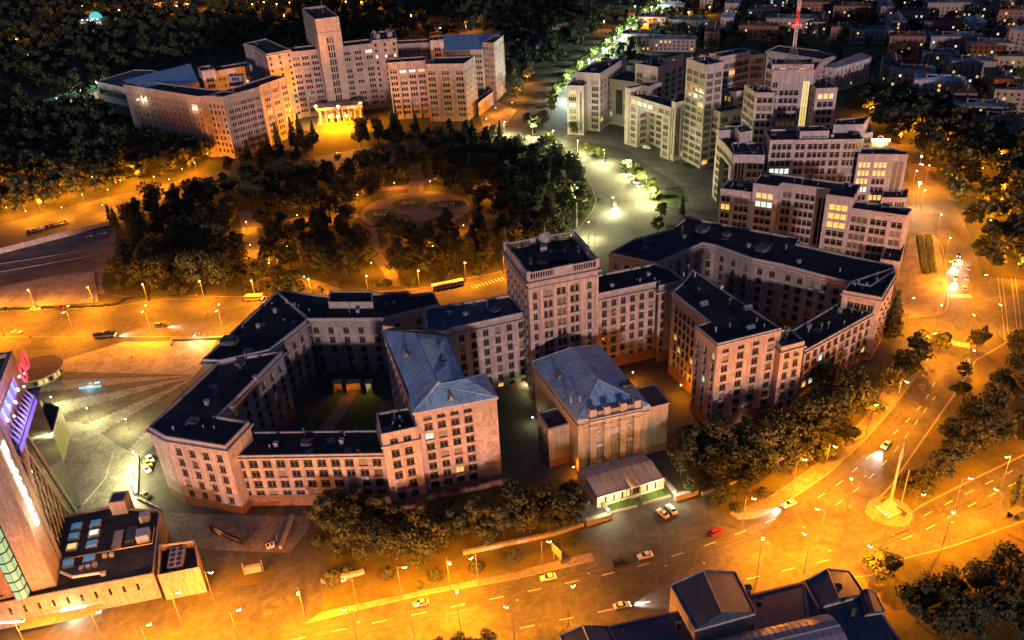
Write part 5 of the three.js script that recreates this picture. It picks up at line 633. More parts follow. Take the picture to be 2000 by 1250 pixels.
// ---------------------------------------------------------------- where the lamps stand
const headAt = (u, v, h) => P(u, v, h).setY(0), toward = (p, q) => Math.atan2(q.x - p.x, q.z - p.z);
{
  const av = 'sodium street lamp on a steel pole along the avenue', ag = 'sodium lamps along the avenue', mid = g2([[600, 1232], [900, 1190], [1200, 1140], [1500, 1050], [1650, 960], [1780, 820], [1860, 680]]);
  const near = (p, line) => line.reduce((a, b) => (a.distanceTo(p) < b.distanceTo(p) ? a : b));
  for (const [u, v, k = 1] of [[470, 1262, 1], [700, 1194, 0.8], [880, 1156, 0.7], [900, 1236, 0.8], [1110, 1222, 0.6], [1060, 1122, 0.4], [1600, 1062, 0.8], [1450, 1035, 0.6], [1720, 1080, 0.7], [598, 1214, 1.5], [786, 1172, 0.9], [935, 1146, 0.6], [1548, 962, 0.9], [1610, 928, 0.9], [1690, 856, 1], [1748, 800, 1], [1806, 712, 1], [300, 1290, 1], [356, 1222, 1], [205, 1262, 1.2], [60, 1280, 1.1], [420, 1180, 0.5], [812, 1258, 0.8], [700, 1262, 0.9], [1006, 1262, 0.6], [1570, 1120, 1], [1700, 1142, 1], [1650, 1010, 0.7], [1478, 1130, 0.7]]) { const p = P(u, v); streetLamp(p, 13, toward(p, near(p, mid)), 4700 * k, av, ag); }  // some of these lamps are added to even out the road light
  for (const [u, v, k = 1] of [[1775, 1036], [1862, 1000], [1955, 952], [2060, 900], [1838, 1076], [1940, 1030], [2030, 990]]) { const p = P(u, v); streetLamp(p, 13, toward(p, P(1880, 1000)), 3100 * k, 'sodium street lamp on a steel pole beside the road past the obelisk', 'sodium lamps along the obelisk road'); }
  for (const [u, v, k = 1] of [[1838, 600], [1936, 540], [1848, 507], [1838, 415], [1806, 368], [1856, 460], [1790, 330], [1880, 505], [1905, 620], [1905, 690], [1780, 585], [1960, 600], [1815, 320]]) { const p = headAt(u, v, 12); streetLamp(p, 12, toward(p, P(1850, 560)), 3200 * k, 'sodium street lamp on a steel pole at the junction behind the courtyard wings', 'sodium lamps at the junction'); }
  for (const [u, v] of [[-60, 657], [8, 657], [147, 656], [297, 655], [438, 654]]) streetLamp(P(u, v), 13.5, 0.1, 4200, 'tall twin-arm sodium lamp between the road and the plaza', 'twin-arm lamps along the plaza road', { double: true, arm: 2.6 });
  for (const [u, v] of [[-40, 605], [70, 603], [185, 598], [290, 592], [400, 586], [500, 585], [610, 582]]) { const p = P(u, v); streetLamp(p, 11, toward(p, P(u, v + 30)), 4200, 'sodium street lamp by the hedge of the square', 'sodium lamps by the hedge'); }
  for (const [u, v] of [[720, 576], [820, 566], [910, 550], [985, 534], [1040, 512]]) { const p = P(u, v); streetLamp(p, 11, toward(p, P(u + 15, v + 30)), 3400, 'sodium street lamp on the ring road kerb by the park bushes', 'sodium lamps along the ring road'); }
  for (const [u, v, I] of [[1128, 300, 4600], [1180, 318, 4600], [1232, 340, 4600], [1262, 372, 4400], [1276, 400, 4000], [1080, 280, 4000], [1040, 266, 3600], [985, 262, 2600], [1150, 470, 3000], [1124, 400, 3400], [1200, 420, 3000]]) { const p = P(u, v); streetLamp(p, 9.5, toward(p, P(1150, 380)), I, 'pale yellow street lamp among the small trees before the office complex', 'pale lamps before the office complex', { bulb: 'bulb_green', color: GREENISH, spill: 0.6 }); }
  for (const [u, v] of [[1112, 196], [1128, 168], [1150, 142], [1178, 118], [1200, 96], [1225, 76], [1248, 56], [1272, 34], [1296, 14]]) globeLamp(P(u, v), 11, 'lamp_far_white', 7000, 'greenish white lamp along the tree-lined boulevard', 'lamps along the boulevard', 0.5);
  for (const [u, v] of [[480, 433], [488, 478], [580, 420], [660, 410], [698, 380], [770, 357], [840, 354], [942, 372], [525, 513], [594, 540], [760, 515], [725, 513], [770, 474], [655, 390], [845, 480], [905, 440], [560, 480]]) globeLamp(headAt(u, v, 5), 5, 'bulb_sodium', 900, 'orange globe lamp on a park path', 'globe lamps of the park paths');
  for (const [u, v, I = 1700] of [[235, 352, 1500], [15, 328], [12, 405], [60, 352], [90, 372], [120, 405], [150, 325], [160, 380], [200, 400], [300, 345], [330, 350], [355, 330], [30, 380], [265, 338], [405, 300, 700], [80, 300, 600], [40, 345], [75, 395], [110, 340], [130, 365], [180, 345], [210, 370], [250, 330], [285, 365], [320, 320], [50, 412], [5, 362], [380, 318]]) globeLamp(headAt(u, v, 6), 6, 'bulb_sodium', I, 'orange lamp glowing between the trees beside the university', 'lamps between the university trees');
  for (const [u, v] of [[1870, 345], [1900, 398], [1935, 430], [1962, 362], [1985, 425], [1950, 482], [1990, 515], [1920, 328], [1880, 300], [1762, 262], [1790, 240], [1835, 268], [1700, 212], [1940, 395]]) globeLamp(headAt(u, v, 7), 7, 'bulb_sodium', 1900, 'orange lamp glowing between the trees of the tram street', 'lamps between the tram street trees');
  for (const [u, v] of [[1000, 200], [1012, 178], [968, 210], [950, 232], [1030, 150]]) globeLamp(headAt(u, v, 6), 6, 'bulb_sodium', 1300, 'orange lamp in the lane at the end of the university wing', 'lamps of the university lane');
  for (const [u, v] of [[99, 775], [169, 797], [245, 818], [259, 882], [256, 912], [254, 944]]) globeLamp(headAt(u, v, 5.2), 5.2, 'bulb_green', 700, 'white globe lamp standing on the fan-patterned plaza', 'globe lamps of the plaza');
  for (const [u, v] of [[1188, 994], [1316, 960]]) globeLamp(headAt(u, v, 4), 4, 'bulb_white', 330, 'white globe lamp on the entrance wall pier below the hall', 'globe lamps on the entrance piers');
  globeLamp(headAt(380, 655, 4), 4, 'bulb_white', 300, 'single white globe lamp by the underpass stair', null); globeLamp(headAt(1797, 357, 14), 14, 'bulb_white', 2500, 'bright white lamp on a tall mast beside the tram street', null, 0.7);
  // wall lights
  const wl = (p, col, I, label, m, group) => { const o = thing('wall_light', label, 'light', p, 0, group); mesh('bracket', new GB().box(-0.12, 0.12, 0.1, 0.3, -0.4, 0.12).geo(), MT.steel, o); mesh('lamp_glass', new THREE.SphereGeometry(0.22, 10, 8), MT[m], o); lampLight(o, 0, 0.3, col, I, 14); };
  wl(P(1236, 727, 5), SODIUM, 420, 'orange wall light over the service yard beside the hall', 'bulb_sodium', 'orange yard wall lights'); wl(P(1330, 752, 5), SODIUM, 420, 'orange wall light over the service yard beside the hall', 'bulb_sodium', 'orange yard wall lights'); wl(P(1120, 912, 3), SODIUM, 120, 'orange wall light at the corner of the tent restaurant', 'bulb_sodium');
  wl(P(1027, 752, 3), GREENISH, 60, 'small greenish light over a yard door beside the hall', 'bulb_green', 'small yard door lights'); wl(P(1040, 815, 3), GREENISH, 60, 'small greenish light over a yard door beside the hall', 'bulb_green', 'small yard door lights');
  for (const [u, v] of [[266, 192], [279, 192], [374, 209], [388, 209]]) wl(P(u, v, 33.5).add(V3(2.2, 0, 3.4)), WARM, 160, 'small floodlight high on the university wing facade', 'bulb_white', 'floodlights of the university wing');
  // lit passage through the court wing: porch boxes added to hold its glow
  for (const [u, v, w] of [[664, 762, 3], [694, 762, 5], [724, 762, 2]]) { const p = P(u, v, 0); const m = thing('passage_porch', 'added porch box holding the lamp glow of the passage into the courtyard', 'porch', p, 0, 'added porch boxes of the lit passage'); mesh('vestibule', new GB().box(-w / 2 - 0.3, -w / 2, 0, 4.6, 0, 2.4).box(w / 2, w / 2 + 0.3, 0, 4.6, 0, 2.4).box(-w / 2 - 0.3, w / 2 + 0.3, 4.6, 5, 0, 2.6).box(-w / 2, w / 2, 0, 4.6, -0.2, 0.1).geo(), MT.ochre_wall, m); mesh('lamp_glass', LG.globe, MT.bulb_sodium, m).scale.setScalar(0.18); m.children[1].position.set(0, 3.9, 1.2); lampLight(m, 3.9, 1.2, u > 700 ? WARM : SODIUM, w > 4 ? 70 : 34, 9); }
}
{
  const far = 'far orange lamp glinting on the skyline', fgp = 'far lamps on the skyline';
  for (const [u, v, I = 700] of [[118, 28, 1500], [5, 65], [32, 76], [68, 58], [160, 12], [195, 8, 1200], [232, 20], [320, 6, 1500], [365, 8], [345, 12], [400, 4], [425, 6], [448, 10], [470, 5], [492, 8], [515, 4], [540, 8], [565, 5], [580, 6], [675, 3], [705, 4], [745, 2], [803, 30, 1500], [860, 55], [910, 50], [925, 45], [555, 30, 300], [1345, 24], [1240, 12], [1386, 14], [1180, 42], [1255, 82], [1260, 48], [1800, 305], [1955, 300], [1940, 180], [1890, 120]]) globeLamp(headAt(u, v, 8), 8, 'lamp_far', I * 1.6, far, fgp, 0.5);
}
// ---------------------------------------------------------------- trees
const leafMat = [[0.03, 0.038, 0.01], [0.023, 0.033, 0.01], [0.035, 0.04, 0.01]].map((c, i) => mat('leaf_' + i, c, 0.8, null, 0, { vertexColors: true, side: THREE.DoubleSide }));
function leafCloud(seed, n, leaf, place) {
  const r = rng(seed), p = [], nn = [], col = [];
  for (let i = 0; i < n; i++) {
    const { c, o } = place(r, i / n), d = o.clone().add(V3(r() - 0.5, r() - 0.3, r() - 0.5).multiplyScalar(1.5)).normalize(), a = V3(r() - 0.5, r() - 0.5, r() - 0.5).cross(d).normalize(), b = d.clone().cross(a), s = leaf * (0.6 + r() * 0.8), k = 0.65 + r() * 0.75, w = 0.85 + r() * 0.35;
    const v = [[-1, -0.5], [0.3, -0.9], [1, 0.2], [-0.2, 0.9]].map(([x, y]) => c.clone().addScaledVector(a, x * s).addScaledVector(b, y * s));
    for (const q of [v[0], v[1], v[2], v[0], v[2], v[3]]) { p.push(q.x, q.y, q.z); nn.push(d.x, d.y, d.z); col.push(k * w, k, k * 0.85); }
  }
  const g = new THREE.BufferGeometry(); g.setAttribute('position', new THREE.Float32BufferAttribute(p, 3)); g.setAttribute('normal', new THREE.Float32BufferAttribute(nn, 3)); g.setAttribute('color', new THREE.Float32BufferAttribute(col, 3)); return g;
}
function broadCrown(seed, H, Rr, n, leaf, nb = 15) {                                // lumpy crown: leaf sprays round many sub-clumps
  const r = rng(seed), blobs = Array.from({ length: nb }, (_, i) => { const y = H * (0.36 + 0.56 * r()), t = (y / H - 0.36) / 0.56, rad = Rr * (0.85 - 0.62 * Math.abs(t - 0.35)) * Math.sqrt(r()), a = i * 2.4 + r(); return { c: V3(Math.cos(a) * rad, y, Math.sin(a) * rad), r: Rr * (0.2 + 0.3 * r()) }; });
  return leafCloud(seed + 1, n, leaf, (q) => { const b = blobs[Math.floor(q() * blobs.length)], a = q() * 6.283, z = q() * 2 - 1, s = Math.sqrt(1 - z * z), o = V3(Math.cos(a) * s, z * 0.8, Math.sin(a) * s); return { c: b.c.clone().addScaledVector(o, b.r * (0.5 + 0.55 * Math.cbrt(q()) + (q() < 0.12 ? 0.5 * q() : 0))), o }; });
}
function trunkGeo(seed, H, r0) { const r = rng(seed), g = new GB(); g.rod(V3(0, -0.2, 0), V3(0, H * 0.42, 0), r0, r0 * 0.6, 7); for (let i = 0; i < 6; i++) { const a = i * 1.05 + r() * 0.6, y = H * (0.28 + 0.05 * i * 0.6); g.rod(V3(0, y, 0), V3(Math.cos(a) * H * 0.17, y + H * (0.16 + r() * 0.14), Math.sin(a) * H * 0.17), r0 * 0.4, r0 * 0.12, 5); } return g.geo(); }
function treeKind(name, variants) { return variants.map((v) => { const o = new THREE.Group(); o.name = name; mesh('trunk', v.trunk, MT.bark, o); mesh('crown', v.crown, v.mat, o); return o; }); }
const BROAD = treeKind('broadleaf_tree', [1, 2, 3, 4, 5, 6, 7].map((s) => ({ trunk: trunkGeo(s, 12, 0.26), crown: broadCrown(s * 17, 12, 3.7 + (s % 4) * 0.6, 1500, 0.36, 9 + s * 2), mat: leafMat[s % 3] })));
mat('leaf_young', [0.1, 0.13, 0.022], 0.8, null, 0, { vertexColors: true, side: THREE.DoubleSide });  // paler leaf colour stands in for lamp light on these crowns
const LIT_TREE = treeKind('young_tree', [1, 2, 3].map((s) => ({ trunk: trunkGeo(s, 12, 0.3), crown: broadCrown(s * 23, 12, 4.6, 900, 0.6), mat: MT.leaf_young })));
const BUSH = treeKind('bush', [1, 2, 3].map((s) => ({ trunk: trunkGeo(s + 9, 2.4, 0.09), crown: leafCloud(s * 5, 330, 0.3, (r) => { const a = r() * 6.283, z = r(), k = Math.sqrt(1 - z * z), o = V3(Math.cos(a) * k, z, Math.sin(a) * k); return { c: o.clone().multiply(V3(1.9, 2.3, 1.9)).multiplyScalar(0.6 + 0.45 * r()).add(V3(0, 0.3, 0)), o }; }), mat: leafMat[s % 3] })));
const SPRUCE = treeKind('spruce_tree', [1, 2].map((s) => ({ trunk: new GB().rod(V3(0, -0.2, 0), V3(0, 12, 0), 0.22, 0.04, 6).geo(), crown: leafCloud(s * 7, 900, 0.36, (r) => { const t = Math.pow(r(), 0.7), y = 13 - t * 12, rad = (0.15 + t * 2.6) * (0.82 + 0.18 * Math.sin(y * 4.5)), a = r() * 6.283, q = 0.55 + 0.5 * r(); return { c: V3(Math.cos(a) * rad * q, y, Math.sin(a) * rad * q), o: V3(Math.cos(a), 0.25, Math.sin(a)) }; }), mat: leafMat[1] })));
const POPLAR = treeKind('poplar_tree', [1].map((s) => ({ trunk: new GB().rod(V3(0, -0.2, 0), V3(0, 12, 0), 0.22, 0.05, 6).geo(), crown: leafCloud(s * 11, 850, 0.36, (r) => { const y = 1.5 + r() * 13, t = (y - 1.5) / 13, rad = 1.9 * Math.sin(Math.PI * (0.12 + 0.86 * t)) * (0.85 + 0.2 * Math.sin(y * 3)), a = r() * 6.283, q = 0.5 + 0.55 * r(); return { c: V3(Math.cos(a) * rad * q, y, Math.sin(a) * rad * q), o: V3(Math.cos(a), 0.3, Math.sin(a)) }; }), mat: leafMat[0] })));
const nearLamp = (p) => lampSpots.some((s) => Math.abs(p.x - s.x) < 4.5 && p.z - s.z > -3.5 && p.z - s.z < 15);
const TR = rng(99), taken = [];
function plant(kind, p, H, label, group, base = 12) {
  const src = kind[Math.floor(TR() * kind.length)], c = src.clone(); c.name = numbered(src.name); const k = H / base * (0.92 + 0.16 * TR()); c.scale.set(k * (0.92 + 0.16 * TR()), k, k * (0.92 + 0.16 * TR())); c.position.copy(p).setY(0.05); c.rotation.y = TR() * 6.28;
  tag(c, label, { broadleaf_tree: 'tree', young_tree: 'tree', bush: 'bush', spruce_tree: 'spruce', poplar_tree: 'poplar' }[src.name], group); scene.add(c); taken.push(p); return c;
}
function scatter(poly, gap, tries, ok, put) { const xs = poly.map((p) => p.x), zs = poly.map((p) => p.z), a = Math.min(...xs), b = Math.max(...xs), c = Math.min(...zs), d = Math.max(...zs), got = []; for (let i = 0; i < tries; i++) { const p = V3(a + TR() * (b - a), 0, c + TR() * (d - c)); if (!inPoly(p, poly) || got.some((q) => q.distanceToSquared(p) < gap * gap) || !ok(p)) continue; got.push(p); put(p, got.length); } return got.length; }
{
  const plazaC = P(812, 410), lines = [[[700, 420], [640, 436], [590, 428], [540, 440], [490, 440]], [[478, 412], [488, 450], [492, 490], [500, 545]], [[690, 388], [720, 372], [790, 366], [850, 350], [930, 368]], [[812, 380], [812, 340]], [[540, 535], [600, 552], [660, 572]], [[725, 445], [735, 500], [760, 530]]].flatMap((l) => curve(l, 24));
  const inner = parkEdge.map((p) => p.clone().lerp(PC, 0.05));
  const pg = 'trees of the round park', pl = 'leafy broad tree growing in the round park';
  scatter(inner, 9.2, 9000, (p) => p.distanceTo(plazaC) > 32 && p.distanceTo(plazaC.clone().add(V3(0, 0, 10))) > 36 && !nearLamp(p) && !lines.some((q) => q.distanceTo(p) < 5.6), (p) => { const d = p.distanceTo(plazaC), e = Math.min(...parkEdge.map((q) => q.distanceTo(p))), H = 11 + TR() * 6, l = lines.some((q) => q.distanceTo(p) < 9); const w = d < 48 ? 'tree at the rim of the round park plaza' : e < 14 ? 'tree standing along the park kerb' : l ? 'tree beside a lit park path' : 'tree in the dense heart of the park'; plant(BROAD, p, H, (H > 14 ? 'tall leafy ' : 'lower leafy ') + w, pg); });
  for (const [u, v] of [[865, 535], [925, 520], [935, 505], [222, 448], [232, 455], [258, 460], [268, 462], [280, 468], [550, 530], [1010, 520], [1102, 440]]) plant(POPLAR, P(u, v), 14, 'slim upright tree at the edge of the round park', 'slim trees of the park', 14);
  for (let i = 0; i < 46; i++) { const e = parkEdge[Math.floor(TR() * 62)]; plant(BUSH, e.clone().lerp(PC, 0.03 + TR() * 0.06), 2.2 + TR() * 2.2, 'rounded bush along the park kerb', 'bushes along the park kerb', 2.6); }
  const fl = 'leafy tree on the slope below the academy facade', fg = 'trees below the academy facade';
  for (const [u, v, h] of [[640, 1040, 15], [690, 1050, 14], [735, 1070, 11], [795, 1085, 14], [850, 1080, 15], [905, 1060, 13], [985, 1052, 14], [1035, 1048, 15], [1090, 1030, 15], [1128, 1005, 13], [775, 1040, 12], [880, 1020, 11], [660, 1010, 14], [700, 1015, 13], [745, 1030, 14], [820, 1055, 15], [870, 1050, 15], [930, 1035, 15], [955, 1065, 14], [1010, 1020, 15], [1065, 1015, 15], [1110, 985, 13], [670, 1075, 12], [715, 1090, 11], [770, 1095, 12], [830, 1100, 12], [945, 1045, 13], [1075, 1045, 13], [1115, 1035, 12], [1345, 900, 14], [1400, 895, 15], [1455, 885, 15], [1505, 870, 15], [1555, 850, 15], [1600, 825, 15], [1640, 800, 14], [1390, 950, 11], [1440, 940, 12],[1480, 935, 12], [1540, 905, 12], [1585, 885, 12], [1630, 860, 12], [1330, 930, 14], [1375, 925, 15], [1430, 920, 15], [1480, 905, 15], [1530, 890, 15], [1580, 862, 16], [1625, 835, 16], [1672, 808, 13], [1350, 965, 9], [1410, 985, 9], [1460, 965, 9], [1500, 930, 10], [1556, 920, 10], [1605, 905, 10], [1650, 870, 10], [1700, 820, 12], [1735, 770, 13], [1765, 740, 13], [1790, 712, 14], [1832, 690, 12], [1610, 770, 12], [1660, 770, 13]]) plant(BROAD, P(u, v), h * (u < 1200 ? 0.86 : 0.98), (u < 1200 ? (h > 13 ? 'tall ' : 'smaller ') : (h > 13 ? 'high ' : 'low ')) + (u < 1200 ? fl : 'leafy tree between the finger wing and the avenue bend'), fg);
  for (const [u, v, h] of [[680, 1120, 5], [650, 1135, 6], [760, 1125, 5], [850, 1128, 5], [930, 1112, 4.5], [1000, 1092, 5], [1080, 1070, 4], [700, 1090, 5], [1120, 1060, 4], [1395, 985, 4], [1440, 995, 4], [1490, 965, 4], [620, 1060, 4], [660, 1085, 4], [820, 1145, 3], [1180, 985, 1.6], [1210, 978, 1.6], [1300, 962, 1.6]]) plant(BUSH, P(u, v), h * 0.62, 'ragged bush on the dry bank beside the avenue', 'bushes on the dry bank', 2.6);
  plant(SPRUCE, P(1738, 660), 20, 'tall dark spruce against the courtyard wing corner', null, 12.5); plant(SPRUCE, P(1332, 421), 12, 'dark spruce on the lawn before the office complex', null, 12.5);
  const il = 'dark leafy tree on the dry island between the two roads', ig = 'trees of the traffic island';
  for (const [u, v, h] of [[1770, 970, 10], [1800, 965, 11], [1835, 940, 13], [1865, 915, 13], [1850, 880, 13], [1905, 890, 14], [1890, 840, 13], [1930, 815, 14], [1955, 775, 13], [1985, 740, 14], [2000, 860, 13], [1945, 865, 12], [1868, 780, 10], [1880, 740, 9], [1905, 690, 11], [1985, 700, 12], [2010, 800, 13], [2020, 700, 14]]) plant(BROAD, P(u, v), h, il, ig);
  for (const [u, v, h] of [[1790, 1215, 14], [1840, 1245, 14], [1900, 1170, 13], [1885, 1245, 14], [1950, 1140, 13], [1945, 1225, 14], [2000, 1180, 13], [1810, 1190, 11], [1990, 1250, 13], [1850, 1190, 12]]) plant(BROAD, P(u, v), h, 'large dark tree in the garden behind the navy roofs', 'trees behind the navy roofs');
  plant(BROAD, P(1712, 1132), 13.5, 'single round tree lit orange at the avenue corner', null); for (const [u, v] of [[1975, 990], [2000, 985]]) plant(POPLAR, P(u, v), 12, 'narrow poplar beside the obelisk road', 'poplars beside the obelisk road', 14);
  for (const [u, v, h] of [[905, 1290, 9], [950, 1292, 10], [860, 1296, 9]]) plant(BROAD, P(u, v), h, 'dark tree crown on the far kerb of the avenue', 'tree crowns on the avenue kerb');
  const gl = 'small tree lit bright yellow green before the office complex', gg = 'lit trees before the office complex';
  for (const [u, v, h] of [[965, 270, 9], [1080, 288, 8], [1148, 305, 8], [1166, 308, 7], [1222, 338, 8], [1240, 350, 9], [1252, 360, 8], [1278, 392, 9], [1270, 380, 9], [1292, 428, 9], [1284, 455, 9], [1070, 275, 7]]) plant(LIT_TREE, P(u, v), h, gl, gg);
  for (const [u, v, h] of [[1045, 262, 14], [1060, 250, 13], [1120, 265, 10], [1380, 325, 5], [1030, 250, 12]]) plant(BROAD, P(u, v), h, 'dark full tree at the mouth of the boulevard', 'trees at the boulevard mouth');
  const strip = g2([[430, 335], [520, 300], [610, 285], [640, 262], [720, 255], [770, 262], [905, 262], [985, 275], [960, 290], [700, 290], [640, 296], [560, 330], [440, 352]]);
  scatter(strip, 9, 900, (p) => !(Math.abs(p.x - P(668, 260).x) < 11), (p, i) => (i % 5 === 0 ? plant(SPRUCE, p, 14, 'dark spruce before the university facade', 'spruces before the university', 12.5) : plant(BROAD, p, 9 + TR() * 4, 'dark tree before the university facade', 'trees before the university')));
  for (const [u, v, h] of [[545, 292, 20], [575, 288, 22], [590, 284, 22], [615, 282, 16], [770, 262, 20], [778, 262, 18], [815, 262, 17]]) plant(SPRUCE, P(u, v), h, 'tall narrow conifer against the university facade', 'conifers against the university', 12.5);
  const blv = curve([[1090, 262], [1100, 200], [1150, 140], [1200, 95], [1262, 40], [1330, -10]], 60);
  // woods: masses that read as one
  const crowns = [broadCrown(301, 12, 4.6, 300, 0.8), broadCrown(302, 12, 5, 300, 0.8)];
  const wood = (name, label, poly, gap, tries, ok = () => true, seedH = [11, 17]) => { const pts = []; scatter(poly, gap, tries, (p) => ok(p) && !nearLamp(p), (p) => pts.push(p)); crowns.forEach((g, k) => { const mine = pts.filter((_, i) => i % 2 === k), m = new THREE.InstancedMesh(g, leafMat[k], mine.length); m.name = numbered(name); const M = new THREE.Matrix4(), q = new THREE.Quaternion(); mine.forEach((p, i) => { const s = (seedH[0] + TR() * (seedH[1] - seedH[0])) / 12; M.compose(V3(p.x, -0.2, p.z), q.setFromAxisAngle(V3(0, 1, 0), TR() * 6.28), V3(s, s, s)); m.setMatrixAt(i, M); }); m.castShadow = m.receiveShadow = true; tag(m, label, 'woodland', null, 'stuff'); scene.add(m); }); };
  const houses = g2([[1150, 20], [1240, 70], [1500, 130], [1700, 150], [1820, 230], [2030, 330], [2100, 0], [1240, -20]]);
  wood('woodland', 'dark wooded belt beside and behind the university', g2([[-80, 455], [200, 380], [420, 322], [400, 300], [260, 265], [180, 215], [-80, 240]]), 6.8, 6000, (p) => !(p.distanceTo(P(130, 205)) < 26));
  wood('woodland', 'dark wooded park stretching behind the university', [...g2([[-80, 240], [180, 200], [240, 150], [480, 110], [700, 90], [960, 68], [1000, 190], [1060, 240], [1090, 215], [1130, 135], [1200, 80], [1300, -10]]), P(1300, -40), P(-150, -40)], 9.5, 9000, (p) => !inPoly(p, houses) && blv.every((q) => q.distanceTo(p) > (q.z < -600 ? 34 : 12)) && !(p.distanceTo(P(190, 50)) < 22) && !(p.distanceTo(P(100, 200)) < 20));
  wood('woodland', 'dark trees lining the tram street behind the office complex', g2([[1834, 334], [1872, 405], [1904, 468], [1922, 530], [2120, 548], [2120, 300], [1990, 285], [1800, 205], [1700, 190], [1660, 215], [1730, 265]]), 7.4, 3500);
  { const c = new THREE.CatmullRomCurve3(g2([[1098, 225], [1108, 190], [1150, 140], [1200, 95], [1262, 40], [1320, 0]])), L = c.getLength(); for (let s = 6; s < L; s += 13) for (const k of [-1, 1]) { const p = c.getPointAt(s / L), d = c.getTangentAt(s / L); plant(LIT_TREE, p.clone().add(V3(-d.z, 0, d.x).multiplyScalar(k * 8.6)), 9 + TR() * 3, 'lamp-lit green tree lining the boulevard', 'lit trees of the boulevard'); } }
  wood('woodland', 'dark trees between the boulevard and the houses', g2([[1112, 232], [1135, 186], [1180, 138], [1232, 92], [1296, 42], [1345, 0], [1400, -5], [1330, 60], [1262, 108], [1225, 128], [1150, 188]]), 8.5, 1200, (p) => blv.every((q) => q.distanceTo(p) > 13), [9, 13]);
  wood('woodland', 'dark trees filling the yards between the houses', houses, 13, 1500, () => true, [8, 12]);
  wood('woodland', 'dark trees lining both sides of the boulevard', [...g2([[1062, 240], [1085, 255], [1100, 196], [1150, 136], [1240, 52], [1300, 0]]), ...g2([[1320, 0], [1270, 50], [1180, 130], [1120, 200]])].filter(() => true), 7.5, 900, (p) => curve([[1090, 262], [1100, 200], [1150, 140], [1200, 95], [1262, 40], [1330, -10]], 40).every((q) => q.distanceTo(p) > 11), [8, 11]);
}
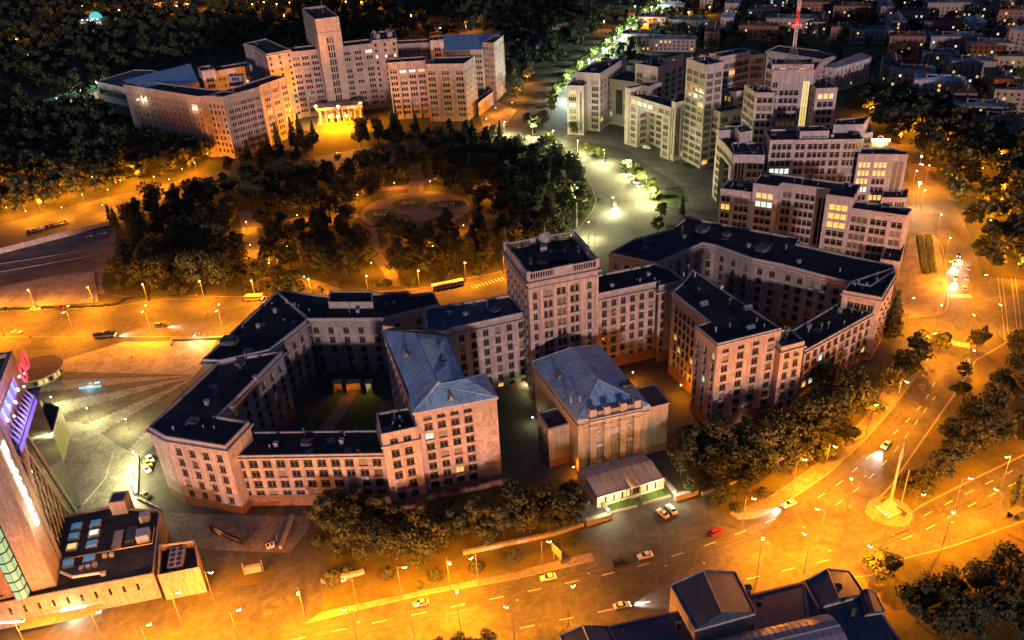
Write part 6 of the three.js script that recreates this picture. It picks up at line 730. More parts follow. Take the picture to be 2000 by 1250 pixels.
// ---------------------------------------------------------------- houses of the quarter behind the office complex
{
  const HR = rng(41), spots = [];
  const house = (p, turn, L, D, h, roofM, wallM, lit, label, group, o = {}) => {
    const B = building(o.name ?? 'apartment_house', label, 'house', { seed: Math.floor(HR() * 1e6), wall: wallM, frame: 'frame_white' }); if (group) B.userData.group = group;
    const c = Math.cos(turn), s = Math.sin(turn), q = (x, z) => V3(p.x + c * x + s * z, 0, p.z - s * x + c * z), pts = [q(-L / 2, D / 2), q(L / 2, D / 2), q(L / 2, -D / 2), q(-L / 2, -D / 2)];
    const W = block(B, 'body', { h, roof: null, par: 0, cor: [[-0.4, 0.5, 0.4]], pts, def: { w: 1.7, hh: 2.0, y: 1.6, dy: 3.2, m: 1.6, gap: 2.3, nx: 2, ny: 1, sill: false, lit, dim: 0.06, cur: 0.05 }, corM: wallM });
    hip(B, 'roof', pts, D < L ? [q(L / 2 - D * 0.45, 0), q(-L / 2 + D * 0.45, 0)].map((x) => x) : [q(0, 0), q(0, 0)], h, h + 2.6, roofM, 0.5, W); 
    for (let k = 0; k < 3; k++) mesh('chimney', new GB().box(-0.5, 0.5, 0, 3.4, -0.5, 0.5).geo(), MT.red_plinth, W).position.copy(q((k - 1) * L * 0.28, D * 0.16).setY(h + 0.4));
    finish(B, o.most ?? 0); spots.push({ p, r: Math.hypot(L, D) / 2 }); return B;
  };
  // the two taller blocks close behind
  { const B = building('corner_house', 'orange lit corner building with deep cornice behind the mast', 'building', { seed: 2, wall: 'stone_wall' }); block(B, 'body', { h: 24, par: 0.8, cor: [[-1, 1.1, 0.8]], pts: px(24, [[1498, 100], [1607, 118], [1630, 111], [1600, 100], [1520, 90]]), def: { w: 1.7, hh: 2, dy: 3.9, y: 2.5, gap: 3, m: 2, lit: 0.01 } }); finish(B, 60); }
  { const B = building('long_house', 'long pale grey house running back from the orange corner building', 'building', { seed: 6, wall: 'concrete' }); const W = block(B, 'body', { h: 19, par: 0, roof: null, pts: px(19, [[1612, 130], [1634, 132], [1702, 112], [1680, 104]]), def: { w: 1.7, hh: 2, dy: 3.7, y: 2.4, gap: 2.6, m: 2, lit: 0.06 } }); const e = px(19, [[1612, 130], [1634, 132], [1702, 112], [1680, 104]]); hip(B, 'roof', e, [e[0].clone().lerp(e[1], 0.5).lerp(e[2], 0.12), e[2].clone().lerp(e[3], 0.5).lerp(e[0], 0.12)], 19.1, 22, 'slate_metal', 0.6, W); finish(B, 60); }
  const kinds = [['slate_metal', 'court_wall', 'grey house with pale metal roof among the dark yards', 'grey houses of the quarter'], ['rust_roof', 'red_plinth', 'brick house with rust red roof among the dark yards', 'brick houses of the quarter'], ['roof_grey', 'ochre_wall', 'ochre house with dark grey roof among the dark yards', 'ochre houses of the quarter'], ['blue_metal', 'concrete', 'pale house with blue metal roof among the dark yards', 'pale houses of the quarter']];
  const list = [[1250, 92, 34], [1305, 98, 44], [1390, 88, 36], [1275, 60, 30], [1345, 62, 40], [1420, 60, 30], [1480, 76, 34], [1545, 62, 46], [1600, 60, 40], [1650, 76, 30], [1700, 82, 42], [1745, 66, 34], [1590, 32, 34], [1490, 40, 34], [1430, 28, 30], [1540, 14, 36], [1660, 40, 34], [1725, 36, 40], [1780, 48, 32], [1835, 70, 34], [1800, 96, 40], [1860, 108, 36], [1765, 112, 30], [1735, 160, 34], [1775, 176, 30], [1825, 205, 34], [1865, 222, 32], [1905, 246, 34], [1945, 262, 34], [1985, 285, 34], [1830, 140, 30], [1890, 160, 30], [1940, 190, 32], [1985, 150, 36], [1925, 120, 34], [1900, 62, 30], [1960, 92, 36], [1850, 32, 40], [1920, 30, 36], [1985, 50, 36], [1620, 12, 36], [1700, 10, 34], [1790, 14, 36], [1985, 215, 30], [1380, 20, 30], [1310, 28, 28], [1870, 8, 40], [1960, 6, 40]];
  list.forEach(([u, v, L], i) => { const k = kinds[[0, 0, 1, 2, 0, 3, 1, 0, 2, 1][i % 10]], p = P(u, v), tall = u > 1660 && v > 100 && v < 230; house(p, (i % 3 === 2 ? 1.25 : -0.32) + (HR() - 0.5) * 0.16, L * (0.85 + HR() * 0.3), 12 + HR() * 3, tall ? 15 + HR() * 4 : 11 + HR() * 5, k[0], k[1], [0.05, 0.16, 0.1, 0.22][i % 4], (L > 35 ? 'long ' : 'short ') + (tall ? 'five-storey ' : 'low ') + k[2] + (i % 3 === 2 ? ', gable to the street' : ''), k[3]); });
  house(P(1995, 118), 0.5, 26, 15, 26, 'blue_metal', 'white_wall', 0.1, 'tall white house with bright blue roof at the edge of the quarter'); house(P(1820, 22), 0.2, 16, 16, 38, 'roof_grey', 'concrete', 0.12, 'single high-rise block above the house roofs');
  // domed building glowing turquoise in the far wood
  { const c = P(190, 62), o = thing('domed_building', 'far building with glowing turquoise dome among the trees', 'building', c); const W = new GB(); W.box(-13, 13, 0, 15, -10, 10); mesh('wall', W.geo(), MT.concrete, o); mesh('cornice', new GB().box(-13.6, 13.6, 15, 15.8, -10.6, 10.6).geo(), MT.trim, o); mesh('dome_light', new THREE.SphereGeometry(7.5, 24, 12, 0, 6.283, 0, 1.57).translate(3, 15.8, 0), glow('turquoise', [0.05, 0.6, 0.55], 0.8), o); for (let i = 0; i < 7; i++) for (let j = 0; j < 3; j++) { const m = mesh('window', winGeo(1.6, 2.6, 2, 1, 0.12, false), [MT.frame_white, (i + j) % 3 ? MT.glass_lit_white : MT.glass_lit_yellow], o); m.position.set(-10.8 + i * 3.6, 2 + j * 4.4, 10.02); } for (const x of [-9, -3, 3, 9]) mesh('facade_light', new THREE.SphereGeometry(0.4, 8, 6), MT.lamp_far_white, o).position.set(x, 16.2, 10.4); lampLight(o, 9, 14, new THREE.Color(0.7, 1, 0.9), 900, 20); }
  // sheds and lit yards on the skyline
  [[330, 14, 60, 8], [250, 18, 36, 7], [140, 60, 26, 5], [95, 105, 34, 4], [65, 108, 40, 5], [1015, 75, 30, 7], [1085, 55, 34, 6], [1060, 90, 20, 5], [930, 42, 40, 6], [860, 60, 36, 5], [25, 100, 40, 5]].forEach(([u, v, L, h], i) => house(P(u, v), 0.2 + (i % 3) * 0.15, L, 14, h, i % 2 ? 'slate_metal' : 'roof_grey', 'ochre_wall', i < 2 ? 0.3 : 0.02, 'low shed in a clearing of the far wood', 'low sheds in the far wood', { name: 'far_shed' }));
  { // sports court, lit
    const c = P(140, 205), m = mesh('sports_court', polyGeo(g2([[85, 210], [188, 180], [195, 196], [110, 222]]), 0.05).geo(), mat('clay', [0.3, 0.14, 0.05], 0.9), scene); m.userData.kind = 'structure'; const fen = thing('court_fence', 'green fence behind the floodlit sports court', 'fence', P(137, 186)); mesh('fence_panel', new GB().bar(P(85, 202).sub(P(137, 186)), P(188, 172).sub(P(137, 186)), 0.15, 3).geo(), mat('court_green', [0.03, 0.16, 0.08], 0.7), fen); void c;
    for (const [u, v] of [[143, 176], [157, 176], [188, 160], [110, 192]]) globeLamp(headAt(u, v, 8), 8, 'lamp_far_white', 800, 'white floodlight beside the sports court', 'floodlights of the sports court', 0.5);
  }
}
// ---------------------------------------------------------------- vehicles
const CG = (() => {
  const ext = (pts, w, b = 0.06) => { const s = new THREE.Shape(); pts.forEach(([x, y], i) => (i ? s.lineTo(x, y) : s.moveTo(x, y))); s.closePath(); return new THREE.ExtrudeGeometry(s, { depth: w - 2 * b, bevelEnabled: true, bevelSize: b, bevelThickness: b, bevelSegments: 2 }).translate(0, 0, -w / 2 + b); };
  return {
    body: ext([[-2.2, 0.35], [-2.15, 0.85], [-1.5, 0.98], [0.85, 0.95], [2.05, 0.8], [2.2, 0.5], [2.15, 0.32], [1.75, 0.3], [1.6, 0.55], [1.2, 0.55], [1.05, 0.3], [-1.05, 0.3], [-1.2, 0.55], [-1.6, 0.55], [-1.75, 0.3]], 1.74),
    cabin: ext([[-1.65, 0.95], [-1.15, 1.4], [0.15, 1.44], [0.95, 0.95]], 1.5), roof: ext([[-1.18, 1.385], [-1.1, 1.44], [0.12, 1.48], [0.22, 1.42]], 1.44, 0.03),
    pillars: new GB().rod(V3(-1.68, 0.97, 0.74), V3(-1.16, 1.43, 0.68), 0.05, 0.05, 4).rod(V3(-1.68, 0.97, -0.74), V3(-1.16, 1.43, -0.68), 0.05, 0.05, 4).rod(V3(0.98, 0.97, 0.74), V3(0.18, 1.45, 0.68), 0.05, 0.05, 4).rod(V3(0.98, 0.97, -0.74), V3(0.18, 1.45, -0.68), 0.05, 0.05, 4).rod(V3(-0.35, 0.97, 0.77), V3(-0.4, 1.45, 0.7), 0.05, 0.05, 4).rod(V3(-0.35, 0.97, -0.77), V3(-0.4, 1.45, -0.7), 0.05, 0.05, 4).geo(),
    wheel: new THREE.CylinderGeometry(0.33, 0.33, 0.22, 16).rotateX(Math.PI / 2), rim: new THREE.CylinderGeometry(0.2, 0.2, 0.24, 10).rotateX(Math.PI / 2), light: new RoundedBoxGeometry(0.1, 0.16, 0.36, 1, 0.03), tail: new RoundedBoxGeometry(0.08, 0.18, 0.34, 1, 0.03),
    vbody: ext([[-2.5, 0.35], [-2.5, 1.9], [-2.4, 2.05], [1.2, 2.05], [2.1, 1.15], [2.55, 0.95], [2.6, 0.35]], 1.9),
    sbody: ext([[-2.25, 0.4], [-2.25, 1.1], [1.0, 1.12], [2.15, 0.95], [2.25, 0.45]], 1.84), scabin: ext([[-2.15, 1.1], [-1.95, 1.68], [0.2, 1.7], [0.95, 1.1]], 1.6),
  };
})();
const carPaint = {}; function paint(c) { return (carPaint[c] ??= (() => { const m = new THREE.MeshPhysicalMaterial({ color: new THREE.Color().setRGB(...{ white: [0.62, 0.6, 0.58], cream: [0.5, 0.42, 0.32], black: [0.02, 0.02, 0.022], red: [0.16, 0.012, 0.01], grey: [0.16, 0.16, 0.17], silver: [0.4, 0.4, 0.41], yellow: [0.55, 0.36, 0.02], blue: [0.04, 0.07, 0.18] }[c]), roughness: 0.35, clearcoat: 0.7, clearcoatRoughness: 0.15 }); m.name = 'paint_' + c; return m; })()); }
mat('head_off', [0.55, 0.55, 0.52], 0.2); mat('tail_off', [0.3, 0.02, 0.02], 0.3); mat('chrome', [0.5, 0.5, 0.5], 0.3, null, 0, { metalness: 0.8 }); mat('car_glass', [0.012, 0.013, 0.015], 0.08);
function car(color, kind, p, q, label, group, on) {
  const a = P(...p), b = P(...q), o = thing(kind === 'van' ? 'van' : kind === 'suv' ? 'off_road_car' : 'car', label, kind === 'van' ? 'van' : 'car', a.setY(0.015), Math.atan2(-(b.z - a.z), b.x - a.x), group), m = paint(color);
  if (kind === 'van') { mesh('body', CG.vbody, m, o); mesh('windscreen', new GB().quad(V3(1.22, 1.98, 0.8), V3(2.08, 1.17, 0.85), V3(2.08, 1.17, -0.85), V3(1.22, 1.98, -0.8)).geo(), MT.car_glass, o).position.set(0.05, 0.05, 0); for (const s of [-1, 1]) mesh('side_window', new GB().box(0.3, 1.5, 1.3, 1.8, -0.01, 0.01).geo(), MT.car_glass, o).position.z = s * 0.96; }
  else if (kind === 'suv') { mesh('body', CG.sbody, m, o); mesh('cabin_glass', CG.scabin, MT.car_glass, o); mesh('roof_panel', new RoundedBoxGeometry(2.3, 0.08, 1.45, 1, 0.03).translate(-0.85, 1.74, 0), m, o); }
  else { mesh('body', CG.body, m, o); mesh('cabin_glass', CG.cabin, MT.car_glass, o); mesh('roof_panel', CG.roof, m, o); mesh('pillars', CG.pillars, m, o); }
  for (const x of [-1.4, 1.4]) for (const s of [-1, 1]) { const w = mesh('wheel', CG.wheel, MT.rubber, o); w.position.set(x, 0.33, s * 0.78); mesh('rim', CG.rim, MT.chrome, w); }
  const f = kind === 'van' ? 2.6 : 2.18, r = kind === 'van' ? -2.5 : -2.19;
  for (const s of [-1, 1]) { mesh('headlight', CG.light, on ? MT.head_light : MT.head_off, o).position.set(f, 0.66, s * 0.6); mesh('tail_light', CG.tail, on ? MT.tail_light : MT.tail_off, o).position.set(r, 0.78, s * 0.62); }
  if (on) { const L = new THREE.SpotLight(new THREE.Color(1, 0.92, 0.75), on === true ? 900 : on, 0, 0.5, 0.6); L.position.set(f + 0.2, 0.75, 0); L.target.position.set(f + 10, -0.2, 0); L.castShadow = true; L.shadow.radius = 12; o.add(L, L.target); const T2 = new THREE.PointLight(new THREE.Color(1, 0.04, 0.05), 6); T2.position.set(r - 0.4, 0.7, 0); T2.castShadow = true; o.add(T2); }
  return o;
}
car('white', 'car', [1071, 1131], [1040, 1138], 'white saloon car driving past the billboard on the avenue'); car('black', 'suv', [1212, 1101], [1240, 1094], 'black off-road car on the avenue before the forecourt', null); car('white', 'car', [1260, 1088], [1230, 1096], 'white saloon car following the black off-road car'); car('red', 'suv', [1400, 1042], [1420, 1035], 'dark red car at the kerb of the avenue'); car('grey', 'car', [822, 1181], [790, 1188], 'dark car on the avenue beside the dry lawn');
car('cream', 'car', [1294, 1005], [1285, 998], 'cream car parked on the forecourt below the hall'); car('white', 'car', [1311, 997], [1301, 985], 'white car parked beside the cream car');
car('silver', 'car', [1730, 872], [1700, 905], 'silver car with headlights on rounding the avenue bend', null, 2400); car('white', 'car', [1541, 987], [1500, 1005], 'white car with headlights on near the bare kerb tree', null, 1800); car('silver', 'car', [1215, 1186], [1260, 1177], 'silver car with red tail lights beside the gabled pavilion', null, 1300);
for (const [u, v, x, y, c] of [[1864, 515, 1862, 560, 'white'], [1866, 545, 1864, 590, 'silver'], [1872, 500, 1869, 540, 'black']]) car(c, 'car', [u, v], [x, y], 'car with headlights on waiting at the junction crosswalk', 'cars waiting at the junction', 2600);
for (const [u, v] of [[1887, 545], [1890, 525], [1884, 565]]) car('grey', 'car', [u, v], [u - 4, v - 30], 'car with red tail lights leaving the junction', 'cars leaving the junction', 500);
car('silver', 'car', [1201, 400], [1204, 440], 'silver car with bright headlights on the ring road', null, 3600); car('black', 'car', [1171, 389], [1176, 350], 'black car at the ring road kerb by the park trees'); for (const [u, v, c] of [[1228, 346, 'white'], [1243, 358, 'silver'], [1251, 365, 'grey']]) car(c, 'car', [u, v], [u - 12, v + 2], 'car parked under the lit trees before the office complex', 'cars under the lit trees'); car('white', 'van', [1264, 290], [1272, 291], 'white van parked in the gateway of the office complex');
for (const [u, v, c] of [[12, 606, 'black'], [70, 606, 'white'], [118, 604, 'red']]) car(c, 'car', [u, v], [u + 20, v], c + ' car parked along the hedge of the square'); car('black', 'suv', [314, 638], [350, 638], 'black car with headlights on driving along the plaza road', null, 1500); car('cream', 'car', [34, 651], [60, 650], 'cream car parked beside the plaza road lamp');
for (let i = 0; i < 9; i++) car(['black', 'grey', 'silver', 'white'][i % 4], 'car', [56 + i * 9, 454 - i * 2.4], [60 + i * 9, 462 - i * 2.4], 'car parked in the row along the upper square street', 'cars parked along the upper square street'); for (let i = 0; i < 6; i++) car(['grey', 'silver', 'black'][i % 3], 'car', [168 + i * 9, 462 - i * 1.8], [172 + i * 9, 469 - i * 1.8], 'car parked below the pale panel wall', 'cars parked below the panel wall');
car('white', 'car', [294, 899], [301, 908], 'white car parked beside the yellow taxi'); car('yellow', 'car', [290, 908], [297, 917], 'yellow taxi parked beside the courtyard wing'); car('silver', 'car', [288, 919], [295, 928], 'silver car parked on the other side of the yellow taxi'); car('black', 'car', [285, 970], [296, 976], 'black car parked by the barrier panels'); car('white', 'car', [478, 362], [510, 357], 'white car with headlights on before the university', null, 900);
car('black', 'car', [1822, 346], [1835, 358], 'black car parked on the tram street behind the office complex'); car('silver', 'car', [660, 302], [690, 297], 'silver car parked before the column porch', null); car('grey', 'car', [600, 322], [620, 318], 'grey car parked on the university street');
function bus(name, label, p, q, L, h, colors, on) {
  const a = P(...p), b = P(...q), o = thing(name, label, 'bus', a, Math.atan2(-(b.z - a.z), b.x - a.x)); const [cl, cu, cr] = colors;
  mesh('lower_body', new RoundedBoxGeometry(L, h * 0.42, 2.5, 2, 0.12).translate(0, h * 0.21 + 0.35, 0), cl, o); mesh('window_band', new GB().box(-L / 2 + 0.1, L / 2 - 0.06, h * 0.45, h * 0.8, -1.22, 1.22).geo(), MT.car_glass, o); mesh('roof', new RoundedBoxGeometry(L, h * 0.2, 2.5, 2, 0.12).translate(0, h * 0.88, 0), cr, o);
  const n = Math.round(L / 1.6); for (let i = 0; i <= n; i++) for (const s of [-1, 1]) mesh('window_post', new GB().box(-0.07, 0.07, h * 0.44, h * 0.82, -0.03, 0.03).geo(), cu, o).position.set(-L / 2 + 0.15 + (L - 0.3) * i / n, 0, s * 1.23);
  for (const x of [-L * 0.32, L * 0.32]) for (const s of [-1, 1]) { const w = mesh('wheel', CG.wheel, MT.rubber, o); w.position.set(x, 0.48, s * 1.12); w.scale.setScalar(1.45); }
  for (const s of [-1, 1]) mesh('headlight', CG.light, on ? MT.head_light : MT.head_off, o).position.set(L / 2, 0.8, s * 0.95); for (const x of [-L * 0.2, L * 0.15]) mesh('roof_unit', new RoundedBoxGeometry(1.8, 0.3, 1.6, 1, 0.06).translate(x, h * 0.98 + 0.1, 0), cr, o);
  if (on) { const S = new THREE.SpotLight(new THREE.Color(1, 0.9, 0.7), 1500, 0, 0.6, 0.6); S.position.set(L / 2 + 0.3, 0.9, 0); S.target.position.set(L / 2 + 10, 0, 0); S.castShadow = true; o.add(S, S.target); } return o;
}
bus('trolleybus', 'white and purple trolleybus on the ring road by the park', [875, 562], [905, 556], 15, 3.1, [mat('bus_purple', [0.25, 0.12, 0.2], 0.5), paint('white'), paint('white')]); bus('minibus', 'yellow bus at the ring road by the courtyard roof', [497, 586], [515, 585], 8, 2.8, [paint('yellow'), paint('yellow'), paint('cream')], true); bus('minibus', 'dark bus with headlights on at the plaza road kerb', [206, 658], [228, 656], 9, 2.8, [paint('grey'), paint('grey'), paint('black')], true);
{ const o = bus('coach', 'black coach with swirling cream print on its side beside the guard booth', [450, 1048], [490, 1064], 13.5, 3.5, [paint('black'), paint('black'), paint('black')]);
  const c = document.createElement('canvas'); c.width = 512; c.height = 128; const x = c.getContext('2d'); x.fillStyle = '#0b0908'; x.fillRect(0, 0, 512, 128); for (let i = 0; i < 9; i++) { x.strokeStyle = ['#b08a60', '#7a4a28', '#d0b48a'][i % 3]; x.lineWidth = 10 - i * 0.6; x.beginPath(); x.ellipse(110 + i * 9, 70 - i * 2, 62 - i * 5, 48 - i * 4, 0.5 + i * 0.2, 0, 4.6); x.stroke(); } for (let i = 0; i < 5; i++) { x.strokeStyle = '#8a6a48'; x.lineWidth = 4; x.beginPath(); x.moveTo(180, 40 + i * 16); x.bezierCurveTo(260, 20 + i * 18, 330, 110 - i * 8, 430 + i * 12, 60 + i * 6); x.stroke(); }
  const t = new THREE.CanvasTexture(c); t.colorSpace = THREE.SRGBColorSpace; const m = new THREE.MeshStandardMaterial({ map: t, roughness: 0.4 }); for (const s of [-1, 1]) { const p = mesh('side_print', new THREE.PlaneGeometry(12.9, 2.6), m, o); p.position.set(0, 1.75, s * 1.262); p.rotation.y = s > 0 ? 0 : Math.PI; } }
// ---------------------------------------------------------------- walls, hedges, monument, tent restaurant, booths, people
const wallRun = (name, label, cat, pts, w, h, m, group, y = 0) => { const q = flat(pts), c = q[0].clone(), o = thing(name, label, cat, c, 0, group), rel = q.map((p) => p.clone().sub(c).setY(y)); for (let i = 0; i + 1 < rel.length; i++) { mesh('wall_section', new GB().bar(rel[i], rel[i + 1], w, h).geo(), MT[m], o); mesh('coping', new GB().bar(rel[i].clone().setY(y + h + 0.003), rel[i + 1].clone().setY(y + h + 0.003), w + 0.25, 0.14).geo(), MT.kerb_stone, o); } return o; };
wallRun('retaining_wall', 'long pale retaining wall on the bank beside the avenue', 'wall', [[905, 1084], [1000, 1064], [1080, 1047], [1140, 1027]], 0.7, 1.5, 'trim'); wallRun('retaining_wall', 'short pale retaining wall at the corner of the dry lawn', 'wall', [[628, 1140], [700, 1124], [712, 1120]], 0.7, 1.5, 'trim'); wallRun('retaining_wall', 'pale wall end showing below the slope trees', 'wall', [[655, 1056], [742, 1048]], 0.7, 1.6, 'trim'); wallRun('retaining_wall', 'pale wall running under the trees towards the avenue bend', 'wall', [[1370, 968], [1430, 945], [1500, 912], [1560, 880]], 0.7, 1.5, 'trim');
wallRun('entrance_wall', 'stepped stone entrance wall beside the hall forecourt on the bank side', 'wall', [[1145, 1026], [1192, 1012]], 1.2, 2.0, 'trim'); wallRun('entrance_wall', 'stepped stone entrance wall beside the hall forecourt towards the bend', 'wall', [[1318, 978], [1362, 964]], 1.2, 2.0, 'trim');
wallRun('garden_wall', 'sloping side wall of the tent restaurant lawn, bank side', 'wall', [[1165, 975], [1190, 1006]], 0.9, 1.4, 'trim'); wallRun('garden_wall', 'sloping side wall of the tent restaurant lawn, bend side', 'wall', [[1296, 938], [1318, 966]], 0.9, 1.4, 'trim'); wallRun('garden_wall', 'low front edge of the tent restaurant lawn', 'wall', [[1190, 1004], [1245, 990]], 0.5, 0.5, 'trim'); wallRun('garden_wall', 'low front edge of the second restaurant lawn', 'wall', [[1256, 986], [1310, 970]], 0.5, 0.5, 'trim');
wallRun('ramp_wall', 'low wall of the entrance ramp beside the guard booth', 'wall', [[548, 1072], [572, 1010]], 0.8, 1.0, 'trim'); wallRun('parapet_wall', 'low wall around the underpass stair on the plaza', 'wall', [[335, 676], [336, 666], [440, 662]], 0.6, 1.1, 'dark_paving'); wallRun('light_well_wall', 'low wall between the plaza lamps and the parking strip', 'wall', [[268, 968], [270, 896], [305, 866]], 0.6, 1.0, 'trim');
{ const a = P(-40, 506), b = P(228, 437), o = thing('panel_wall', 'long pale panel wall dividing the square from the upper street', 'wall', a), d = b.clone().sub(a), n = 22; for (let i = 0; i < n; i++) { const p = d.clone().multiplyScalar((i + 0.02) / n), q = d.clone().multiplyScalar((i + 0.97) / n); mesh('panel', new GB().bar(p, q, 0.35, 3.0).geo(), MT.white_wall, o); mesh('panel_post', new GB().bar(q, d.clone().multiplyScalar((i + 1.02) / n), 0.5, 3.2).geo(), MT.trim, o); } }
for (let i = 0; i < 4; i++) { const a = P(268 + i * 12, 976 + i * 5.4), b = P(278 + i * 12, 980 + i * 5.6), o = thing('barrier_panel', 'pale concrete barrier panel beside the parking strip', 'barrier', a, 0, 'barrier panels of the parking strip'); mesh('panel', new GB().bar(V3(0, 0.1, 0), b.sub(a).setY(0.1), 0.35, 1.0).geo(), MT.trim, o); mesh('panel_foot', new GB().bar(V3(0, 0, 0), b.clone().setY(0), 0.7, 0.1).geo(), MT.kerb_stone, o); }
const hedge = (label, pts, w, h, group) => { const q = flat(pts), c = q[0].clone(), o = thing('hedge', label, 'hedge', c, 0, group), rel = q.map((p) => p.clone().sub(c)), r = rng(pts.length * 7 + Math.round(pts[0][0])); const cv = new THREE.CatmullRomCurve3(rel), L = cv.getLength(); mesh('foliage', leafCloud(Math.round(L) + pts[0][0], Math.round(L * 26), 0.26, (k) => { const p = cv.getPointAt(Math.min(1, k())), a = (k() - 0.5) * w, y = k() * h; return { c: p.add(V3(a * 0.9, y, a * 0.7)), o: V3(k() - 0.5, 0.9, k() - 0.5) }; }), leafMat[0], o); mesh('core', ribbonGeo(cv.getPoints(20), w * 0.7, h * 0.7).geo(), MT.hedge, o); void r; return o; };
hedge('long clipped hedge along the square kerb', [[-60, 607], [80, 602], [228, 594], [246, 584], [370, 577]], 1.6, 1.1); hedge('hedge bar on the pavement beside the tram street', [[1796, 462], [1802, 500], [1808, 536]], 3, 1.2, 'hedge bars by the tram street'); hedge('hedge bar on the pavement beside the tram street', [[1812, 460], [1818, 498], [1822, 534]], 3, 1.2, 'hedge bars by the tram street');
{ // obelisk-like pylon and its companion pole
  const p = P(1735, 998), o = thing('obelisk', 'tall slender white pylon with spear tip on a stepped base', 'monument', p, 0.4); mesh('base_step', new GB().box(-2.6, 2.6, 0.1, 0.7, -2.6, 2.6).geo(), MT.trim, o); mesh('base_step', new GB().box(-2, 2, 0.7, 1.3, -2, 2).geo(), MT.trim, o); mesh('base_step', new GB().box(-1.4, 1.4, 1.3, 3.2, -1.4, 1.4).geo(), MT.trim, o);
  mesh('shaft', new GB().rod(V3(0, 3.2, 0), V3(0, 19.5, 0), 0.5, 0.32, 6).geo(), MT.trim, o); mesh('spear_tip', new GB().rod(V3(0, 19.5, 0), V3(0, 20.4, 0), 0.32, 0.58, 6).rod(V3(0, 20.4, 0), V3(0, 26, 0), 0.58, 0.05, 6).geo(), MT.trim, o);
  const bed = thing('monument_bed', 'dark rectangular planting bed behind the pylon', 'flower bed', P(1755, 1000)); mesh('bed_soil', slabGeo(g2([[1718, 982], [1726, 975], [1772, 1004], [1764, 1012]]).map((q) => q.sub(P(1755, 1000))), 0.1, 0.4).geo(), MT.soil, bed); mesh('bed_edge', new GB().bar(P(1718, 982).sub(P(1755, 1000)).setY(0.1), P(1764, 1012).sub(P(1755, 1000)).setY(0.1), 0.4, 0.4).geo(), MT.kerb_stone, bed);
  const q = P(1760, 985), f = thing('banner_pole', 'thin bare pole behind the pylon', 'pole', q); mesh('pole', LG.pole, MT.galv, f).scale.set(1, 13, 1); mesh('pole_cap', LG.globe, MT.galv, f).scale.setScalar(0.2); f.children[1].position.y = 13;
  const m = P(1127, 445), k = thing('flag_mast', 'white flag mast on the park kerb beside the ring road', 'pole', m); mesh('pole', LG.pole, MT.white_wall, k).scale.set(1.3, 14, 1.3); mesh('pole_cap', LG.globe, MT.galv, k).scale.setScalar(0.22); k.children[1].position.y = 14;
}
{ // tent restaurant before the hall
  const e = [[1129, 918], [1255, 885], [1297, 934], [1167, 972]].map(([u, v]) => P(u, v, 4.2)), c = e.reduce((s, p) => s.add(p.clone().setY(0)), V3(0, 0, 0)).multiplyScalar(0.25), o = thing('tent_restaurant', 'white canopy restaurant with arched entrance and lit windows below the hall', 'restaurant', c), r = e.map((p) => p.clone().sub(c)), ra = r[0].clone().lerp(r[3], 0.42).setY(5.6), rb = r[1].clone().lerp(r[2], 0.42).setY(5.6); mat('canvas', [0.78, 0.75, 0.74], 0.8, T.plaster, 6);
  for (let i = 0; i < 6; i++) { const f = (a, b, t) => a.clone().lerp(b, t), t0 = i / 6, t1 = (i + 1) / 6 - 0.006; mesh('canopy_panel', new GB().quad(f(r[3], r[2], t0), f(r[3], r[2], t1), f(ra, rb, t1), f(ra, rb, t0)).quad(f(ra, rb, t0), f(ra, rb, t1), f(r[0], r[1], t1), f(r[0], r[1], t0)).geo(), MT.canvas, o); }
  const dn = r[2].clone().sub(r[3]).setY(0), L = dn.length(); dn.normalize(); const n = V3(-dn.z, 0, dn.x); if (n.z < 0) n.negate();
  for (let i = 0; i < 8; i++) { if (i === 4) continue; const m = mesh('window', winGeo(L / 8 - 0.5, 2.7, 2, 1, 0.16, false), [MT.frame_white, MT.glass_lit_yellow], o); m.position.copy(r[3].clone().addScaledVector(dn, L * (i + 0.5) / 8).addScaledVector(n, -0.3).setY(0.9)); m.rotation.y = Math.atan2(n.x, n.z); }
  mesh('fascia', new GB().bar(r[3].clone().setY(3.8), r[2].clone().setY(3.8), 0.3, 0.55).bar(r[3].clone().setY(0), r[2].clone().setY(0), 0.3, 0.85).geo(), MT.canvas, o); for (const [a, b] of [[r[3], r[0]], [r[2], r[1]]]) mesh('side_wall', new GB().bar(a.clone().setY(0), b.clone().setY(0), 0.25, 4).geo(), MT.canvas, o);
  const mid = r[3].clone().lerp(r[2], 0.56), arch = new GB(), d2 = ra.clone().sub(r[3]).setY(0).normalize(); for (let i = 0; i < 10; i++) { const t0 = Math.PI * i / 10, t1 = Math.PI * (i + 1) / 10, q = (t, k) => mid.clone().addScaledVector(dn, Math.cos(t) * 1.5).addScaledVector(d2, k).setY(3.9 + Math.sin(t) * 1.5); arch.quad(q(t0, -1), q(t1, -1), q(t1, 6), q(t0, 6)); } mesh('entrance_arch', arch.geo(), mat('arch_vinyl', [0.5, 0.4, 0.22], 0.35), o); for (const s of [-1, 1]) mesh('arch_post', new GB().rod(mid.clone().addScaledVector(dn, s * 1.4).addScaledVector(n, 0.7).setY(0), mid.clone().addScaledVector(dn, s * 1.4).addScaledVector(n, 0.7).setY(4), 0.22, 0.22, 8).geo(), MT.frame_white, o);
  for (const k of [0.25, 0.8]) { const Lp = new THREE.PointLight(new THREE.Color(1, 0.72, 0.3), 90); Lp.position.copy(r[3].clone().lerp(r[2], k).addScaledVector(n, 1.2).setY(2.6)); Lp.castShadow = true; Lp.shadow.radius = 25; o.add(Lp); const Li = Lp.clone(); Li.position.copy(mid.clone().addScaledVector(d2, 3).setY(4.6)); Li.intensity = 40; if (k > 0.5) o.add(Li); }
}
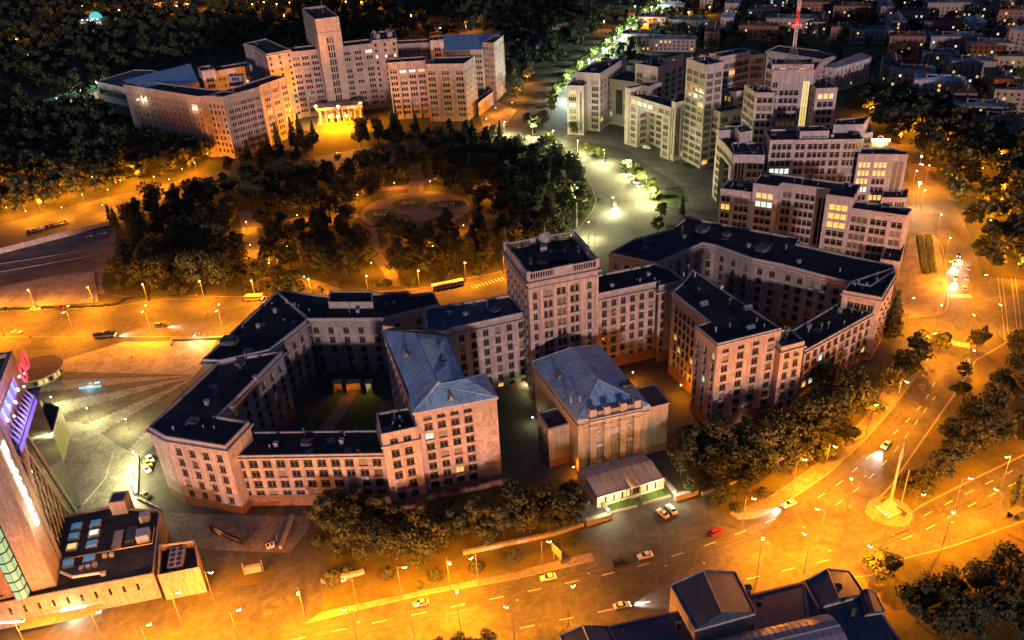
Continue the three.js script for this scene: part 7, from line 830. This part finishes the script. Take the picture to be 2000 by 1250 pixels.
{ const o = thing('guard_booth', 'small pale guard booth at the entrance ramp', 'booth', P(528, 1066), 0.35); mesh('body', new GB().box(-1.2, 1.2, 0, 2.6, -1.2, 1.2).geo(), MT.trim, o); mesh('roof', new GB().box(-1.6, 1.6, 2.6, 2.9, -1.6, 1.6).geo(), MT.roof_grey, o); for (const x of [-0.55, 0.55]) { const m = mesh('window', winGeo(0.8, 1.1, 1, 1, 0.08, false), [MT.frame_white, MT.glass], o); m.position.set(x, 1.1, 1.215); } mesh('barrier_arm', new GB().rod(V3(2, 1, 0), V3(2.6, 4.6, 0.5), 0.1, 0.07, 6).geo(), MT.frame_white, o); }
{ const o = thing('billboard', 'narrow billboard standing on the avenue lawn', 'billboard', P(1088, 1098), -1.0); mesh('panel', new RoundedBoxGeometry(4.4, 3, 0.3, 1, 0.05).translate(0, 4.3, 0), MT.trim, o); for (const x of [-1.4, 1.4]) mesh('post', new GB().rod(V3(x, 0, 0), V3(x, 3, 0), 0.14, 0.14, 8).geo(), MT.galv, o); }
{ const o = thing('ground_sign', 'boxy sign on posts in the turning circle before the ramp', 'sign', P(497, 1120), 0.2); mesh('board', new RoundedBoxGeometry(4.4, 2.4, 1.2, 1, 0.06).translate(0, 1.9, 0), MT.ochre_wall, o); for (const x of [-2.6, 2.6]) mesh('post', new GB().rod(V3(x, 0, 0), V3(x, 4.6, 0), 0.13, 0.1, 6).geo(), MT.galv, o); const k = structure('turning_circle', slabGeo(disc(P(495, 1122), 6.2, 30, 3.8, -0.1), -0.02, 0.14).geo(), 'dry_grass'); void k; }
{ const o = thing('bus_shelter', 'dark bus shelter beside the obelisk road', 'shelter', P(1980, 1010), 0.5); mesh('roof', new GB().box(-2.4, 2.4, 2.5, 2.7, -1.1, 1.1).geo(), MT.black_metal, o); mesh('back_wall', new GB().box(-2.2, 2.2, 0.2, 2.5, -1, -0.9).geo(), MT.car_glass, o); for (const x of [-2.1, 2.1]) mesh('post', new GB().box(x - 0.08, x + 0.08, 0, 2.5, 0.8, 0.96).geo(), MT.steel, o); mesh('bench', new GB().box(-1.6, 1.6, 0.4, 0.5, -0.8, -0.4).box(-1.4, -1.3, 0, 0.4, -0.7, -0.5).box(1.3, 1.4, 0, 0.4, -0.7, -0.5).geo(), MT.frame_dark, o); }
{ const o = thing('market_stand', 'long low stand with glowing blue front on the plaza', 'stand', P(178, 757), 0.1); mesh('counter', new RoundedBoxGeometry(8.5, 1.1, 1.4, 1, 0.05).translate(0, 0.6, 0), MT.frame_white, o); mesh('light_front', new GB().box(-4.2, 4.2, 0.25, 1.0, 0.71, 0.74).geo(), glow('stand_blue', [0.03, 0.35, 0.8], 1.6), o); for (const x of [-4, 0, 4]) mesh('post', new GB().rod(V3(x, 0, -0.5), V3(x, 2.5, -0.5), 0.06, 0.06, 6).geo(), MT.galv, o); mesh('awning', new GB().box(-4.4, 4.4, 2.5, 2.6, -0.9, 0.6).geo(), mat('awning_blue', [0.05, 0.2, 0.4], 0.6), o); for (const x of [2.6, 3.6]) mesh('spot_light', new THREE.SphereGeometry(0.2, 8, 6), MT.bulb_white, o).position.set(x, 2.4, 0.5); lampLight(o, 2.2, 1.2, new THREE.Color(0.6, 0.85, 1), 60, 20); }
{ const o = thing('kiosk', 'lit kiosk with red sign behind the office complex', 'kiosk', P(1716, 284), -0.2); mesh('body', new GB().box(-6, 6, 0, 3.4, -2, 2).geo(), MT.ochre_wall, o); mesh('sign_board', new GB().box(-6, 6, 3.4, 4.8, 1.6, 2).geo(), MT.sign_white, o); mesh('sign_crest', new THREE.TorusGeometry(1.7, 0.35, 8, 20, Math.PI).translate(0, 5.2, 1.8), MT.sign_red, o); for (const x of [-3.6, 0, 3.6]) { const m = mesh('window', winGeo(2.6, 2, 2, 1, 0.1, false), [MT.frame_dark, MT.glass_lit_warm], o); m.position.set(x, 0.8, 2.02); } lampLight(o, 3, 4, WARM, 500, 25); }
{ const o = thing('street_banner', 'orange wall banner along the tram street pavement', 'banner', P(1800, 333), -0.75); mesh('panel', new GB().box(-8, 8, 0.6, 3.2, -0.1, 0.1).geo(), mat('banner_orange', [0.3, 0.14, 0.05], 0.7), o); for (const x of [-7.5, 0, 7.5]) mesh('post', new GB().rod(V3(x, 0, -0.2), V3(x, 4.6, -0.2), 0.1, 0.1, 6).geo(), MT.steel, o); mesh('banner_light', new GB().box(-1.6, 0.4, 3.4, 3.8, 0.05, 0.25).geo(), MT.sign_white, o); }
// a person, built once as one skin and repeated
{
  const S = 40, mc = new MarchingCubes(S, new THREE.MeshBasicMaterial(), false, false, 60000), B3 = [[[0, 0.92, 0], [0, 1.38, 0], 0.15, 0.17], [[0, 1.42, 0], [0, 1.56, 0], 0.06, 0.06], [[0, 1.62, 0.01], [0, 1.7, 0.01], 0.1, 0.095], [[0.19, 1.38, 0], [0.27, 1.1, 0.02], 0.055, 0.045], [[0.27, 1.1, 0.02], [0.28, 0.84, 0.1], 0.045, 0.035], [[-0.19, 1.38, 0], [-0.26, 1.1, -0.03], 0.055, 0.045], [[-0.26, 1.1, -0.03], [-0.27, 0.85, 0.02], 0.045, 0.035], [[0.09, 0.92, 0], [0.11, 0.48, 0.1], 0.09, 0.065], [[0.11, 0.48, 0.1], [0.11, 0.08, 0.02], 0.065, 0.045], [[0.11, 0.05, 0.02], [0.12, 0.04, 0.2], 0.05, 0.04], [[-0.09, 0.92, 0], [-0.1, 0.48, -0.02], 0.09, 0.065], [[-0.1, 0.48, -0.02], [-0.1, 0.08, -0.16], 0.065, 0.045], [[-0.1, 0.05, -0.16], [-0.11, 0.04, 0.02], 0.05, 0.04]].map(([a, b, r, s]) => [V3(...a), V3(...b), r, s]);
  const field = (p) => { let m = 0; for (const [a, b, r, s] of B3) { const ab = b.clone().sub(a), t = Math.max(0, Math.min(1, p.clone().sub(a).dot(ab) / ab.lengthSq())), d = p.distanceTo(a.clone().addScaledVector(ab, t)) - (r + (s - r) * t); m += Math.exp(-d / 0.022); } return Math.log(m + 1e-20) * 0.022; };
  for (let z = 0; z < S; z++) for (let y = 0; y < S; y++) for (let x = 0; x < S; x++) mc.field[x + y * S + z * S * S] = field(V3((x / (S / 2) - 1) * 0.95, (y / (S / 2) - 1) * 0.95 + 0.9, (z / (S / 2) - 1) * 0.95));
  mc.isolation = 0; mc.update(); const g = new THREE.BufferGeometry(); g.setAttribute('position', new THREE.BufferAttribute(mc.positionArray.slice(0, mc.count * 3), 3)); g.setAttribute('normal', new THREE.BufferAttribute(mc.normalArray.slice(0, mc.count * 3), 3)); g.scale(0.95, 0.95, 0.95).translate(0, 0.9, 0);
  { const c = [], p = g.attributes.position; for (let i = 0; i < p.count; i++) { const y = p.getY(i), x = Math.abs(p.getX(i)); c.push(...(y > 1.5 || (x > 0.22 && y < 0.92 && y > 0.7) ? [0.5, 0.34, 0.26] : y > 0.9 ? [0.2, 0.2, 0.24] : y < 0.1 ? [0.04, 0.04, 0.04] : [0.06, 0.06, 0.09])); } g.setAttribute('color', new THREE.Float32BufferAttribute(c, 3)); }
  const skin = mat('clothing', [1, 1, 1], 0.8, null, 0, { vertexColors: true }), hair = new THREE.SphereGeometry(0.112, 10, 6, 0, 6.28, 0, 1.4).translate(0, 1.69, -0.012);
  [[384, 655], [390, 656], [400, 660], [418, 652], [428, 648], [385, 580], [398, 578], [290, 660], [306, 652], [282, 655], [412, 655], [425, 656], [970, 268], [976, 270], [982, 268], [60, 660], [330, 690], [258, 700]].forEach(([u, v], i) => { const o = thing('person', i > 11 && i < 15 ? 'person in dark clothes walking in the university lane' : 'person in grey top and dark trousers walking on the square', 'person', P(u, v), i * 1.7, i > 11 && i < 15 ? 'walkers in the university lane' : 'walkers on the square'); mesh('body', g, skin, o); mesh('hair', hair, MT.frame_dark, o); });
}

{ const disk = new THREE.CylinderGeometry(0.42, 0.42, 0.02, 14); for (const [u, v] of [[700, 1215], [905, 1180], [1010, 1172], [1150, 1120], [1300, 1105], [1375, 1100], [1500, 1060], [1570, 1030], [1660, 990], [1690, 930], [1765, 870], [1620, 1075], [1745, 1045], [1860, 1020], [1860, 640], [1830, 590], [1800, 520], [250, 640], [120, 622], [400, 612], [1170, 430], [1215, 460]]) { const o = mesh('manhole_cover', disk, MT.steel, scene); o.name = numbered('manhole_cover'); o.position.copy(P(u, v)).setY(0.012); tag(o, 'round iron manhole cover set in the asphalt', 'manhole cover', 'manhole covers of the roads'); } }
for (const l of [[[600, 1217], [830, 1162], [1000, 1132], [1160, 1095]], [[1440, 1015], [1478, 1011], [1560, 965], [1620, 923], [1700, 847], [1762, 773], [1812, 701]], [[-80, 611], [80, 606], [228, 598], [300, 588], [420, 583]], [[-80, 657], [147, 659], [297, 658], [438, 657]], [[1640, 1127], [1700, 1124], [1760, 1094], [1850, 1070], [2050, 1000]], [[1748, 560], [1775, 470], [1808, 455], [1832, 470], [1850, 560], [1840, 612], [1770, 622]]]) structure('kerb', ribbonGeo(curve(l, 40), 0.45, 0.165).geo(), 'kerb_stone');
renderer.render(scene, camera);
